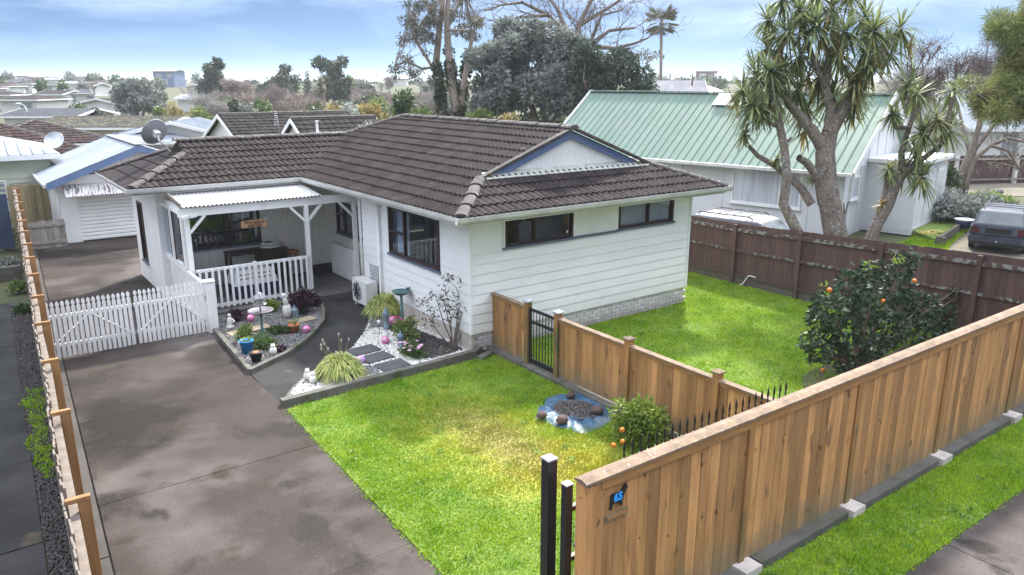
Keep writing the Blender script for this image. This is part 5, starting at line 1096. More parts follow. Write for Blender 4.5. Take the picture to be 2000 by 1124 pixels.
# rose bush
c = G(886, 680, .04); t = thing('rose_bush', 'leggy rose bush with few leaves against the white house corner', 'shrub', c); mb = MB(); lv = []
stems = [((850, 575), (815, 600)), ((905, 545), (875, 540)), ((870, 600), (858, 575)), ((905, 600), (915, 585)), ((920, 610), (930, 590)), ((895, 620), (890, 590)), ((850, 640), (838, 600)), ((915, 640), (925, 600)), ((880, 620), (870, 560))]
for (m1, e1) in stems:
    a = AY(*m1, c.y+random.uniform(-.15, .15)); b = AY(*e1, c.y+random.uniform(-.25, .2)); b.x = min(b.x, 8.25); a.x = min(a.x, 8.2)
    pts = [c+Vector((random.uniform(-.06, .06), random.uniform(-.05, .05), 0)), c.lerp(a, .5)+Vector((random.uniform(-.05, .05), 0, 0)), a, b]; mb.tube(pts, [.016, .012, .009, .004], 5)
    for q in range(5):
        s = a.lerp(b, q/4); mb.tube([s, s+Vector((random.uniform(-.15, .15), random.uniform(-.12, .12), random.uniform(-.02, .14)))], [.005, .003], 3); lv.append(np.array(s)+RNG.normal(size=3)*.05); lv.append(np.array(s)+RNG.normal(size=3)*.10)
mb.tube([c, AY(905, 600, c.y), AY(890, 560, c.y), AY(868, 542, c.y-.05)], [.014, .01, .006, .003], 5)
mb.build('stem', 'bark_red', t); poly_arr('leaves', clump_leaves(lv, [.06]*len(lv), -7, .06, .04), 4, 'leaf_dull', t) if False else None
MT['leaf_dull'] = mat('dull_rose_leaf', (.085, .07, .045), (.06, .075, .035), 8, rough=.6, island=.45, trans=.2)
poly_arr('leaves', clump_leaves(lv, [.06]*len(lv), -7, .06, .04), 4, 'leaf_dull', t)
MB().ball(G(881, 672, .1), .08, 1, .8, .9, jit=.08).build('base_stump', 'bark_red', t)
o = MB().ball(G(862, 690, .1), .11, .6, .6, 1.5, jit=.06).build('stone_ornament', 'kerb', origin=G(862, 690, 0)); tag(o, 'grey upright stone at the foot of the rose bush', 'stone')
# tarp pond
pcn = Vector((7.86, 8.98, 0)); MT['pond_stone'] = mat('dark_pond_pebble', (.06, .055, .053), (.11, .10, .095), 9, rough=.7, island=.5)
MT['tarp'].use_backface_culling = False
mb = MB(); K = 110; NR_ = 14
from mathutils import noise as MN
for i in range(NR_+1):
    f = i/NR_
    for j in range(K):
        a = 2*PI*j/K; out = .72*(1+.09*math.sin(2*a+.6)+.06*math.sin(5*a)+.035*math.sin(11*a+1)); inn = .30*(1+.35*math.sin(a+.4)+.12*math.sin(3*a))
        rd = inn+(out-inn)*f; x = pcn.x+.02+rd*math.cos(a)*.95; y = pcn.y-.02+rd*math.sin(a)*1.06
        wr = MN.noise(Vector((math.cos(a)*5.2, math.sin(a)*5.2, f*1.3)))*.5+MN.noise(Vector((x*7, y*7, 3)))*.35+abs(MN.noise(Vector((math.cos(a)*11, math.sin(a)*11, f*2.0))))*.45
        z = .010+math.sin(PI*min(1, f*1.02))*(.030+.055*wr)+.014*max(0, wr)
        mb.v.append((x, y, max(.007, z)))
for i in range(NR_):
    for j in range(K): mb.f.append((i*K+j, i*K+(j+1) % K, (i+1)*K+(j+1) % K, (i+1)*K+j))
o = mb.build('tarpaulin', 'tarp', smooth=True); tag(o, 'crumpled blue tarpaulin ring lining a pebble pond on the front lawn', 'tarp')
pebbles('pond_pebbles', [(pcn.x+.36*math.cos(a), pcn.y+.42*math.sin(a)) for a in [i*PI/8 for i in range(16)]], 1000, .024, 'pond_stone', 'grey pebbles heaped inside the blue tarpaulin ring', z=.03)
for (px, py, s, lab) in ((1058, 818, .10, 'pale brown rock weighing down the outer rim of the blue tarpaulin'), (1098, 828, .115, 'dark red-brown rock on the blue tarpaulin near the lawn'), (1167, 810, .12, 'dark red-brown rock on the blue tarpaulin near the mandarin bush'), (1115, 778, .09, 'dark flat rock on the tarpaulin by the fence footing')):
    c = G(px, py, .03); o = MB().ball(c+Vector((0, 0, s*.62)), s*.85, 1.1, .95, .78, 12, 8, .07).build('rock', 'rock', origin=c, smooth=True); tag(o, lab, 'rock')
# citrus
def fruit(c, lab, r=.04):
    o = MB().ball(c, r, 1, 1, .93, 12, 8).build('orange_fruit', 'orange', origin=c, smooth=True); return tag(o, lab, 'fruit', None)
mc = Vector((7.83, 7.42, 0))
shrub('mandarin_bush', 'small yellow-green mandarin bush behind the spear-topped gate', mc, .50, .50, .74, 'leaf_yel', n=3400, ln=.10, wd=.032, lumps=11, droop=.1)
for (px, py, lab) in ((1215, 840, 'pale orange mandarin high on the small bush'), (1198, 870, 'bright mandarin low on the small bush above the lawn'), (1216, 863, 'half-hidden mandarin behind the spear-topped gate')):
    d_ = 7.12 if px != 1216 else 7.1; fruit(AY(px, py, d_), lab, .040)
oc = Vector((13.3, 7.15, 0)); t = thing('orange_tree', 'dense dark green orange tree by the tall front fence', 'tree', oc)
Cn = []; R = []
for (px, py, r, dy) in ((1620, 600, .42, 0), (1660, 560, .42, .1), (1700, 600, .5, -.2), (1690, 540, .36, .2), (1750, 560, .46, 0), (1765, 520, .30, .1), (1780, 505, .22, 0), (1800, 600, .5, .1), (1740, 640, .5, -.2), (1650, 650, .45, -.1), (1610, 660, .36, .1), (1580, 665, .24, 0), (1700, 680, .42, -.2), (1640, 700, .34, 0), (1840, 620, .34, .1), (1862, 585, .20, 0), (1868, 565, .13, 0), (1800, 650, .4, -.2), (1600, 620, .32, .2), (1760, 600, .5, .4), (1690, 600, .5, .5), (1845, 650, .35, -.1), (1600, 690, .25, -.1), (1660, 720, .26, -.1), (1720, 500+20, .16, 0)):
    p = AY(px, py, oc.y+dy); Cn.append(np.array(p)); R.append(r*.72)
mb = MB()
for p in Cn: mb.tube([oc+Vector((random.uniform(-.1, .1), random.uniform(-.1, .1), -.02)), oc.lerp(Vector(p), .5)+Vector((0, 0, .1)), Vector(p)], [.05, .03, .008], 5, cap=False)
mb.build('trunk', 'bark', t); V = clump_leaves(Cn, R, 2300, .13, .066, shell=.35, droop=.25); V[:, 2] = np.maximum(V[:, 2], .02); poly_arr('crown', V, 4, 'leaf_dark', t)
for (px, py, q_) in ((1752, 505, .1), (1869, 560, .07), (1698, 522, .08), (1610, 565, .1), (1715, 600, .12)): kind(poly_arr('young_shoot', clump_leaves([np.array(AY(px, py, oc.y))], [q_], -16, .10, .045), 4, 'leaf_yel', t), 'stuff')
for (px, py, lab) in ((1786, 549, 'bright orange on the upper side of the dark orange tree'), (1620, 567, 'orange half hidden in leaves next to the brown fence'), (1724, 588, 'small orange deep in the middle of the orange tree')): fruit(AY(px, py, oc.y-.42), lab, .045)
for (px, py, lab) in ((1585, 702, 'fallen orange on the lawn farthest out from the orange tree'), (1610, 708, 'fallen orange under the lowest leaves of the orange tree'), (1607, 724, 'largest fallen orange on bare soil by the front fence')):
    fruit(G(px, py, .04), lab, .045)
o = kind(MB().prism([(oc.x+1.2*math.cos(a)*1.1-.3, oc.y+.9*math.sin(a)-.3) for a in [i*PI/9 for i in range(18)]], -.02, .018).build('bare_soil', 'soil'), 'structure')
# ================================================================== GARAGE AND YARD FENCES
t = thing('garage', 'white garage with roller door and blue barge boards at the end of the driveway', 'garage', (5.3, 32, 0))
gx0, gx1, gy0, gy1, gr = 2.66, 8.0, 29.9, 35.6, 5.33
mb = MB(); mb.box(gx0, 3.2, gy0, gy0+.1, 0, 2.2); mb.box(5.75, gx1, gy0, gy0+.1, 0, 2.2); mb.box(3.2, 5.75, gy0, gy0+.1, 2.0, 2.2)
mb.extrude([(gx0, gy0, 2.2), (gx1, gy0, 2.2), (gr, gy0, 3.17)], (0, .1, 0)); mb.box(gx1-.1, gx1, gy0+.1, gy1, 0, 2.2); mb.box(gx0, gx1, gy1-.1, gy1, 0, 2.2); mb.build('wall', 'white', t)
corrugated('side_wall', (gx0, gy1, 0), (0, -1, 0), (0, 0, 1), gy1-gy0-.02, 2.2, 'white', t, pitch=.19, amp=.018, ribs=True)
sl_ = (3.26-2.12)/(gr-2.32)
for s in (-1, 1):
    ex = gr+s*(gr-2.32)
    o = corrugated('roof_sheet', (ex, gy0-.35 if s > 0 else gy1+.15, 2.12), (0, 1 if s > 0 else -1, 0), (-s, 0, sl_), gy1-gy0+.5, math.hypot(gr-2.32, 1.14), 'zinc', t, pitch=.14, amp=.008)
    MB().extrude([(ex, gy0-.38, 2.10), (gr, gy0-.38, 3.24), (gr, gy0-.38, 3.02), (ex, gy0-.38, 1.88)], (0, .03, 0)).build('barge_board', 'blue_trim', t)
MB().beam((gr, gy0-.36, 3.275), (gr, gy1+.15, 3.275), .3, .03).build('ridge_cap', 'zinc', t)
MB().box(2.24, 2.34, gy0-.35, gy1+.15, 1.98, 2.10).build('gutter', 'gutter', t)
for i in range(15): z = .02+i*.132; MB().extrude([(3.2, gy0+.03, z+.004), (3.2, gy0+.012, z+.03), (3.2, gy0+.012, z+.105), (3.2, gy0+.03, z+.130)], (2.55, 0, 0)).build('door_slat', 'zinc_door' if 'zinc_door' in MT else 'white', t)
mb = MB(); c0 = AY(122, 363, gy0-.02)
o = corrugated('awning', (2.82, gy0-.55, 1.66), (1, 0, 0), (0, .53, .36), 3.1, .64, 'awning', t, pitch=.09, amp=.014) if 'awning' in MT else None
MT['awning'] = mat('streaked_white_awning', (.66, .65, .64), (.55, .53, .52), 3, rough=.6, spots=(((.10, .06, .075), 3.2, .50, .10, (9, 1, 1)),))
corrugated('awning', (2.82, gy0-.55, 1.66), (1, 0, 0), (0, .53, .36), 3.1, .64, 'awning', t, pitch=.09, amp=.014)
mb = MB().extrude([(2.82, gy0-.55, 1.64), (2.82, gy0, 2.02), (2.82, gy0, 1.94)], (.02, 0, 0)); mb.build('awning_end', 'white', t)
v = AY(183, 334, gy0); mb = MB()
for i in range(4): mb.box(v.x-.16, v.x+.16, gy0-.02, gy0+.01, v.z-.11+i*.055, v.z-.07+i*.055)
mb.build('vent', 'pale_rail', t); MB().tube([(v.x-.2, gy0-.1, v.z+.14), (v.x-.2, gy0, v.z+.12)], .03, 6).build('lamp', 'plastic_w', t)
t = thing('low_fence', 'low grey weathered board fence between boundary fence and garage', 'fence', (2, 29.4, 0))
for i in range(7): MB().box(1.38+i*.185, 1.38+i*.185+.178, 29.4, 29.42, .0, .92+random.uniform(-.02, .02)).build('board', 'grey_wood', t)
for z in (.15, .72): MB().box(1.38, 2.68, 29.37, 29.4, z, z+.09).build('rail', 'grey_wood', t)
t = thing('back_fence', 'tall yellowed paling fence with ragged tops behind the low grey fence', 'fence', (2, 33.2, 0))
x = 1.35
while x < 2.55:
    MB().box(x, x+.125, 33.2+.02*(int(x*9) % 2), 33.22+.02*(int(x*9) % 2), .0, 1.72+random.uniform(-.05, .05)).build('paling', 'yellow_wood', t); x += .115
for z in (.4, 1.2): MB().box(1.3, 2.6, 33.24, 33.28, z, z+.08).build('rail', 'yellow_wood', t)
b_ = G(60, 424); shrub('grass_tuft', 'rough green grass growing at the foot of the yellowed fence', (1.9, 30.6, 0), .5, .3, .55, 'leaf_lime', n=700, ln=.22, wd=.015, cat='plant')
MT['blue_iron'] = mat('dark_blue_iron', (.035, .055, .10), (.05, .07, .12), 2, rough=.5)
t = thing('iron_fence', 'dark blue ribbed iron fence beyond the boundary fence', 'fence', (.5, 29, 0))
corrugated('sheet', (-5, 29.0, .2), (1, 0, 0), (0, 0, 1), 6.15, 1.75, 'blue_iron', t, pitch=.2, amp=.03, ribs=True); MB().box(-5, 1.15, 29.02, 29.06, 1.86, 1.93).build('top_rail', 'pale_rail', t)
kind(MB().box(-5, 1.05, 25.2, 25.4, -.03, .35).build('low_garden_wall', 'kerb'), 'structure')
# satellite dish
def dish(name, label, c, r, face, foot, m='metal_grey', arm=True):
    t = thing(name, label, 'satellite dish', foot); c = Vector(c); f = Vector(face).normalized(); a = f.cross(Vector((0, 0, 1))).normalized(); b = a.cross(f); mb = MB(); K = 22
    for i in range(5):
        q = r*i/4
        for j in range(K): an = 2*PI*j/K; p = c+(a*math.cos(an)+b*math.sin(an)*1.06)*q-f*(r*.22*(1-(i/4)**2)); mb.v.append(tuple(p))
    for i in range(4):
        for j in range(K): mb.f.append((i*K+j, i*K+(j+1) % K, (i+1)*K+(j+1) % K, (i+1)*K+j))
    mb.build('reflector', m, t, smooth=True)
    K2 = [c+(a*math.cos(2*PI*j/K)+b*math.sin(2*PI*j/K)*1.06)*r for j in range(K+1)]; MB().tube(K2, .012, 5).build('rim', m, t)
    bk = c-f*r*.26
    MB().beam(bk+f*.02, bk-f*.12, .14, .16).build('mount', 'plastic_w', t)
    MB().tube([bk-f*.10, bk-f*.14+Vector((0, 0, -.12)), Vector(foot).lerp(bk, .3), Vector(foot)], .024, 7).build('mast', 'plastic_w', t)
    if arm: e = c+f*r*.8-b*r*.35; MB().tube([c-b*r*.95, e], .012, 5).build('feed_arm', m, t); MB().ball(e, .04).build('receiver', 'plastic_w', t)
    return t
dish('satellite_dish', 'large grey satellite dish on the left end of the house roof', AY(301, 258, 22.2), .335, (-.25, .9, .45), (4.75, 22.3, EZ+S_*1.6+.02))
# ================================================================== NEIGHBOURING HOUSES
def house(label, cx, cy, w, d, wh, rh, style, wallm, roofm, rot=0., base=None, over=.45, wins=(), tiles=False, gablem=None, name='house', group=None, ribs=0, chimney=None, fascia='white'):
    base = terrain(cx, cy) if base is None else base
    t = thing(name, label, 'house' if name != 'shed' else 'shed', (cx, cy, base-.05), group); t.rotation_euler.z = rot; WORLD[t] = Vector((0, 0, 0))
    X, Y = w/2, d/2; mb = MB().box(-X, X, -Y, Y, 0, wh)
    if style == 'gable':
        for s in (-1, 1): mb.extrude([(s*X, -Y, wh), (s*X, Y, wh), (s*X, 0, rh)], (-s*.1, 0, 0))
    mb.build('wall', wallm, t)
    xo, yo = X+over, Y+over; sl = (rh-wh)/Y; ez = wh-sl*over
    if style == 'gable': sls = [[(-xo, -yo, ez), (xo, -yo, ez), (xo, 0, rh), (-xo, 0, rh)], [(xo, yo, ez), (-xo, yo, ez), (-xo, 0, rh), (xo, 0, rh)]]
    else:
        q = max(.05, X-Y*.98); sls = [[(-xo, -yo, ez), (xo, -yo, ez), (q, 0, rh), (-q, 0, rh)], [(xo, yo, ez), (-xo, yo, ez), (-q, 0, rh), (q, 0, rh)], [(-xo, yo, ez), (-xo, -yo, ez), (-q, 0, rh)], [(xo, -yo, ez), (xo, yo, ez), (q, 0, rh)]]
    mr = MB()
    for s in sls: mr.extrude([Vector(p)+Vector((0, 0, .02)) for p in s], (0, 0, .05))
    rf_ = mr.build('roof', roofm, t)
    if tiles or ribs:
        out = MB(); me = tile_mesh('coarse', .33, .36, .03, .035, 1, 4, roofm) if tiles else None
        for s in sls[:1]+sls[2:3]:
            U = Vector(s[1])-Vector(s[0]); Vv = (Vector(s[2]) if len(s) == 3 else Vector(s[3]))-Vector(s[0]); U.normalize(); Vv = (Vv-U*Vv.dot(U)); F = frame(Vector(s[0])+Vector((0, 0, .075)), U, Vv); poly = uv_of(F, [Vector(p)+Vector((0, 0, .075)) for p in s])
            if tiles:
                cells = tile_cells(None, None, None, [poly], .33, .36); c = clip_tiles(cells, [poly], me, .33, .36); out.add([tuple(F @ Vector(v)) for v in c.v], c.f)
            else:
                lu = max(p[0] for p in poly); u = ribs*.5
                while u < lu:
                    vs = []
                    for i in range(len(poly)):
                        (x1, y1), (x2, y2) = poly[i], poly[(i+1) % len(poly)]
                        if (x1-u)*(x2-u) < 0: vs.append(y1+(y2-y1)*(u-x1)/(x2-x1))
                    if len(vs) >= 2: out.beam(F @ Vector((u, min(vs), .012)), F @ Vector((u, max(vs), .012)), .035, .03, up=F.to_3x3() @ Vector((0, 0, 1)))
                    u += ribs
        kind(out.build('roof_tiles' if tiles else 'roof_ribs', roofm, rf_), 'stuff')
        if tiles:
            mc_ = MB(); q = X+over if style == 'gable' else max(.05, X-Y*.98); mc_.tube([(-q, 0, rh+.07), (q, 0, rh+.07)], .09, 6)
            if style != 'gable':
                for sx_ in (-1, 1):
                    for sy_ in (-1, 1): mc_.tube([(sx_*q, 0, rh+.07), (sx_*xo, sy_*yo, ez+.07)], .085, 6)
            mc_.build('ridge_caps', 'ridge', rf_)
    mf = MB(); mf.box(-xo-.04, xo+.04, -yo-.05, -yo, ez-.12, ez+.05); mf.box(-xo-.04, xo+.04, yo, yo+.05, ez-.12, ez+.05)
    if style != 'gable': mf.box(-xo-.05, -xo, -yo, yo, ez-.12, ez+.05); mf.box(xo, xo+.05, -yo, yo, ez-.12, ez+.05)
    else:
        for s in (-1, 1):
            for k in (-1, 1): mf.extrude([(s*xo, k*yo, ez-.14), (s*xo, 0, rh-.1), (s*xo, 0, rh+.08), (s*xo, k*yo, ez+.06)], (s*.04, 0, 0))
    mf.build('fascia', fascia, t)
    for (fc, u, z, ww, hh) in wins:
        def B(mb, p, q, d0, d1, za, zb):
            if fc == 'f': mb.box(u+p, u+q, -Y-d1, -Y-d0, za, zb)
            elif fc == 'l': mb.box(-X-d1, -X-d0, u+p, u+q, za, zb)
            else: mb.box(X+d0, X+d1, u+p, u+q, za, zb)
        mw = MB(); h2 = ww/2; B(mw, -h2-.06, h2+.06, .0, .05, z-.06, z); B(mw, -h2-.06, h2+.06, .0, .05, z+hh, z+hh+.06); B(mw, -h2-.06, -h2, 0, .05, z, z+hh); B(mw, h2, h2+.06, 0, .05, z, z+hh)
        if ww > 1.2: B(mw, -.03, .03, 0, .05, z, z+hh)
        wn_ = mw.build('window', 'white', t); mp_ = MB(); B(mp_, -h2, h2, .0, .02, z, z+hh); mp_.build('pane', 'pane', wn_)
    if chimney: x_, y_, h_ = chimney; MB().box(x_-.3, x_+.3, y_-.2, y_+.2, rh-.6, rh+h_).build('chimney', 'tile_red', rf_)
    return t
MT['pane'] = mat('curtained_pane', (.17, .19, .22), (.36, .38, .41), 1.6, stretch=(3, 3, .4), rough=.12, spec=.6)
MT['palegreen'] = mat('pale_green_board', (.50, .52, .40), (.46, .48, .37), 2, rough=.6)
MT['offwhite'] = mat('off_white_wall', (.70, .69, .66), (.64, .63, .60), .5, rough=.7)
MT['beige'] = mat('beige_wall', (.52, .46, .38), (.46, .41, .34), .5, rough=.7)
MT['bluewall'] = mat('slate_blue_wall', (.13, .18, .30), (.11, .16, .26), .5, rough=.6)
MT['olive'] = mat('olive_green_wall', (.26, .29, .13), (.23, .26, .11), 1, rough=.7)
MT['greyroof'] = mat('grey_shingle_roof', (.33, .31, .32), (.27, .255, .265), 1.2, rough=.8, spots=(((.40, .36, .33), 1.5, .6, .1),))
MT['brownroof'] = mat('brown_far_roof', (.024, .018, .0175), (.038, .030, .029), 1.0, rough=.85, spec=.1)
MT['redbrick'] = mat('red_brick_wall', (.20, .115, .10), (.16, .095, .085), 1, rough=.85)
MT['slate_roof'] = mat('slate_grey_roof', (.05, .054, .062), (.065, .07, .078), 1, rough=.85, spec=.08)
def HB(label, px, pyr, d, wpx, dep, wh, style, wm, rm, rot=0, **k):
    p = PD(px, pyr, d); b = terrain(p.x, p.y); rh = max(wh+.5, p.z-b); return house(label, p.x, p.y, wpx*PXM(d), dep, wh, rh, style, wm, rm, rot, base=b, **k)
VR = -YAW
# near left: pale green board house with ribbed metal roof
pa = AY(108, 304, 33.5)
t = house('pale green weatherboard cottage with ribbed pale metal roof', pa.x-4.2, 36.6, 8.0, 6.0, pa.z+.15, PD(-60, 240, 33).z, 'hip', 'palegreen', 'zinc', 0, base=0, over=.3, wins=(('f', 1.45, .85, 2.0, 1.05),), ribs=.38)
for i in range(11): MB().extrude([(-4, -3.0, .2+i*.18), (-4, -3.03, .2+i*.18), (-4, -3.005, .38+i*.18)], (8, 0, 0)).build('weatherboard', 'palegreen', t)
pa = AY(185, 300, 43)
house('cream house with red-brown tiled hip roof behind the pale green cottage', pa.x-7.4, 46.2, 14.5, 7.0, pa.z+.1, AY(30, 243, 46).z, 'hip', 'palegreen', 'tile_red', 0, base=0, over=.45, tiles=True)
pb = AY(190, 300, 47)
house('small red-brown tiled gable wing beside the cream house', pb.x-2.4, 50.5, 6.0, 6.0, 2.35, AY(75, 237, 50).z, 'hip', 'palegreen', 'tile_red', 0, base=0, tiles=True)
dish('roof_dish', 'grey satellite dish on the red-brown tiled roof', AY(105, 274, 42.2), .42, (-.3, -.7, .5), (AY(100, 292, 42.2).x, 42.3, AY(100, 292, 42.2).z), arm=False)
# mossy roof, grey roof, blue-grey metal roof
HB('long low house with mossy tiled roof beyond the garage', 235, 236, 60, 230, 8, 2.2, 'gable', 'beige', 'tile_moss', -.62, tiles=True)
HB('grey-roofed house with white gable beyond the red-brown roofs', 120, 230, 72, 130, 7, 2.3, 'gable', 'offwhite', 'slate_roof', -.62)
HB('white house with blue-grey metal roof and slate blue gable behind the satellite dish', 360, 234, 47, 150, 7, 2.3, 'gable', 'offwhite', 'zinc2', 1.05, fascia='white', wins=(('l', 0, 1, 2.0, 1.0),), ribs=.5)
HB('white house with ribbed pale metal roof joined beside the mossy roof', 290, 247, 46, 150, 6, 2.2, 'hip', 'offwhite', 'zinc', -.3, wins=(('f', 0, .9, 2.2, 1.1), ('f', -2.2, .9, 1.0, 1.1)), ribs=.45)
# dark tiled pair
ya = 41.; xa, xb = AY(436, 225, ya).x, AY(668, 224, ya).x
house('long white house with dark tiled gable roof behind the main roof', (xa+xb)/2, ya, xb-xa, 8.0, 2.2, AY(500, 223, ya).z, 'gable', 'offwhite', 'tile_far', 0, base=0, tiles=True, over=.3)
yb = 33.5; xa, xb = AY(580, 236, yb).x, AY(720, 234, yb).x
t = house('smaller white gabled house with dark tiled roof and white vent pipe', (xa+xb)/2, yb, xb-xa, 6.0, 2.1, AY(600, 232, yb).z, 'gable', 'offwhite', 'tile_far', 0, base=0, tiles=True, over=.3)
vp = AY(620, 258, yb-1.5); o = MB().tube([vp+Vector((0, 0, -.3)), vp+Vector((0, 0, .42))], .055, 8).build('vent_pipe', 'plastic_w', origin=vp); tag(o, 'white vent pipe standing on the dark tiled roof', 'pipe'); MB().tube([vp+Vector((0, 0, .42)), vp+Vector((0, 0, .48))], .08, 8).build('cowl', 'plastic_w', o); MB().box(vp.x-.22, vp.x+.22, vp.y-.2, vp.y+.1, vp.z-.12, vp.z-.02).build('flashing', 'plastic_w', o)
an = AY(547, 268, 36.4); t = thing('tv_antenna', 'thin television antenna above the dark tiled roof', 'antenna', an)
tp = AY(540, 219, 36.4); MB().tube([an, tp+Vector((0, 0, .1))], .012, 5).build('mast', 'metal_grey', t)
for i in range(8): z = tp+Vector((-.05, 0, .02-i*.09)); MB().tube([z+Vector((-.1-.01*i, -.12, 0)), z+Vector((.1+.01*i, .12, 0))], .007, 4).build('element', 'plastic_w', t)
# the hillside of houses on the left
hs = [
 ('white house with dark brown hip roof and two round bushes in front', 55, 184, 190, 44, 8, 2.4, 'hip', 'offwhite', 'brownroof', -.5, (('f', -1, .8, 1.5, 1.1), ('f', 1.5, .8, 1.2, 1.1))),
 ('wide white house with brown hip roof high on the hill', 45, 175, 260, 60, 9, 2.7, 'hip', 'offwhite', 'brownroof', -.5, (('f', -3, .9, 1.8, 1.1), ('f', 3, .9, 1.8, 1.1))),
 ('white house with dark hip roof at the edge of the suburb', 14, 205, 120, 44, 8, 2.3, 'hip', 'offwhite', 'brownroof', -.4, (('f', -.5, .9, 1.0, .9), ('f', 1.2, .9, .8, .9))),
 ('long pale grey house with dark hip roof behind the street lamp', 72, 213, 105, 66, 8, 2.3, 'hip', 'offwhite', 'brownroof', -.6, (('f', 1.0, .7, 1.6, 1.2),)),
 ('white gabled house with brown roof next to the round green shrub', 122, 206, 125, 46, 7, 2.3, 'gable', 'offwhite', 'brownroof', -.6, (('f', .6, .8, 1.2, 1.1),)),
 ('white house with ribbed pale roof halfway up the hill', 142, 181, 200, 50, 8, 2.3, 'hip', 'offwhite', 'zinc', -.5, (('f', -1, .8, 2.0, 1.1),)),
 ('pinkish roofed white house beside bare trees on the hill', 205, 177, 215, 44, 8, 2.4, 'hip', 'offwhite', 'tile_red', -.5, (('f', 0, .8, 2.0, 1.0),)),
 ('white gabled house left of the big round eucalypt', 218, 208, 98, 50, 7, 2.2, 'gable', 'offwhite', 'brownroof', .5, ()),
 ('two-storey slate blue block on the skyline', 333, 168, 260, 38, 10, 5.2, 'gable', 'bluewall', 'zinc', -.6, (('f', -1.5, 3.2, 1.4, 1.0), ('f', 2, 3.2, 1.4, 1.0), ('f', 0, 1, 2.2, 1.4))),
 ('low white building beyond the yellow-green shrubs', 385, 205, 120, 44, 6, 2.0, 'gable', 'offwhite', 'zinc', -.6, ()),
 ('beige house with white roof right of the slate blue block', 400, 188, 170, 36, 7, 2.4, 'gable', 'beige', 'zinc', .3, (('f', 0, .8, 1.2, 1.1),)),
 ('white roofed house behind the pink bare trees', 690, 172, 210, 60, 8, 2.3, 'hip', 'redbrick', 'zinc', -.6, ()),
 ('white house with pale roof on the skyline by the eucalypt', 775, 155, 300, 40, 8, 2.6, 'hip', 'offwhite', 'zinc2', -.6, (('f', 0, .8, 1.6, 1.1),)),
 ('red tile roofed brick house behind the ivy trunks', 875, 176, 120, 60, 8, 2.4, 'hip', 'redbrick', 'tile_red', -.6, ()),
 ('brown tiled house on the far left slope', 8, 193, 165, 50, 8, 2.4, 'hip', 'offwhite', 'tile_red', -.5, ()),
 ('dark roofed bungalow behind the slim hilltop tree', 92, 172, 300, 55, 8, 2.6, 'hip', 'offwhite', 'brownroof', -.6, ()),
 ('brown roofed house in front of the far poplar row', 165, 174, 290, 60, 9, 2.6, 'hip', 'offwhite', 'brownroof', -.6, (('f', 0, .8, 2.2, 1.1),)),
]
for (lab, px, py, d, wp, dp, wh, st, wm, rm, rot, wn) in hs: HB(lab, px, py, d, wp, dp, wh, st, wm, rm, rot, wins=wn)
for i in range(18):
    px, py = random.uniform(-30, 225), random.uniform(176, 200); d = 330-(py-176)*8.5
    o = HB('small white house among the trees on the far hillside', px, py, d, random.uniform(22, 34), 7, 2.4, random.choice(['hip', 'hip', 'gable']), 'offwhite', random.choice(['brownroof', 'brownroof', 'slate_roof', 'tile_red', 'zinc']), random.uniform(-.9, .3), wins=(('f', -1.2, .8, 1.2, 1.1), ('f', 1.4, .8, 1.2, 1.1)), group='small houses on the far hillside')
p = PD(60, 245, 70); q = PD(52, 215, 70); t = thing('street_lamp', 'slim curved street lamp among the houses on the left', 'street lamp', (p.x, p.y, terrain(p.x, p.y)))
e = PD(47, 206, 70); MB().tube([(p.x, p.y, -.02), Vector((p.x, p.y, 0)).lerp(q, .7), q, e, PD(38, 203, 70)], [.06, .05, .045, .035, .03], 6).build('pole', 'plastic_w', t); MB().ball(PD(36, 203, 70), .16, 1.6, .7, .5).build('lamp_head', 'plastic_w', t)
# right distance
hr = [('old house with steep grey roof and olive gable behind the green roof', 1320, 158, 62, 95, 7.5, 2.2, 'gable', 'olive', 'greyroof', -.55, ()),
      ('white roofed house beyond the olive gable', 1385, 168, 130, 50, 8, 2.4, 'hip', 'offwhite', 'zinc', -.55, (('f', 0, .7, 1.2, 1),)),
      ('white roofed house low behind the olive gable', 1372, 176, 95, 40, 7, 2.2, 'hip', 'offwhite', 'iron', -.55, ())]
for (lab, px, py, d, wp, dp, wh, st, wm, rm, rot, wn) in hr: HB(lab, px, py, d, wp, dp, wh, st, wm, rm, rot, wins=wn)
p = PD(1352, 160, 58); o = MB().lathe((p.x, p.y, p.z-.3), [(.06, 0), (.05, .5), (.015, 1.0)], 6).build('finial', 'brown', origin=p); tag(o, 'slim dark finial on the olive gable', 'finial')
bz = PD(1380, 148, 330); t = thing('apartment_block', 'far red-brown and white apartment block on the skyline', 'building', (bz.x, bz.y, terrain(bz.x, bz.y))); ang = -YAW-.25; t.rotation_euler.z = ang; WORLD[t] = Vector((0, 0, 0)); hh = bz.z+1.5-terrain(bz.x, bz.y)
MB().box(-4.4, 4.4, -5, 5, 0, hh).build('wall', 'redbrick', t); MB().box(-2.9, -.2, -5.3, -5, 0, hh-.8).build('white_bay', 'offwhite', t); MB().box(3.2, 4.6, -5.2, 5, 0, hh-.5).build('stair_tower', 'offwhite', t); MB().box(-4.7, 4.7, -5.4, 5.2, hh, hh+.35).build('roof', 'greyroof', t)
for i in range(3):
    for x in (-2.2, -.9, 1.2, 2.2): MB().box(x-.4, x+.4, -5.36 if x < 0 else -5.06, -5.0, hh-2.2-i*2.4, hh-1.2-i*2.4).build('window', 'pane', t)
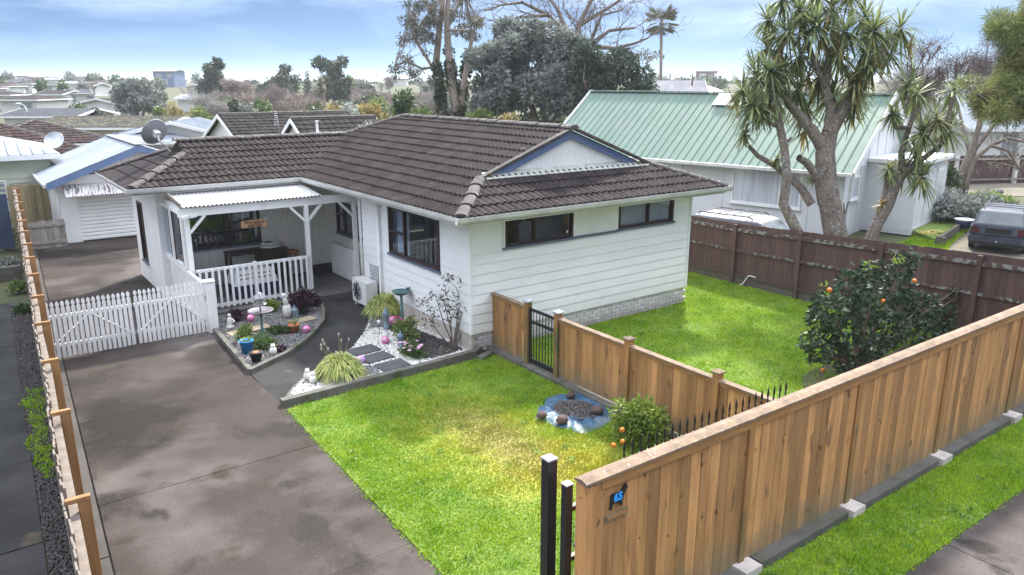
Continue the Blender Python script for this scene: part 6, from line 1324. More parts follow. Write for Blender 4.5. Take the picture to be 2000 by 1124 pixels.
# ================================================================== GREEN-ROOFED NEIGHBOUR
th = math.radians(11.5); u = Vector((math.cos(th), math.sin(th), 0)); v = Vector((-math.sin(th), math.cos(th), 0)); C0 = Vector((25.15, 14.75, 0))
NW, NL, NE, NR = 6.4, 13.2, 2.50, 4.92
N = thing('neighbour_house', 'white board house with steep green ribbed iron roof beyond the brown fence', 'house', C0+u*NW/2+v*NL/2)
def NP(a, b, z): return C0+u*a+v*b+Vector((0, 0, z))
def nbox(mb, a0, a1, b0, b1, z0, z1): return mb.extrude([NP(a0, b0, z0), NP(a1, b0, z0), NP(a1, b1, z0), NP(a0, b1, z0)], (0, 0, z1-z0))
MT['neighbour_white'] = mat('pale_grey_white_board', (.66, .665, .68), (.60, .605, .62), 1, rough=.6)
mb = MB(); nbox(mb, 0, NW, 0, NL, -.05, NE+.1)
mb.extrude([NP(0, 0, NE+.1), NP(NW, 0, NE+.1), NP(NW/2, 0, NR-.08)], v*.12); mb.extrude([NP(0, NL, NE+.1), NP(NW, NL, NE+.1), NP(NW/2, NL, NR-.08)], v*-.12); mb.build('wall', 'neighbour_white', N)
pitch_ = .60; k = int((NL+.5)/pitch_); ov = .38; rl = math.hypot(NW/2+ov, (NR-NE)*(NW/2+ov)/(NW/2)); ezz = NE-(NR-NE)/(NW/2)*ov+.1
rfN = MB(); rfN.extrude([NP(-ov, -.35, ezz), NP(-ov, NL+.3, ezz), NP(NW/2, NL+.3, NR), NP(NW/2, -.35, NR)], (0, 0, -.04)); rfN.extrude([NP(NW+ov, -.35, ezz), NP(NW+ov, NL+.3, ezz), NP(NW/2, NL+.3, NR), NP(NW/2, -.35, NR)], (0, 0, -.04)); rfN = rfN.build('roof', 'green_roof', N)
tot = NL+.65; n_ = 40; st = tot/n_
for i in range(n_):
    a = -.35+i*st; up_ = (NP(NW/2, 0, NR)-NP(-ov, 0, ezz)).normalized(); nn = v.cross(up_)*-1 if v.cross(up_).z < 0 else v.cross(up_)
    pr_ = [(0.0, .012), (.025, .042), (.055, .042), (.08, .012), (st, .012)]
    mb = MB(); A = NP(-ov, a, ezz); Bv = NP(NW/2, a, NR)-A
    for (q, h_) in pr_: p_ = A+v*q+nn*h_; mb.v += [tuple(p_), tuple(p_+Bv)]
    mb.f = [(2*j, 2*j+2, 2*j+3, 2*j+1) for j in range(len(pr_)-1)]
    mb.build('roof_sheet', 'green_roof', rfN)
MB().beam(NP(NW/2, -.35, NR+.05), NP(NW/2, NL+.3, NR+.05), .28, .05).build('ridge_cap', 'green_roof', rfN)
for b0 in (-.40, NL+.32):
    for s, a0 in ((0, -ov), (1, NW+ov)): MB().beam(NP(a0, b0, ezz), NP(NW/2, b0, NR+.02), .05, .2).build('barge_board', 'white', N)
MB().beam(NP(-ov-.07, -.38, ezz-.02), NP(-ov-.07, NL+.3, ezz-.02), .12, .11).build('gutter', 'gutter', N)
sk = NP(NW/2-.55, 6.1, 0); up_ = (NP(NW/2, 0, NR)-NP(-ov, 0, ezz)).normalized(); A = NP(-ov, 5.0, ezz)+up_*(rl-1.0)+nn*.08
MB().extrude([A, A+v*1.6, A+v*1.6+up_*.8, A+up_*.8], nn*.05).build('skylight', 'iron', rfN)
# battens, windows on the long wall (facing us) and on the gable wall
def nwin(face, p0, p1, z0, z1, mull=()):
    F_ = (lambda p, d, z: NP(-d, p, z)) if face == 'long' else (lambda p, d, z: NP(p, -d, z)); tan = v if face == 'long' else u
    mb = MB()
    for (a, b, c, d) in ((p0-.07, p1+.07, z0-.07, z0), (p0-.07, p1+.07, z1, z1+.07), (p0-.07, p0, z0, z1), (p1, p1+.07, z0, z1))+tuple((m-.03, m+.03, z0, z1) for m in mull):
        mb.extrude([F_(a, 0, c), F_(a, .05, c), F_(a, .05, d), F_(a, 0, d)], tan*(b-a))
    w_ = mb.build('window', 'white', N); mp_ = MB().extrude([F_(p0, .004, z0), F_(p0, .02, z0), F_(p0, .02, z1), F_(p0, .004, z1)], tan*(p1-p0)); mp_.build('pane', 'net_pane', w_)
    ms = MB().extrude([F_(p0-.12, 0, z0-.13), F_(p0-.12, .09, z0-.13), F_(p0-.12, .09, z0-.07), F_(p0-.12, 0, z0-.07)], tan*(p1-p0+.24)); ms.build('sill', 'white', w_)
MT['net_pane'] = mat('net_curtained_pane', (.42, .45, .50), (.56, .59, .64), 1.5, stretch=(6, 6, .3), rough=.15, spec=.6)
nwin('long', 1.55, 4.15, .95, 2.25, (2.3,)); nwin('long', 6.5, 8.2, .85, 2.3, (7.35,)); nwin('long', 10, 11.6, .95, 2.2, (10.8,))
nwin('gable', .75, 1.35, 1.35, 2.05)
def batten(face, p, z0, z1, w_=.06, col='neighbour_white'):
    F_ = (lambda p, d, z: NP(-d, p, z)) if face == 'long' else (lambda p, d, z: NP(p, -d, z)); tan = v if face == 'long' else u
    MB().extrude([F_(p, 0, z0), F_(p, .025, z0), F_(p, .025, z1), F_(p, 0, z1)], tan*w_).build('batten', col, N)
for p in (.02, 1.2, 4.6, 5.9, 6.2, 8.5, 9.6, 12.0): batten('long', p, 0, 2.5)
for p in (.0, .55, 1.5, 2.2, 3.1, 4.0, 5.0, 6.3): batten('gable', p, 0, min(NE+(NR-NE)*(1-abs(p-NW/2)/(NW/2))-.1, 4.6))
for z in (2.42,): MB().extrude([NP(0, 0, z), NP(0, -.03, z), NP(0, -.03, z+.07), NP(0, 0, z+.07)], u*NW).build('batten', 'neighbour_white', N)
for (a, za, b, zb) in ((.1, .2, .55, 1.25), (.55, .2, .1, 1.25), (.9, 2.6, 1.4, 3.2)):
    MB().beam(NP(a, -.02, za), NP(b, -.02, zb), .03, .05, up=v).build('brace', 'grey_wood', N)
# projecting box of the gable end
E0, E1, EB = 2.25, 6.1, -1.75
mb = MB(); nbox(mb, E0, E1, EB, 0, .25, 2.55); mb.build('annexe_wall', 'neighbour_white', N)
mb = MB(); nbox(mb, E0-.15, E1+.15, EB-.2, 0, 2.55, 2.68); mb.build('annexe_roof', 'white', N)
for i in range(3): mb = MB(); nbox(mb, E0-.02, E1+.02, EB-.02, -.03, .0+i*.085, .075+i*.085); mb.build('base_board', 'neighbour_white', N)
for a in (E0, E0+1.2, E0+2.4, E1-.06): MB().extrude([NP(a, EB, .25), NP(a, EB-.025, .25), NP(a, EB-.025, 2.55), NP(a, EB, 2.55)], u*.06).build('batten', 'neighbour_white', N)
mb = MB(); a0, a1 = E0+2.6, E0+3.4; mb.extrude([NP(a0-.07, EB, .9), NP(a0-.07, EB-.05, .9), NP(a0-.07, EB-.05, 2.2), NP(a0-.07, EB, 2.2)], u*(a1-a0+.14)); w_ = mb.build('window', 'white', N); MB().extrude([NP(a0, EB-.051, .97), NP(a0, EB-.06, .97), NP(a0, EB-.06, 2.13), NP(a0, EB-.051, 2.13)], u*(a1-a0)).build('pane', 'net_pane', w_)
MB().beam(NP(E1-.9, EB-.02, .35), NP(E1-.3, EB-.02, .85), .03, .05, up=v).build('brace', 'grey_wood', N)
# ================================================================== CARS
MT['navy_paint'] = mat('faded_navy_paint', (.030, .036, .058), (.055, .062, .088), 2.5, rough=.38, metal=.25, coat=.2, spots=(((.16, .165, .20), 2.0, .62, .14),))
MT['silver_paint'] = mat('silver_paint', (.15, .15, .17), (.19, .19, .21), 2, rough=.5, metal=.1, spec=.3)
MT['car_glass'] = mat('car_glass', (.055, .07, .075), (.10, .12, .12), 2, rough=.08, spec=.7)
MT['tyre'] = mat('tyre_rubber', (.015, .015, .016), None, rough=.85)
MT['tail'] = mat('tail_lamp', (.05, .01, .015), (.09, .015, .02), 8, rough=.2)
def car(label, loc, rot, L, W, Ht, paint, rails=True, belt=.90, clear=.22):
    t = thing('parked_car', label, 'car', loc); t.rotation_euler.z = rot; WORLD[t] = Vector((0, 0, 0)); h = L/2; w2 = W/2
    # body: loft of cross sections from tail (-x) to nose (+x)
    st = [(-h, .50, belt-.28, .86), (-h+.06, .34, belt-.04, .94), (-h+.25, .27, belt, .985), (-h+.9, clear, belt+.02, 1), (0, clear, belt, 1), (h*.42, clear, belt-.03, 1), (h*.62, clear, belt-.10, .98), (h-.35, .27, belt-.19, .95), (h-.06, .33, belt-.28, .88), (h, .45, belt-.36, .80)]
    mb = MB(); K = 10
    for (x, zb, zt, f) in st:
        q = w2*f; mb.v += [(x, -q*.86, zb), (x, -q*.97, zb+.10), (x, -q, zb+(zt-zb)*.55), (x, -q*.97, zt-.05), (x, -q*.90, zt), (x, q*.90, zt), (x, q*.97, zt-.05), (x, q, zb+(zt-zb)*.55), (x, q*.97, zb+.10), (x, q*.86, zb)]
    for i in range(len(st)-1):
        for j in range(K): mb.f.append((i*K+j, (i+1)*K+j, (i+1)*K+(j+1) % K, i*K+(j+1) % K))
    mb.f += [tuple(range(K)), tuple(reversed(range((len(st)-1)*K, len(st)*K)))]
    body = mb.build('body', paint, t, smooth=False); fixnorm(body)
    # greenhouse
    b0, b1, t0, t1 = -h+.10, h*.45, -h+.48, h*.12; wb, wt = w2*.90, w2*.74; zr = Ht
    rings = [(b0, b1, wb, belt-.02), (b0+(t0-b0)*.8, b1+(t1-b1)*.8, wb+(wt-wb)*.8, belt+(zr-belt)*.84), (t0, t1, wt, zr-.035), (t0+.10, t1-.14, wt-.10, zr)]
    mg = MB()
    for (xa, xb, q, z) in rings: mg.v += [(xa, -q, z), (xb, -q, z), (xb, q, z), (xa, q, z)]
    for i in range(3):
        for j in range(4): mg.f.append((i*4+j, i*4+(j+1) % 4, (i+1)*4+(j+1) % 4, (i+1)*4+j))
    mg.f.append((12, 13, 14, 15)); gh = mg.build('cabin', paint, t)
    def panel(a, b, c, d, off, name='window', m='car_glass', k=(.08, .92, .10, .92)):
        a, b, c, d = map(Vector, (a, b, c, d)); n_ = (b-a).cross(d-a).normalized()*off
        P_ = lambda s, r: (a.lerp(b, s)).lerp(d.lerp(c, s), r)+n_
        MB().extrude([P_(k[0], k[2]), P_(k[1], k[2]), P_(k[1], k[3]), P_(k[0], k[3])], n_*.5).build(name, m, t)
    v_ = mg.v; up4 = 4
    panel(v_[3], v_[0], v_[4], v_[7], .008, 'rear_window', k=(.07, .93, .10, .96)); panel(v_[1], v_[2], v_[6], v_[5], .008, 'windscreen')
    for (a, b, c, d) in ((0, 1, 5, 4), (2, 3, 7, 6)):
        for k in ((.05, .30), (.33, .60), (.63, .93)): panel(v_[a], v_[b], v_[c], v_[d], .008, 'side_window', k=(*k, .12, .92))
    for s in (-1, 1):
        if rails:
            MB().tube([(t0+.1, s*(wt-.07), zr), (t0+.15, s*(wt-.07), zr+.07), (t1-.25, s*(wt-.07), zr+.07), (t1-.15, s*(wt-.07), zr)], .018, 6).build('roof_rail', 'plastic_black', t)
        for x in (-h+.78, h-.82):
            wh_ = MB(); wr = .30
            ring = [(x+wr*math.cos(2*PI*i/18), s*(w2-.19), wr+wr*math.sin(2*PI*i/18)) for i in range(18)]; wh_.extrude(ring, (0, s*.18, 0)); wo = wh_.build('wheel', 'tyre', t)
            ring = [(x+.19*math.cos(2*PI*i/14), s*(w2-.005), wr+.19*math.sin(2*PI*i/14)) for i in range(14)]; MB().extrude(ring, (0, s*.008, 0)).build('rim', 'metal_grey', wo)
        MB().box(-h-.012, -h+.05, s*w2*.62 if s > 0 else -w2*.88, s*w2*.88 if s > 0 else -w2*.62, belt-.27, belt-.06).build('tail_lamp', 'tail', t)
        MB().box(h-.10, h+.005, s*w2*.45 if s > 0 else -w2*.80, s*w2*.80 if s > 0 else -w2*.45, belt-.45, belt-.34).build('headlight', 'plastic_w', t)
    if rails:
        for i in range(4): x = t0+.25+i*(t1-t0-.6)/3; MB().beam((x, -wt+.07, zr+.075), (x, wt-.07, zr+.075), .03, .02).build('roof_bar', 'plastic_black', t)
    MB().box(-h-.07, -h+.08, -w2*.95, w2*.95, .36, .54).build('rear_bumper', paint, t); MB().box(-h-.05, -h+.10, -w2*.90, w2*.90, .24, .36).build('bumper_skirt', 'plastic_black', t)
    MB().box(-h-.02, -h+.03, -.36, .36, belt-.24, belt-.08).build('plate_recess', 'plastic_black', t)
    MB().ball((-h-.12, 0, .40), .03).build('tow_ball', 'metal_grey', t); MB().beam((-h-.12, 0, .35), (-h+.1, 0, .33), .04, .03).build('tow_bar', 'plastic_black', t)
    MB().tube([(-h-.04, -w2*.6, .26), (-h+.2, -w2*.6, .26)], .03, 8).build('exhaust', 'metal_grey', t)
    return t
rot_ = math.radians(16)
rc = Vector((26.85, 10.3, 0)); dv_ = Vector((math.cos(rot_), math.sin(rot_), 0))
car('faded navy blue station wagon parked with its tail towards the brown fence', rc+dv_*2.25, rot_, 4.4, 1.70, 1.36, 'navy_paint')
car('silver off-road wagon with roof bars parked behind the brown fence', Vector((19.6, 14.2, 0)), math.radians(-78), 4.5, 1.75, 1.40, 'silver_paint', belt=.92)
# yard bits on the right
t = thing('sleeper_edging', 'dark timber sleepers edging the raised grass beside the navy wagon', 'edging', (29, 12.5, 0))
for k, z in enumerate((.0, .16)): MB().beam((26.7, 11.95+.02*k, z+.08), (31.4, 13.15+.02*k, z+.08), .1, .155).build('sleeper', 'brown_low', t)
MB().box(26.65, 26.85, 11.85, 12.1, -.02, .3).build('end_block', 'brown_low', t)
kind(MB().prism([(26.8, 12.0), (31.4, 13.2), (36, 15), (33, 18), (27.7, 13.3)], -.05, .16).build('raised_grass', 'turf'), 'structure')
MT['gravel_drive'] = mat('dirt_drive', (.17, .145, .11), (.12, .11, .075), 1.5, rough=.95)
kind(MB().prism([(18, 8.2), (26.6, 9.0), (40, 12.6), (40, 15.5), (31.3, 13.0), (26.6, 11.8), (18, 11.5)], -.06, -.012).build('dirt_drive', 'gravel_drive'), 'structure')
mb = MB(); pts = []
for i in range(60): a = i*.42; r = .5+.35*math.sin(i*.9); pts.append((27.75+.62*r*math.cos(a)+i*.004, 12.75+.5*r*math.sin(a)+i*.003, .20+.02*math.sin(i*1.7)))
o = mb.tube(pts, .014, 5).build('garden_hose', 'hose', smooth=True); tag(o, 'tangled yellow hose on the grass by the white annexe', 'hose')
c = G(1881, 445, .16); t = thing('plastic_tub', 'blue plastic tub with white rim beside the navy wagon', 'tub', c); MB().lathe(c, [(.24, 0), (.30, .3)], 16).build('body', 'num_navy' if 'num_navy' in MT else 'plastic_navy', t, smooth=True); MB().lathe(c, [(.31, .28), (.33, .3), (.33, .33), (.29, .33)], 16).build('rim', 'plastic_w', t)
shrub('leafy_bush', 'loose grey-green leafy bush at the corner of the white annexe', G(1868, 432, .1), 1.5, 1.2, 1.15, 'leaf_grey', n=3600, ln=.22, wd=.09, lumps=12)
shrub('leafy_bush', 'pale leafy shrub behind the navy wagon', G(1925, 412, .1), 1.3, 1.0, .8, 'leaf_lime', n=1600, ln=.2, wd=.07, lumps=9)
t = thing('far_fence', 'red-brown fence with pale rails across the far yard', 'fence', G(1900, 362))
a = Vector((41.5, 20.5, 0)); b = Vector((52, 15.0, 0)); d_ = (b-a).normalized(); L = (b-a).length; i = 0
while i*.28 < L:
    p = a+d_*(i*.28); MB().beam(p, p+Vector((0, 0, 1.55)), .02, .26, up=d_).build('paling', 'offwhite' if i % 13 == 9 else 'brown', t); i += 1
for z in (.25, 1.35): MB().beam(a+Vector((-.02, -.06, z)), b+Vector((-.02, -.06, z)), .05, .09).build('rail', 'grey_wood', t)
for k in range(5): p = a.lerp(b, k/4)+Vector((-.03, -.1, 0)); MB().beam(p, p+Vector((0, 0, 1.65)), .1, .1).build('post', 'grey_wood', t)
house('white house half hidden behind bare branches beyond the far fence', 57, 22.5, 12, 8, 2.9, 5.0, 'gable', 'offwhite', 'zinc2', -.45, base=0, wins=(('f', -3.2, 1.0, 1.2, 1.4), ('f', 1, 1.0, 1.8, 1.3)))
kind(MB().prism([(38, 17.5), (52, 10), (56, 13), (42, 20.5)], -.05, -.014).build('far_yard', 'gravel_drive'), 'structure')
o = MB().ball(G(1948, 377, .15), .3, 1.5, .8, .55, 10, 6, .1).build('rubbish_bag', 'plastic_black', origin=G(1948, 377)); tag(o, 'black rubbish bag on the far yard near the red-brown fence', 'bag')
# ================================================================== TREES
def ptree(name, label, d, limbs, clumps, bark, leaf, dens=90, ln=.2, wd=.1, jit=.04, shell=.45, droop=.1, flat=.9, group=None, twig=True, sub=0, minr=.0):
    """tree surveyed limb by limb: limbs [(points (px,py), r0_px, r1_px)], clumps (px,py,r_px) round a trunk at depth d"""
    m = PXM(d); b = PD(*limbs[0][0][0], d); bz = terrain(b.x, b.y); base = Vector((b.x, b.y, bz)); t = thing(name, label, 'tree', base, group); mb = MB(); ends = []
    for li, (pts, r0, r1) in enumerate(limbs):
        P = []; off = random.uniform(-1, 1)*jit*d if li else 0
        for i, q in enumerate(pts):
            p = PD(q[0], q[1], d+off*i/max(1, len(pts)-1)); P.append(p)
        if li == 0 or pts[0][1] >= limbs[0][0][0][1]-2: P.insert(0, Vector((P[0].x, P[0].y, bz-.1)))
        k = len(P); mb.tube(P, [max(minr, (r0+(r1-r0)*i/(k-1))*m) for i in range(k)], 7, cap=False); ends.append((P[-1], (P[-1]-P[-2]).normalized(), r1*m))
    Cn = []; R = []
    for (px, py, r) in clumps:
        p = PD(px, py, d+random.uniform(-1, 1)*max(jit*d, r*m)); Cn.append(np.array(p)); R.append(r*m)
        if twig:
            e = min(ends, key=lambda q: (q[0]-p).length); mid = e[0].lerp(p, .5)+Vector((random.uniform(-.1, .1), random.uniform(-.1, .1), random.uniform(0, .2)))*r*m*2
            mb.tube([e[0], mid, p], [max(.012, e[2]*.7), max(.01, e[2]*.45), .006], 4, cap=False)
        for _ in range(sub):
            tips = []; grow(mb, p.copy(), Vector((random.uniform(-1, 1), random.uniform(-1, 1), random.uniform(-.3, 1))).normalized(), r*m*.8, .02, 2, tips, seg=2, k=3)
    fixnorm(mb.build('trunk', bark, t, smooth=True))
    if leaf and Cn: poly_arr('crown', clump_leaves(Cn, R, dens*3.6/(m*m)/1000., ln, wd, shell=shell, droop=droop, flat=flat), 4, leaf, t)
    return t
def cl(n, x0, x1, y0, y1, r0, r1, keep=None):
    out = []; g_ = 0
    while len(out) < n and g_ < 4000:
        g_ += 1; x, y = random.uniform(x0, x1), random.uniform(y0, y1)
        if keep is None or keep(x, y): out.append((x, y, random.uniform(r0, r1)))
    return out
def ell(cx, cy, rx, ry): return lambda x, y: ((x-cx)/rx)**2+((y-cy)/ry)**2 < 1
# --- cabbage trees
def rosettes(t, spots, d, m='cabbage', n=105, seed=1):
    rng = np.random.default_rng(seed); out = []
    for (px, py, r, dd) in spots:
        c = np.array(PD(px, py, d+dd)); L = r*PXM(d)*1.12; N = max(30, int(n*min(1, r/45)))
        a = rng.uniform(0, 2*PI, N); el = np.arcsin(rng.uniform(-.85, .98, N)); dr = np.stack([np.cos(a)*np.cos(el), np.sin(a)*np.cos(el), np.sin(el)], 1); ll = L*rng.uniform(.75, 1.15, N)
        sd = np.cross(dr, np.array([0, 0, 1.])); sd = unit(sd)*(.024*rng.uniform(.8, 1.3, (N, 1))); bend = rng.uniform(.02, .30, N)+np.maximum(0, .12-el*.1)
        pts = []
        for q in (.04, .4, .75, 1.0): p = c+dr*(ll*q)[:, None]; p[:, 2] -= bend*ll*q*q; pts.append(p)
        ws = (.7, 1., .75, .06)
        for i in range(3): out.append(np.stack([pts[i]-sd*ws[i], pts[i]+sd*ws[i], pts[i+1]+sd*ws[i+1], pts[i+1]-sd*ws[i+1]], 1))
    return poly_arr('crown', np.concatenate(out).reshape(-1, 3), 4, m, t)
D1 = 20.2
lim = [([(1640, 500), (1626, 430), (1614, 360), (1611, 300), (1618, 262)], 25, 17), ([(1618, 262), (1642, 222), (1664, 180), (1690, 110), (1700, 70)], 15, 7), ([(1612, 300), (1588, 258), (1560, 225), (1537, 200), (1505, 150)], 13, 6),
       ([(1618, 262), (1624, 215), (1612, 170), (1618, 120), (1640, 70)], 12, 6), ([(1642, 222), (1682, 170), (1722, 110), (1745, 70)], 10, 5), ([(1585, 400), (1566, 370), (1540, 345), (1510, 322), (1480, 305), (1462, 285)], 9, 4),
       ([(1606, 400), (1598, 350), (1576, 318), (1560, 308)], 9, 7), ([(1612, 170), (1585, 110), (1570, 60), (1560, 20)], 7, 4), ([(1537, 200), (1520, 130), (1530, 80)], 6, 4), ([(1618, 120), (1610, 60), (1620, 20)], 6, 4)]
t = ptree('cabbage_tree', 'tall branching cabbage tree with thick lichened trunk behind the brown fence', D1, lim, [], 'bark_lichen', None, jit=.02)
sp = [(1500, 95, 58, .3), (1538, 62, 55, -.4), (1478, 150, 60, 0), (1450, 175, 50, .4), (1505, 165, 55, -.5), (1563, 108, 60, .4), (1560, 20, 58, 0), (1592, 50, 60, -.5), (1625, 14, 60, .3), (1652, 62, 58, -.4), (1690, 35, 62, .3), (1705, 62, 58, -.5), (1728, 98, 55, .2), (1758, 55, 60, .4), (1698, 128, 55, -.4), (1640, 108, 58, .5), (1600, 150, 60, .7), (1560, 175, 55, .8), (1625, 190, 55, .6), (1670, 165, 52, -.2), (1668, 205, 45, .7), (1575, 215, 42, .9), (1530, 135, 50, .2), (1455, 262, 27, 0), (1518, 310, 18, 0), (1595, -10, 55, .2), (1500, 40, 45, .6), (1530, 0, 45, -.3), (1660, -8, 50, .5), (1590, 345, 26, .3)]
rosettes(t, sp, D1)
V = [(px+random.uniform(-20, 20), py+random.uniform(20, 45), 32, dd) for (px, py, r, dd) in sp[:22]]; o = rosettes(t, V, D1, 'cabbage_old', 12, 5); o.name = 'dead_leaves'
lim = [([(1570, 470), (1556, 450), (1540, 418), (1530, 400), (1538, 350), (1532, 290), (1520, 232), (1505, 170)], 12, 7), ([(1535, 330), (1530, 285), (1545, 270)], 5, 3), ([(1524, 250), (1500, 238), (1490, 225)], 5, 3)]
t2 = ptree('cabbage_tree', 'slender crooked cabbage tree stem leaning beside the thick trunk', D1-.6, lim, [], 'bark_lichen', None, jit=.01); rosettes(t2, [(1502, 140, 55, 0), (1470, 205, 52, 0), (1512, 195, 48, .2), (1488, 222, 30, 0)], D1-.6, seed=3)
D2 = 21.0
lim = [([(1690, 490), (1712, 440), (1735, 400), (1748, 365), (1762, 340), (1780, 325)], 13, 8), ([(1714, 430), (1726, 395), (1733, 360), (1735, 335)], 9, 6), ([(1762, 340), (1760, 300), (1775, 250), (1790, 210)], 7, 4), ([(1780, 325), (1810, 305), (1840, 280), (1852, 262)], 6, 4), ([(1775, 250), (1750, 250), (1745, 232)], 5, 3), ([(1840, 280), (1852, 230), (1860, 190)], 6, 4)]
t3 = ptree('cabbage_tree', 'smaller forked cabbage tree in front of the white gable wall', D2, lim, [], 'bark_lichen', None, jit=.02); rosettes(t3, [(1745, 222, 36, 0), (1790, 185, 50, .3), (1775, 165, 40, -.4), (1862, 178, 42, .3), (1800, 260, 50, -.3), (1850, 255, 50, .2), (1738, 330, 30, 0), (1790, 305, 45, .2), (1800, 345, 42, -.3), (1765, 330, 36, .1), (1830, 235, 40, -.4)], D2, seed=4)
o = rosettes(t3, [(1722, 400, 17, 0)], D2, 'cabbage_old', 70, 6); o.name = 'yellow_tuft'
# --- eucalypt with ivy
De = 50
lim = [([(868, 240), (858, 170), (852, 120), (858, 60), (865, 0), (868, -40)], 10, 4), ([(898, 240), (884, 170), (876, 100), (872, 30), (880, -30)], 12, 4), ([(898, 240), (905, 170), (915, 110), (925, 60)], 9, 3), ([(855, 150), (838, 120), (812, 80), (800, 40)], 4, 2), ([(852, 130), (825, 135), (795, 120), (770, 130)], 3, 1.5), ([(872, 60), (890, 20), (905, -10)], 4, 2), ([(860, 60), (840, 20), (825, -10)], 4, 2)]
ce = cl(26, 790, 850, 0, 80, 8, 15)+cl(16, 850, 935, -10, 60, 8, 15)+cl(10, 762, 815, 70, 150, 7, 12)+cl(10, 900, 938, 25, 100, 7, 13)+cl(6, 795, 860, 95, 160, 6, 10)+cl(10, 780, 920, -60, 0, 10, 16)
t = ptree('eucalyptus_tree', 'tall open eucalypt with ivy-clad twin trunks behind the house', De, lim, ce, 'bark_euc', 'leaf_euc', dens=190, ln=.30, wd=.075, droop=.6, shell=.1)
iv = [];
for (pts, r0, r1) in lim[:3]:
    for i in range(26):
        q = random.random()**1.2*2; k = int(q); f = q-k
        if k+1 < len(pts): x = pts[k][0]+(pts[k+1][0]-pts[k][0])*f; y = pts[k][1]+(pts[k+1][1]-pts[k][1])*f; iv.append(np.array(PD(x, y, De+random.uniform(-.3, .1))))
poly_arr('ivy', clump_leaves(iv, [.36]*len(iv), -90, .2, .13, shell=.3), 4, 'leaf_ivy', t)
# --- big grey-green tree, bare tree, dark bush, palm
Dp = 46
kp = lambda x, y: ell(1035, 150, 118, 100)(x, y) and not ell(1000, 235, 70, 30)(x, y)
lim = [([(1050, 245), (1040, 215), (1015, 180), (985, 140), (965, 110)], 6, 2), ([(1062, 245), (1065, 205), (1060, 160), (1055, 110)], 6, 2), ([(1075, 245), (1090, 210), (1110, 170), (1120, 120)], 5, 2), ([(1055, 245), (1020, 215), (980, 200), (950, 185)], 4, 1.5), ([(1070, 245), (1078, 190), (1085, 130), (1080, 80)], 5, 2), ([(1050, 240), (1035, 190), (1030, 130), (1020, 80)], 5, 2)]
ptree('broad_tree', 'broad dense grey-green tree with many stems behind the house ridge', Dp, lim, cl(85, 925, 1140, 50, 215, 14, 26, kp), 'bark', 'leaf_grey', dens=260, ln=.34, wd=.17, droop=.25, shell=.5)
base = PD(1150, 200, 66); tips = []; mb = MB(); bz = terrain(base.x, base.y); t = thing('bare_tree', 'huge spreading leafless tree with twisting branches behind the grey-green tree', 'tree', (base.x, base.y, bz))
m = PXM(66)
for (pts, r0, r1) in (([(1130, 210), (1125, 120), (1110, 70), (1070, 30), (1020, 5)], 11, 3), ([(1130, 140), (1150, 90), (1190, 60), (1240, 55)], 7, 2), ([(1125, 110), (1130, 50), (1150, 10), (1170, -30)], 7, 2), ([(1112, 75), (1090, 20), (1060, -25)], 6, 2), ([(1150, 90), (1200, 95), (1240, 85), (1265, 75)], 5, 1.5), ([(1130, 50), (1190, 15), (1225, -10)], 5, 1.5), ([(1070, 30), (1010, 35), (975, 45)], 4, 1.5), ([(1150, 90), (1175, 30), (1215, 20)], 4, 1.5), ([(1020, 5), (980, 10), (950, 20)], 3, 1)):
    P = [PD(x, y, 66+random.uniform(-1.5, 1.5)) for x, y in pts]
    if pts[0][1] > 200: P.insert(0, Vector((P[0].x, P[0].y, bz-.1)))
    mb.tube(P, [(r0+(r1-r0)*i/(len(P)-1))*m for i in range(len(P))], 6, cap=False)
    for i in range(1, len(P)):
        for q in range(3):
            s = P[i-1].lerp(P[i], random.random()); dd = ((P[i]-P[i-1]).normalized()*.6+Vector((random.uniform(-1, 1), random.uniform(-1, 1), random.uniform(-.35, .9)))*.8).normalized()
            grow(mb, s, dd, random.uniform(1.1, 1.9), .055, 3, tips, spread=.7, ratio=.72, nb=(2, 3), up=.06, wig=.42, seg=3, k=4, minr=.014)
mb.build('branches', 'bark_red', t, smooth=True); poly_arr('dry_leaves', clump_leaves([np.array(q) for q, _ in tips[::5]], [.14]*len(tips[::5]), -3, .14, .08), 4, 'leaf_euc', t)
ptree('broad_tree', 'dark green rounded tree between the grey-green tree and the palm', 44, [([(1185, 245), (1190, 200), (1180, 150), (1170, 120)], 5, 2), ([(1195, 245), (1215, 200), (1235, 165)], 4, 2), ([(1185, 245), (1160, 200), (1140, 160)], 4, 2)], cl(46, 1115, 1275, 100, 185, 14, 24, lambda x, y: y > 88+(x-1165)**2*.0062), 'bark', 'leaf_dkgreen' if 'leaf_dkgreen' in MT else 'leaf_conifer', dens=230, ln=.24, wd=.12, shell=.5)
ptree('slender_tree', 'wispy flat-topped tree left of the tall palm', 75, [([(1250, 190), (1252, 150), (1240, 120), (1228, 108)], 2.5, 1), ([(1252, 150), (1265, 122), (1280, 112)], 2, 1)], cl(12, 1225, 1292, 98, 122, 5, 8), 'bark', 'leaf_euc', dens=150, ln=.35, wd=.12)
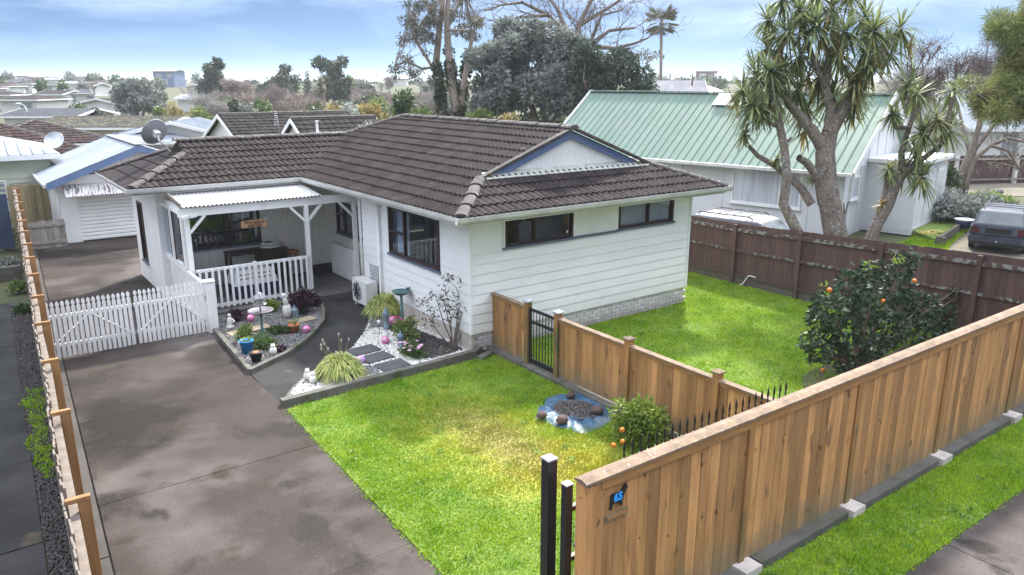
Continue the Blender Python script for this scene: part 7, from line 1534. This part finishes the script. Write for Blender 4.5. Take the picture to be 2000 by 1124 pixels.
def palm(label, px, ytop, ybase, d, rpx, n=34, hang=.5, m='leaf_palm', trunk_r=3., bark='bark_euc'):
    c = PD(px, ytop, d); b = PD(px+2, ybase, d); bz = terrain(b.x, b.y); t = thing('palm_tree', label, 'tree', (b.x, b.y, bz)); MB().tube([(b.x, b.y, bz-.1), c.lerp(Vector((b.x, b.y, bz)), .5), c], [trunk_r*1.25*PXM(d), trunk_r*PXM(d), trunk_r*.9*PXM(d)], 8).build('trunk', bark, t, smooth=True)
    out = []; L = rpx*PXM(d)
    for i in range(n):
        a = random.uniform(0, 2*PI); el = random.uniform(-.9, 1.1); dr = np.array([math.cos(a)*math.cos(el), math.sin(a)*math.cos(el), math.sin(el)]); c0 = np.array(c)+np.array([0, 0, -L*.12 if el < 0 else 0]); st = c0+dr*L*.5; sd0 = np.cross(dr, [0, 0, 1]); sd0 /= max(1e-6, np.linalg.norm(sd0)); upv = np.cross(sd0, dr)
        out.append(np.stack([c0, c0+sd0*.02*L, st+sd0*.012*L, st]))
        for k in range(13):
            f = (k-6)/6*1.25; dd = dr*math.cos(f)+sd0*math.sin(f)+np.array([0, 0, -.15-.3*abs(f)*hang]); dd /= np.linalg.norm(dd); e = st+dd*L*.52*random.uniform(.8, 1.1); mid = st+dd*L*.25; w_ = upv*.02*L+sd0*.014*L; out.append(np.stack([st, mid+w_, e, mid-w_]))
    poly_arr('crown', np.concatenate(out), 4, m, t); return t
MT['leaf_palm'] = mat('palm_frond', (.075, .085, .05), (.12, .12, .07), 1, rough=.5, island=.4, trans=.2)
palm('very tall thin fan palm against the sky beside the bare tree', 1292, 40, 170, 78, 38, 60)
palm('short fan palm with shaggy crown in front of the dark cedar', 632, 165, 230, 85, 26, 40, trunk_r=4)
# small palm and lime tree fern over the dark tiled roof
t = palm('low feathery palm just above the dark tiled roof', 498, 213, 250, 52, 26, 12, hang=.2, m='leaf_green', trunk_r=2)
# --- left and middle background trees
def bg(name, label, px, ytop, d, hw, leaf, bark='bark', **k):
    b = PD(px, 200, d); bz = terrain(b.x, b.y); h = PD(px, ytop, d).z-bz; kk = dict(tips_r=(hw*PXM(d)*.20, hw*PXM(d)*.34), leaves=70, ln=.4, wd=.2, trunk_r=max(.1, hw*PXM(d)*.05), depth=4, spread=.55); kk.update(k)
    return tree(name, label, (b.x, b.y, bz-.05), max(1.5, h), (hw*PXM(d), hw*PXM(d)), bark, leaf, **kk)
ptree('eucalyptus_tree', 'big round grey-green eucalypt above the garage roof', 92, [([(262, 238), (258, 210), (248, 185), (240, 168)], 4, 2), ([(275, 238), (285, 205), (295, 170)], 4, 2), ([(266, 235), (270, 190), (272, 160)], 3, 1.5)], cl(22, 228, 268, 158, 225, 8, 15, ell(250, 192, 26, 40))+cl(26, 262, 318, 150, 225, 8, 14, ell(290, 188, 34, 42)), 'bark_euc', 'leaf_euc2' if 'leaf_euc2' in MT else 'leaf_grey', dens=300, ln=.5, wd=.24, shell=.5)
ptree('conifer_tree', 'tall ragged dark conifer left of the pink bare trees', 120, [([(418, 210), (417, 170), (415, 125)], 3, 1)], cl(14, 402, 432, 122, 150, 5, 9)+cl(22, 388, 452, 145, 190, 6, 11, ell(418, 168, 34, 26)), 'bark', 'leaf_conifer', dens=380, ln=.6, wd=.3, shell=.4)
ptree('conifer_tree', 'spreading pine with pointed top on the skyline', 130, [([(545, 215), (550, 170), (555, 132)], 3, 1)], cl(10, 548, 565, 132, 160, 4, 7)+cl(24, 506, 580, 145, 178, 6, 10, lambda x, y: y > 172-(x-500)*.45), 'bark', 'leaf_conifer', dens=380, ln=.6, wd=.3, shell=.4)
ptree('cedar_tree', 'flat-topped dark cedar rising behind the fan palm', 110, [([(652, 225), (650, 170), (648, 120)], 3, 1), ([(650, 150), (640, 128), (622, 124)], 1.5, .8)], cl(18, 618, 672, 116, 132, 4, 8)+cl(14, 632, 665, 128, 165, 5, 9)+cl(22, 625, 682, 160, 205, 7, 11), 'bark', 'leaf_conifer', dens=380, ln=.55, wd=.28, shell=.4)
ptree('cypress_tree', 'narrow pointed dark cypress beside the cedar', 125, [([(600, 215), (600, 150)], 2, .8)], [(600, 142+8*i, 3+i*1.0) for i in range(9)]+[(598, 200, 12), (606, 208, 12), (612, 215, 14)], 'bark', 'leaf_conifer', dens=420, ln=.45, wd=.22, shell=.3, jit=.002)
def bare(label, px, ytop, d, hw, m='twig_pink', n=None, name='bare_tree', h2=None, **k):
    b = PD(px, 200, d); bz = terrain(b.x, b.y); h = PD(px, ytop, d).z-bz; hwm = hw*PXM(d)
    kk = dict(tips_r=(hwm*.16, hwm*.26), leaves=190 if d < 120 else 70, ln=.55, wd=.03, trunk_r=max(.1, hwm*.05), depth=5, spread=.45, nb=(2, 3), up=.2, shell=.1); kk.update(k)
    return tree(name, label, (b.x, b.y, bz-.05), max(2, h), (hwm, hwm), m, m, **kk)
bare('pinkish leafless tree right of the dark conifer', 465, 152, 92, 34, 'twig_pink')
bare('pale greyish leafless thicket below the pink tree', 430, 190, 85, 34, 'twig_grey')
bare('rounded pinkish leafless tree in the middle of the gardens', 535, 162, 88, 34, 'twig_pink')
bare('pale leafless tree behind the low feathery palm', 580, 178, 84, 36, 'twig_pink')
bare('low pink leafless bush beside the fan palm', 600, 190, 80, 36, 'twig_pink')
bare('grey leafless tree right of the slate blue block', 368, 165, 150, 18, 'twig_grey')
bare('reddish leafless thicket below the skyline in the middle', 700, 172, 120, 46, 'twig_pink')
bare('low reddish leafless thicket behind the yellow shrub', 745, 180, 100, 40, 'twig_pink')
bare('bare greyish thicket around the ivy trunks', 840, 175, 62, 34, 'twig_grey')
bare('small leafless tree on the far hill between the roofs', 175, 196, 110, 18, 'twig_pink')
bare('slim leafless tree leaning on the left skyline', 92, 158, 260, 10, 'twig_grey')
bare('slender bare tree standing above the poplar row', 186, 154, 250, 9, 'twig_grey')
for i, px in enumerate((143, 150, 158, 166, 174, 182, 192, 200, 208)):
    bare('bare poplar in the far row on the skyline', px, 168+random.uniform(-2, 2), 330, 5, 'twig_grey', tips_r=(.5, .9), leaves=10, depth=3).__setitem__('group', 'bare poplars in the far row')
def sh(label, px, py, d, hw, h, leaf, n=900, ln=.3, wd=.14, name='shrub', **k):
    b = PD(px, py, d); z = terrain(b.x, b.y); hwm = hw*PXM(d); return shrub(name, label, (b.x, b.y, z-.05), hwm, hwm, h if h > 0 else (PD(px, -h, d).z-z)*1.12, leaf, n=n, ln=ln, wd=wd, lumps=10, **k)
sh('round grey-green shrub in front of the hillside houses', 158, 235, 78, 18, -200, 'leaf_silver2' if 'leaf_silver2' in MT else 'leaf_green', 1200)
sh('dark leafy bush right of the round shrub', 193, 240, 72, 18, -212, 'leaf_conifer', 1200)
sh('olive shrub below the white gabled house', 107, 235, 84, 12, -210, 'leaf_lime', 500)
sh('small dark round bush before the brown hip roof', 48, 200, 170, 6, -193, 'leaf_conifer', 260)
sh('second small round bush before the brown hip roof', 61, 200, 170, 5, -193, 'leaf_conifer', 260)
sh('dark green tree clump beside the ribbed roof on the hill', 108, 205, 130, 15, -180, 'leaf_conifer', 700)
sh('bright green round bush below the big eucalypt', 312, 232, 84, 14, -205, 'leaf_lime', 900)
sh('yellow-olive shrub right of the bright green bush', 345, 232, 80, 17, -202, 'leaf_autumn', 900)
sh('yellowish shrub thicket beyond the blue-grey roof', 385, 232, 84, 20, -213, 'leaf_autumn', 700)
sh('golden-leaved shrub left of the silver bush', 655, 245, 60, 24, -196, 'leaf_autumn', 1600)
sh('pale silver-green feathery bush between the golden shrubs', 690, 240, 56, 24, -192, 'leaf_silver', 1700)
sh('golden-leaved shrub right of the silver bush', 730, 240, 60, 26, -186, 'leaf_autumn', 1700)
sh('lime green shrub at the end of the dark tiled roof', 640, 240, 52, 15, -214, 'leaf_lime', 700)
sh('silver-leaved bush directly behind the house ridge', 728, 262, 34, 34, -226, 'leaf_silver', 2400, .18, .07)
sh('leafy green bush left of the ivy-clad trunks', 790, 240, 52, 26, -172, 'leaf_green', 1800)
sh('olive bush under the ivy-clad eucalypt', 820, 245, 46, 26, -205, 'leaf_lime', 1100)
sh('low olive thicket right of the ivy trunks', 945, 250, 44, 34, -188, 'leaf_lime', 1600)
sh('yellowish low thicket behind the house ridge', 990, 258, 42, 26, -215, 'leaf_autumn', 900)
sh('dark hedge under the broad grey-green tree', 1030, 252, 52, 40, -205, 'leaf_ivy', 1500)
sh('olive scrub under the broad grey-green tree near the green roof', 1085, 252, 54, 34, -208, 'leaf_green', 1300)
sh('dark bush at the foot of the cedar', 668, 240, 95, 20, -200, 'leaf_conifer', 900)
sh('dark bush behind the leafless trees', 510, 215, 120, 24, -160, 'leaf_conifer', 900)
sh('dark bush low between the grey-green tree and green roof', 1140, 250, 40, 26, -185, 'leaf_conifer', 1300)
sh('hilltop bushes beyond the reddish thicket', 612, 190, 180, 22, -160, 'leaf_conifer', 500)
sh('dark clump of garden trees on the middle skyline', 715, 170, 230, 14, -153, 'leaf_conifer', 500)
sh('dark rounded clump beside the pale skyline house', 745, 172, 230, 12, -160, 'leaf_conifer', 400)
sh('grey haze of trees left of the apartment block', 1275, 165, 150, 14, -135, 'leaf_grey', 700)
sh('brownish rounded tree beside the palm trunk', 1305, 165, 170, 12, -138, 'twig_pink', 700)
sh('dark garden trees right of the apartment block', 1412, 172, 170, 16, -158, 'leaf_conifer', 500)
sh('dark hedge in front of the white roofs by the cabbage tree', 1405, 188, 90, 14, -170, 'leaf_conifer', 500)
for i in range(64):                               # skyline trees nobody can tell apart
    px = -80+i*34+random.uniform(-8, 8)
    o = sh('small hazy tree on the distant skyline', px, 170, random.uniform(300, 420), random.uniform(10, 22), -random.uniform(158, 166), random.choice(['leaf_conifer', 'leaf_green', 'leaf_grey', 'twig_grey']), 160, 1.4, .9, name='distant_tree'); o['category'] = 'tree'; o['group'] = 'trees along the distant skyline'
for i in range(70):                                # garden trees between the far houses
    px = random.choice([random.uniform(-40, 330), random.uniform(380, 900), random.uniform(1270, 1420)])
    o = sh('garden tree between the far houses', px, 190, random.uniform(150, 280), random.uniform(7, 14), random.uniform(3, 5.5), random.choice(['leaf_conifer', 'leaf_green', 'leaf_grey', 'leaf_lime', 'twig_pink', 'twig_grey']), 260, .8, .4, name='garden_tree'); o['category'] = 'tree'; o['group'] = 'garden trees between the far houses'
for i in range(46):
    px = random.uniform(390, 930); d = random.uniform(70, 135); o = bare('leafless tree in the thicket beyond the dark tiled roofs', px, random.uniform(172, 200), d, random.uniform(20, 34), random.choice(['twig_pink', 'twig_pink', 'twig_grey']), depth=4); o['group'] = 'leafless trees in the thicket'
for i in range(48):
    px = random.uniform(380, 960); o = sh('green garden shrub among the leafless thicket', px, 230, random.uniform(60, 120), random.uniform(13, 25), -random.uniform(184, 212), random.choice(['leaf_conifer', 'leaf_conifer', 'leaf_green', 'leaf_ivy', 'leaf_grey', 'leaf_lime']), 600, .35, .18); o['group'] = 'garden shrubs among the leafless thicket'
# --- right hand side
bare('wide purple-brown leafless tree behind the green roof', 1815, 60, 46, 95, 'twig_purple', tips_r=(.5, .9), leaves=70, ln=.55, wd=.022, depth=6, nb=(2, 3))
bare('upright purple-brown leafless poplar right of the wide bare tree', 1905, 55, 52, 26, 'twig_purple', tips_r=(.4, .7), leaves=150, ln=.55, wd=.022, up=.5, spread=.25)
bare('upright purple-brown leafless poplar beside the pine', 1945, 85, 54, 20, 'twig_purple', tips_r=(.3, .6), leaves=150, ln=.55, wd=.022, up=.5, spread=.25)
bare('grey leafless tree low behind the green roof ridge', 1755, 130, 48, 40, 'twig_grey', tips_r=(.4, .8), leaves=90, ln=.5, wd=.022)
ptree('old_tree', 'gnarled dark tree with ivy and arching boughs by the far fence', 36, [([(1868, 395), (1875, 350), (1895, 300), (1912, 250), (1918, 200)], 11, 4), ([(1880, 400), (1890, 350), (1905, 310), (1935, 285), (1970, 295), (1990, 330)], 7, 2), ([(1885, 340), (1905, 290), (1945, 240), (1990, 220)], 6, 2), ([(1895, 300), (1880, 250), (1870, 200)], 5, 2), ([(1935, 285), (1970, 270), (2010, 280)], 4, 1.5)], cl(12, 1900, 2000, 230, 340, 14, 24), 'bark', 'twig_grey', dens=14, ln=.5, wd=.02, sub=2)
shrub('leafy_bush', 'ivy thicket at the foot of the gnarled tree beside the white annexe', (34.2, 15.6, 0), .9, .9, 2.2, 'leaf_ivy', n=1800, ln=.2, wd=.1)
Dn = 17
ptree('pine_tree', 'large soft-needled pine reaching in beside the cabbage trees', Dn, [([(2120, 520), (2100, 350), (2080, 200), (2050, 60), (2040, -60)], 22, 10), ([(2085, 240), (2020, 215), (1960, 195), (1910, 185)], 7, 3), ([(2060, 90), (2010, 70), (1970, 50), (1945, 50)], 6, 3), ([(2080, 180), (2030, 150), (1985, 135), (1960, 130)], 6, 3)],
      cl(16, 1880, 1960, 155, 215, 16, 24)+cl(18, 1950, 2040, 130, 230, 18, 28)+cl(10, 1940, 1990, 35, 70, 13, 20)+cl(14, 1975, 2080, -10, 80, 18, 30)+cl(10, 1960, 2010, 80, 130, 12, 18)+cl(8, 1985, 2080, 80, 150, 18, 28), 'bark', 'leaf_pine', dens=330, ln=.20, wd=.014, shell=.05, jit=.04)

# ================================================================== HAZE
MH = bpy.data.materials.new('pale_haze'); MH.use_nodes = True; nh = MH.node_tree.nodes; nh.remove(nh['Principled BSDF'])
pv = nh.new('ShaderNodeVolumePrincipled'); pv.inputs['Density'].default_value = .0004; pv.inputs['Color'].default_value = (.90, .95, 1, 1); pv.inputs['Anisotropy'].default_value = .2
MH.node_tree.links.new(pv.outputs[0], nh['Material Output'].inputs['Volume'])
hz = MB().box(-4700, 4700, -4700, 4700, -1.5, 19).build('haze', MH); kind(hz, 'stuff'); tag(hz, 'thin pale haze in the air over the suburb', 'haze')
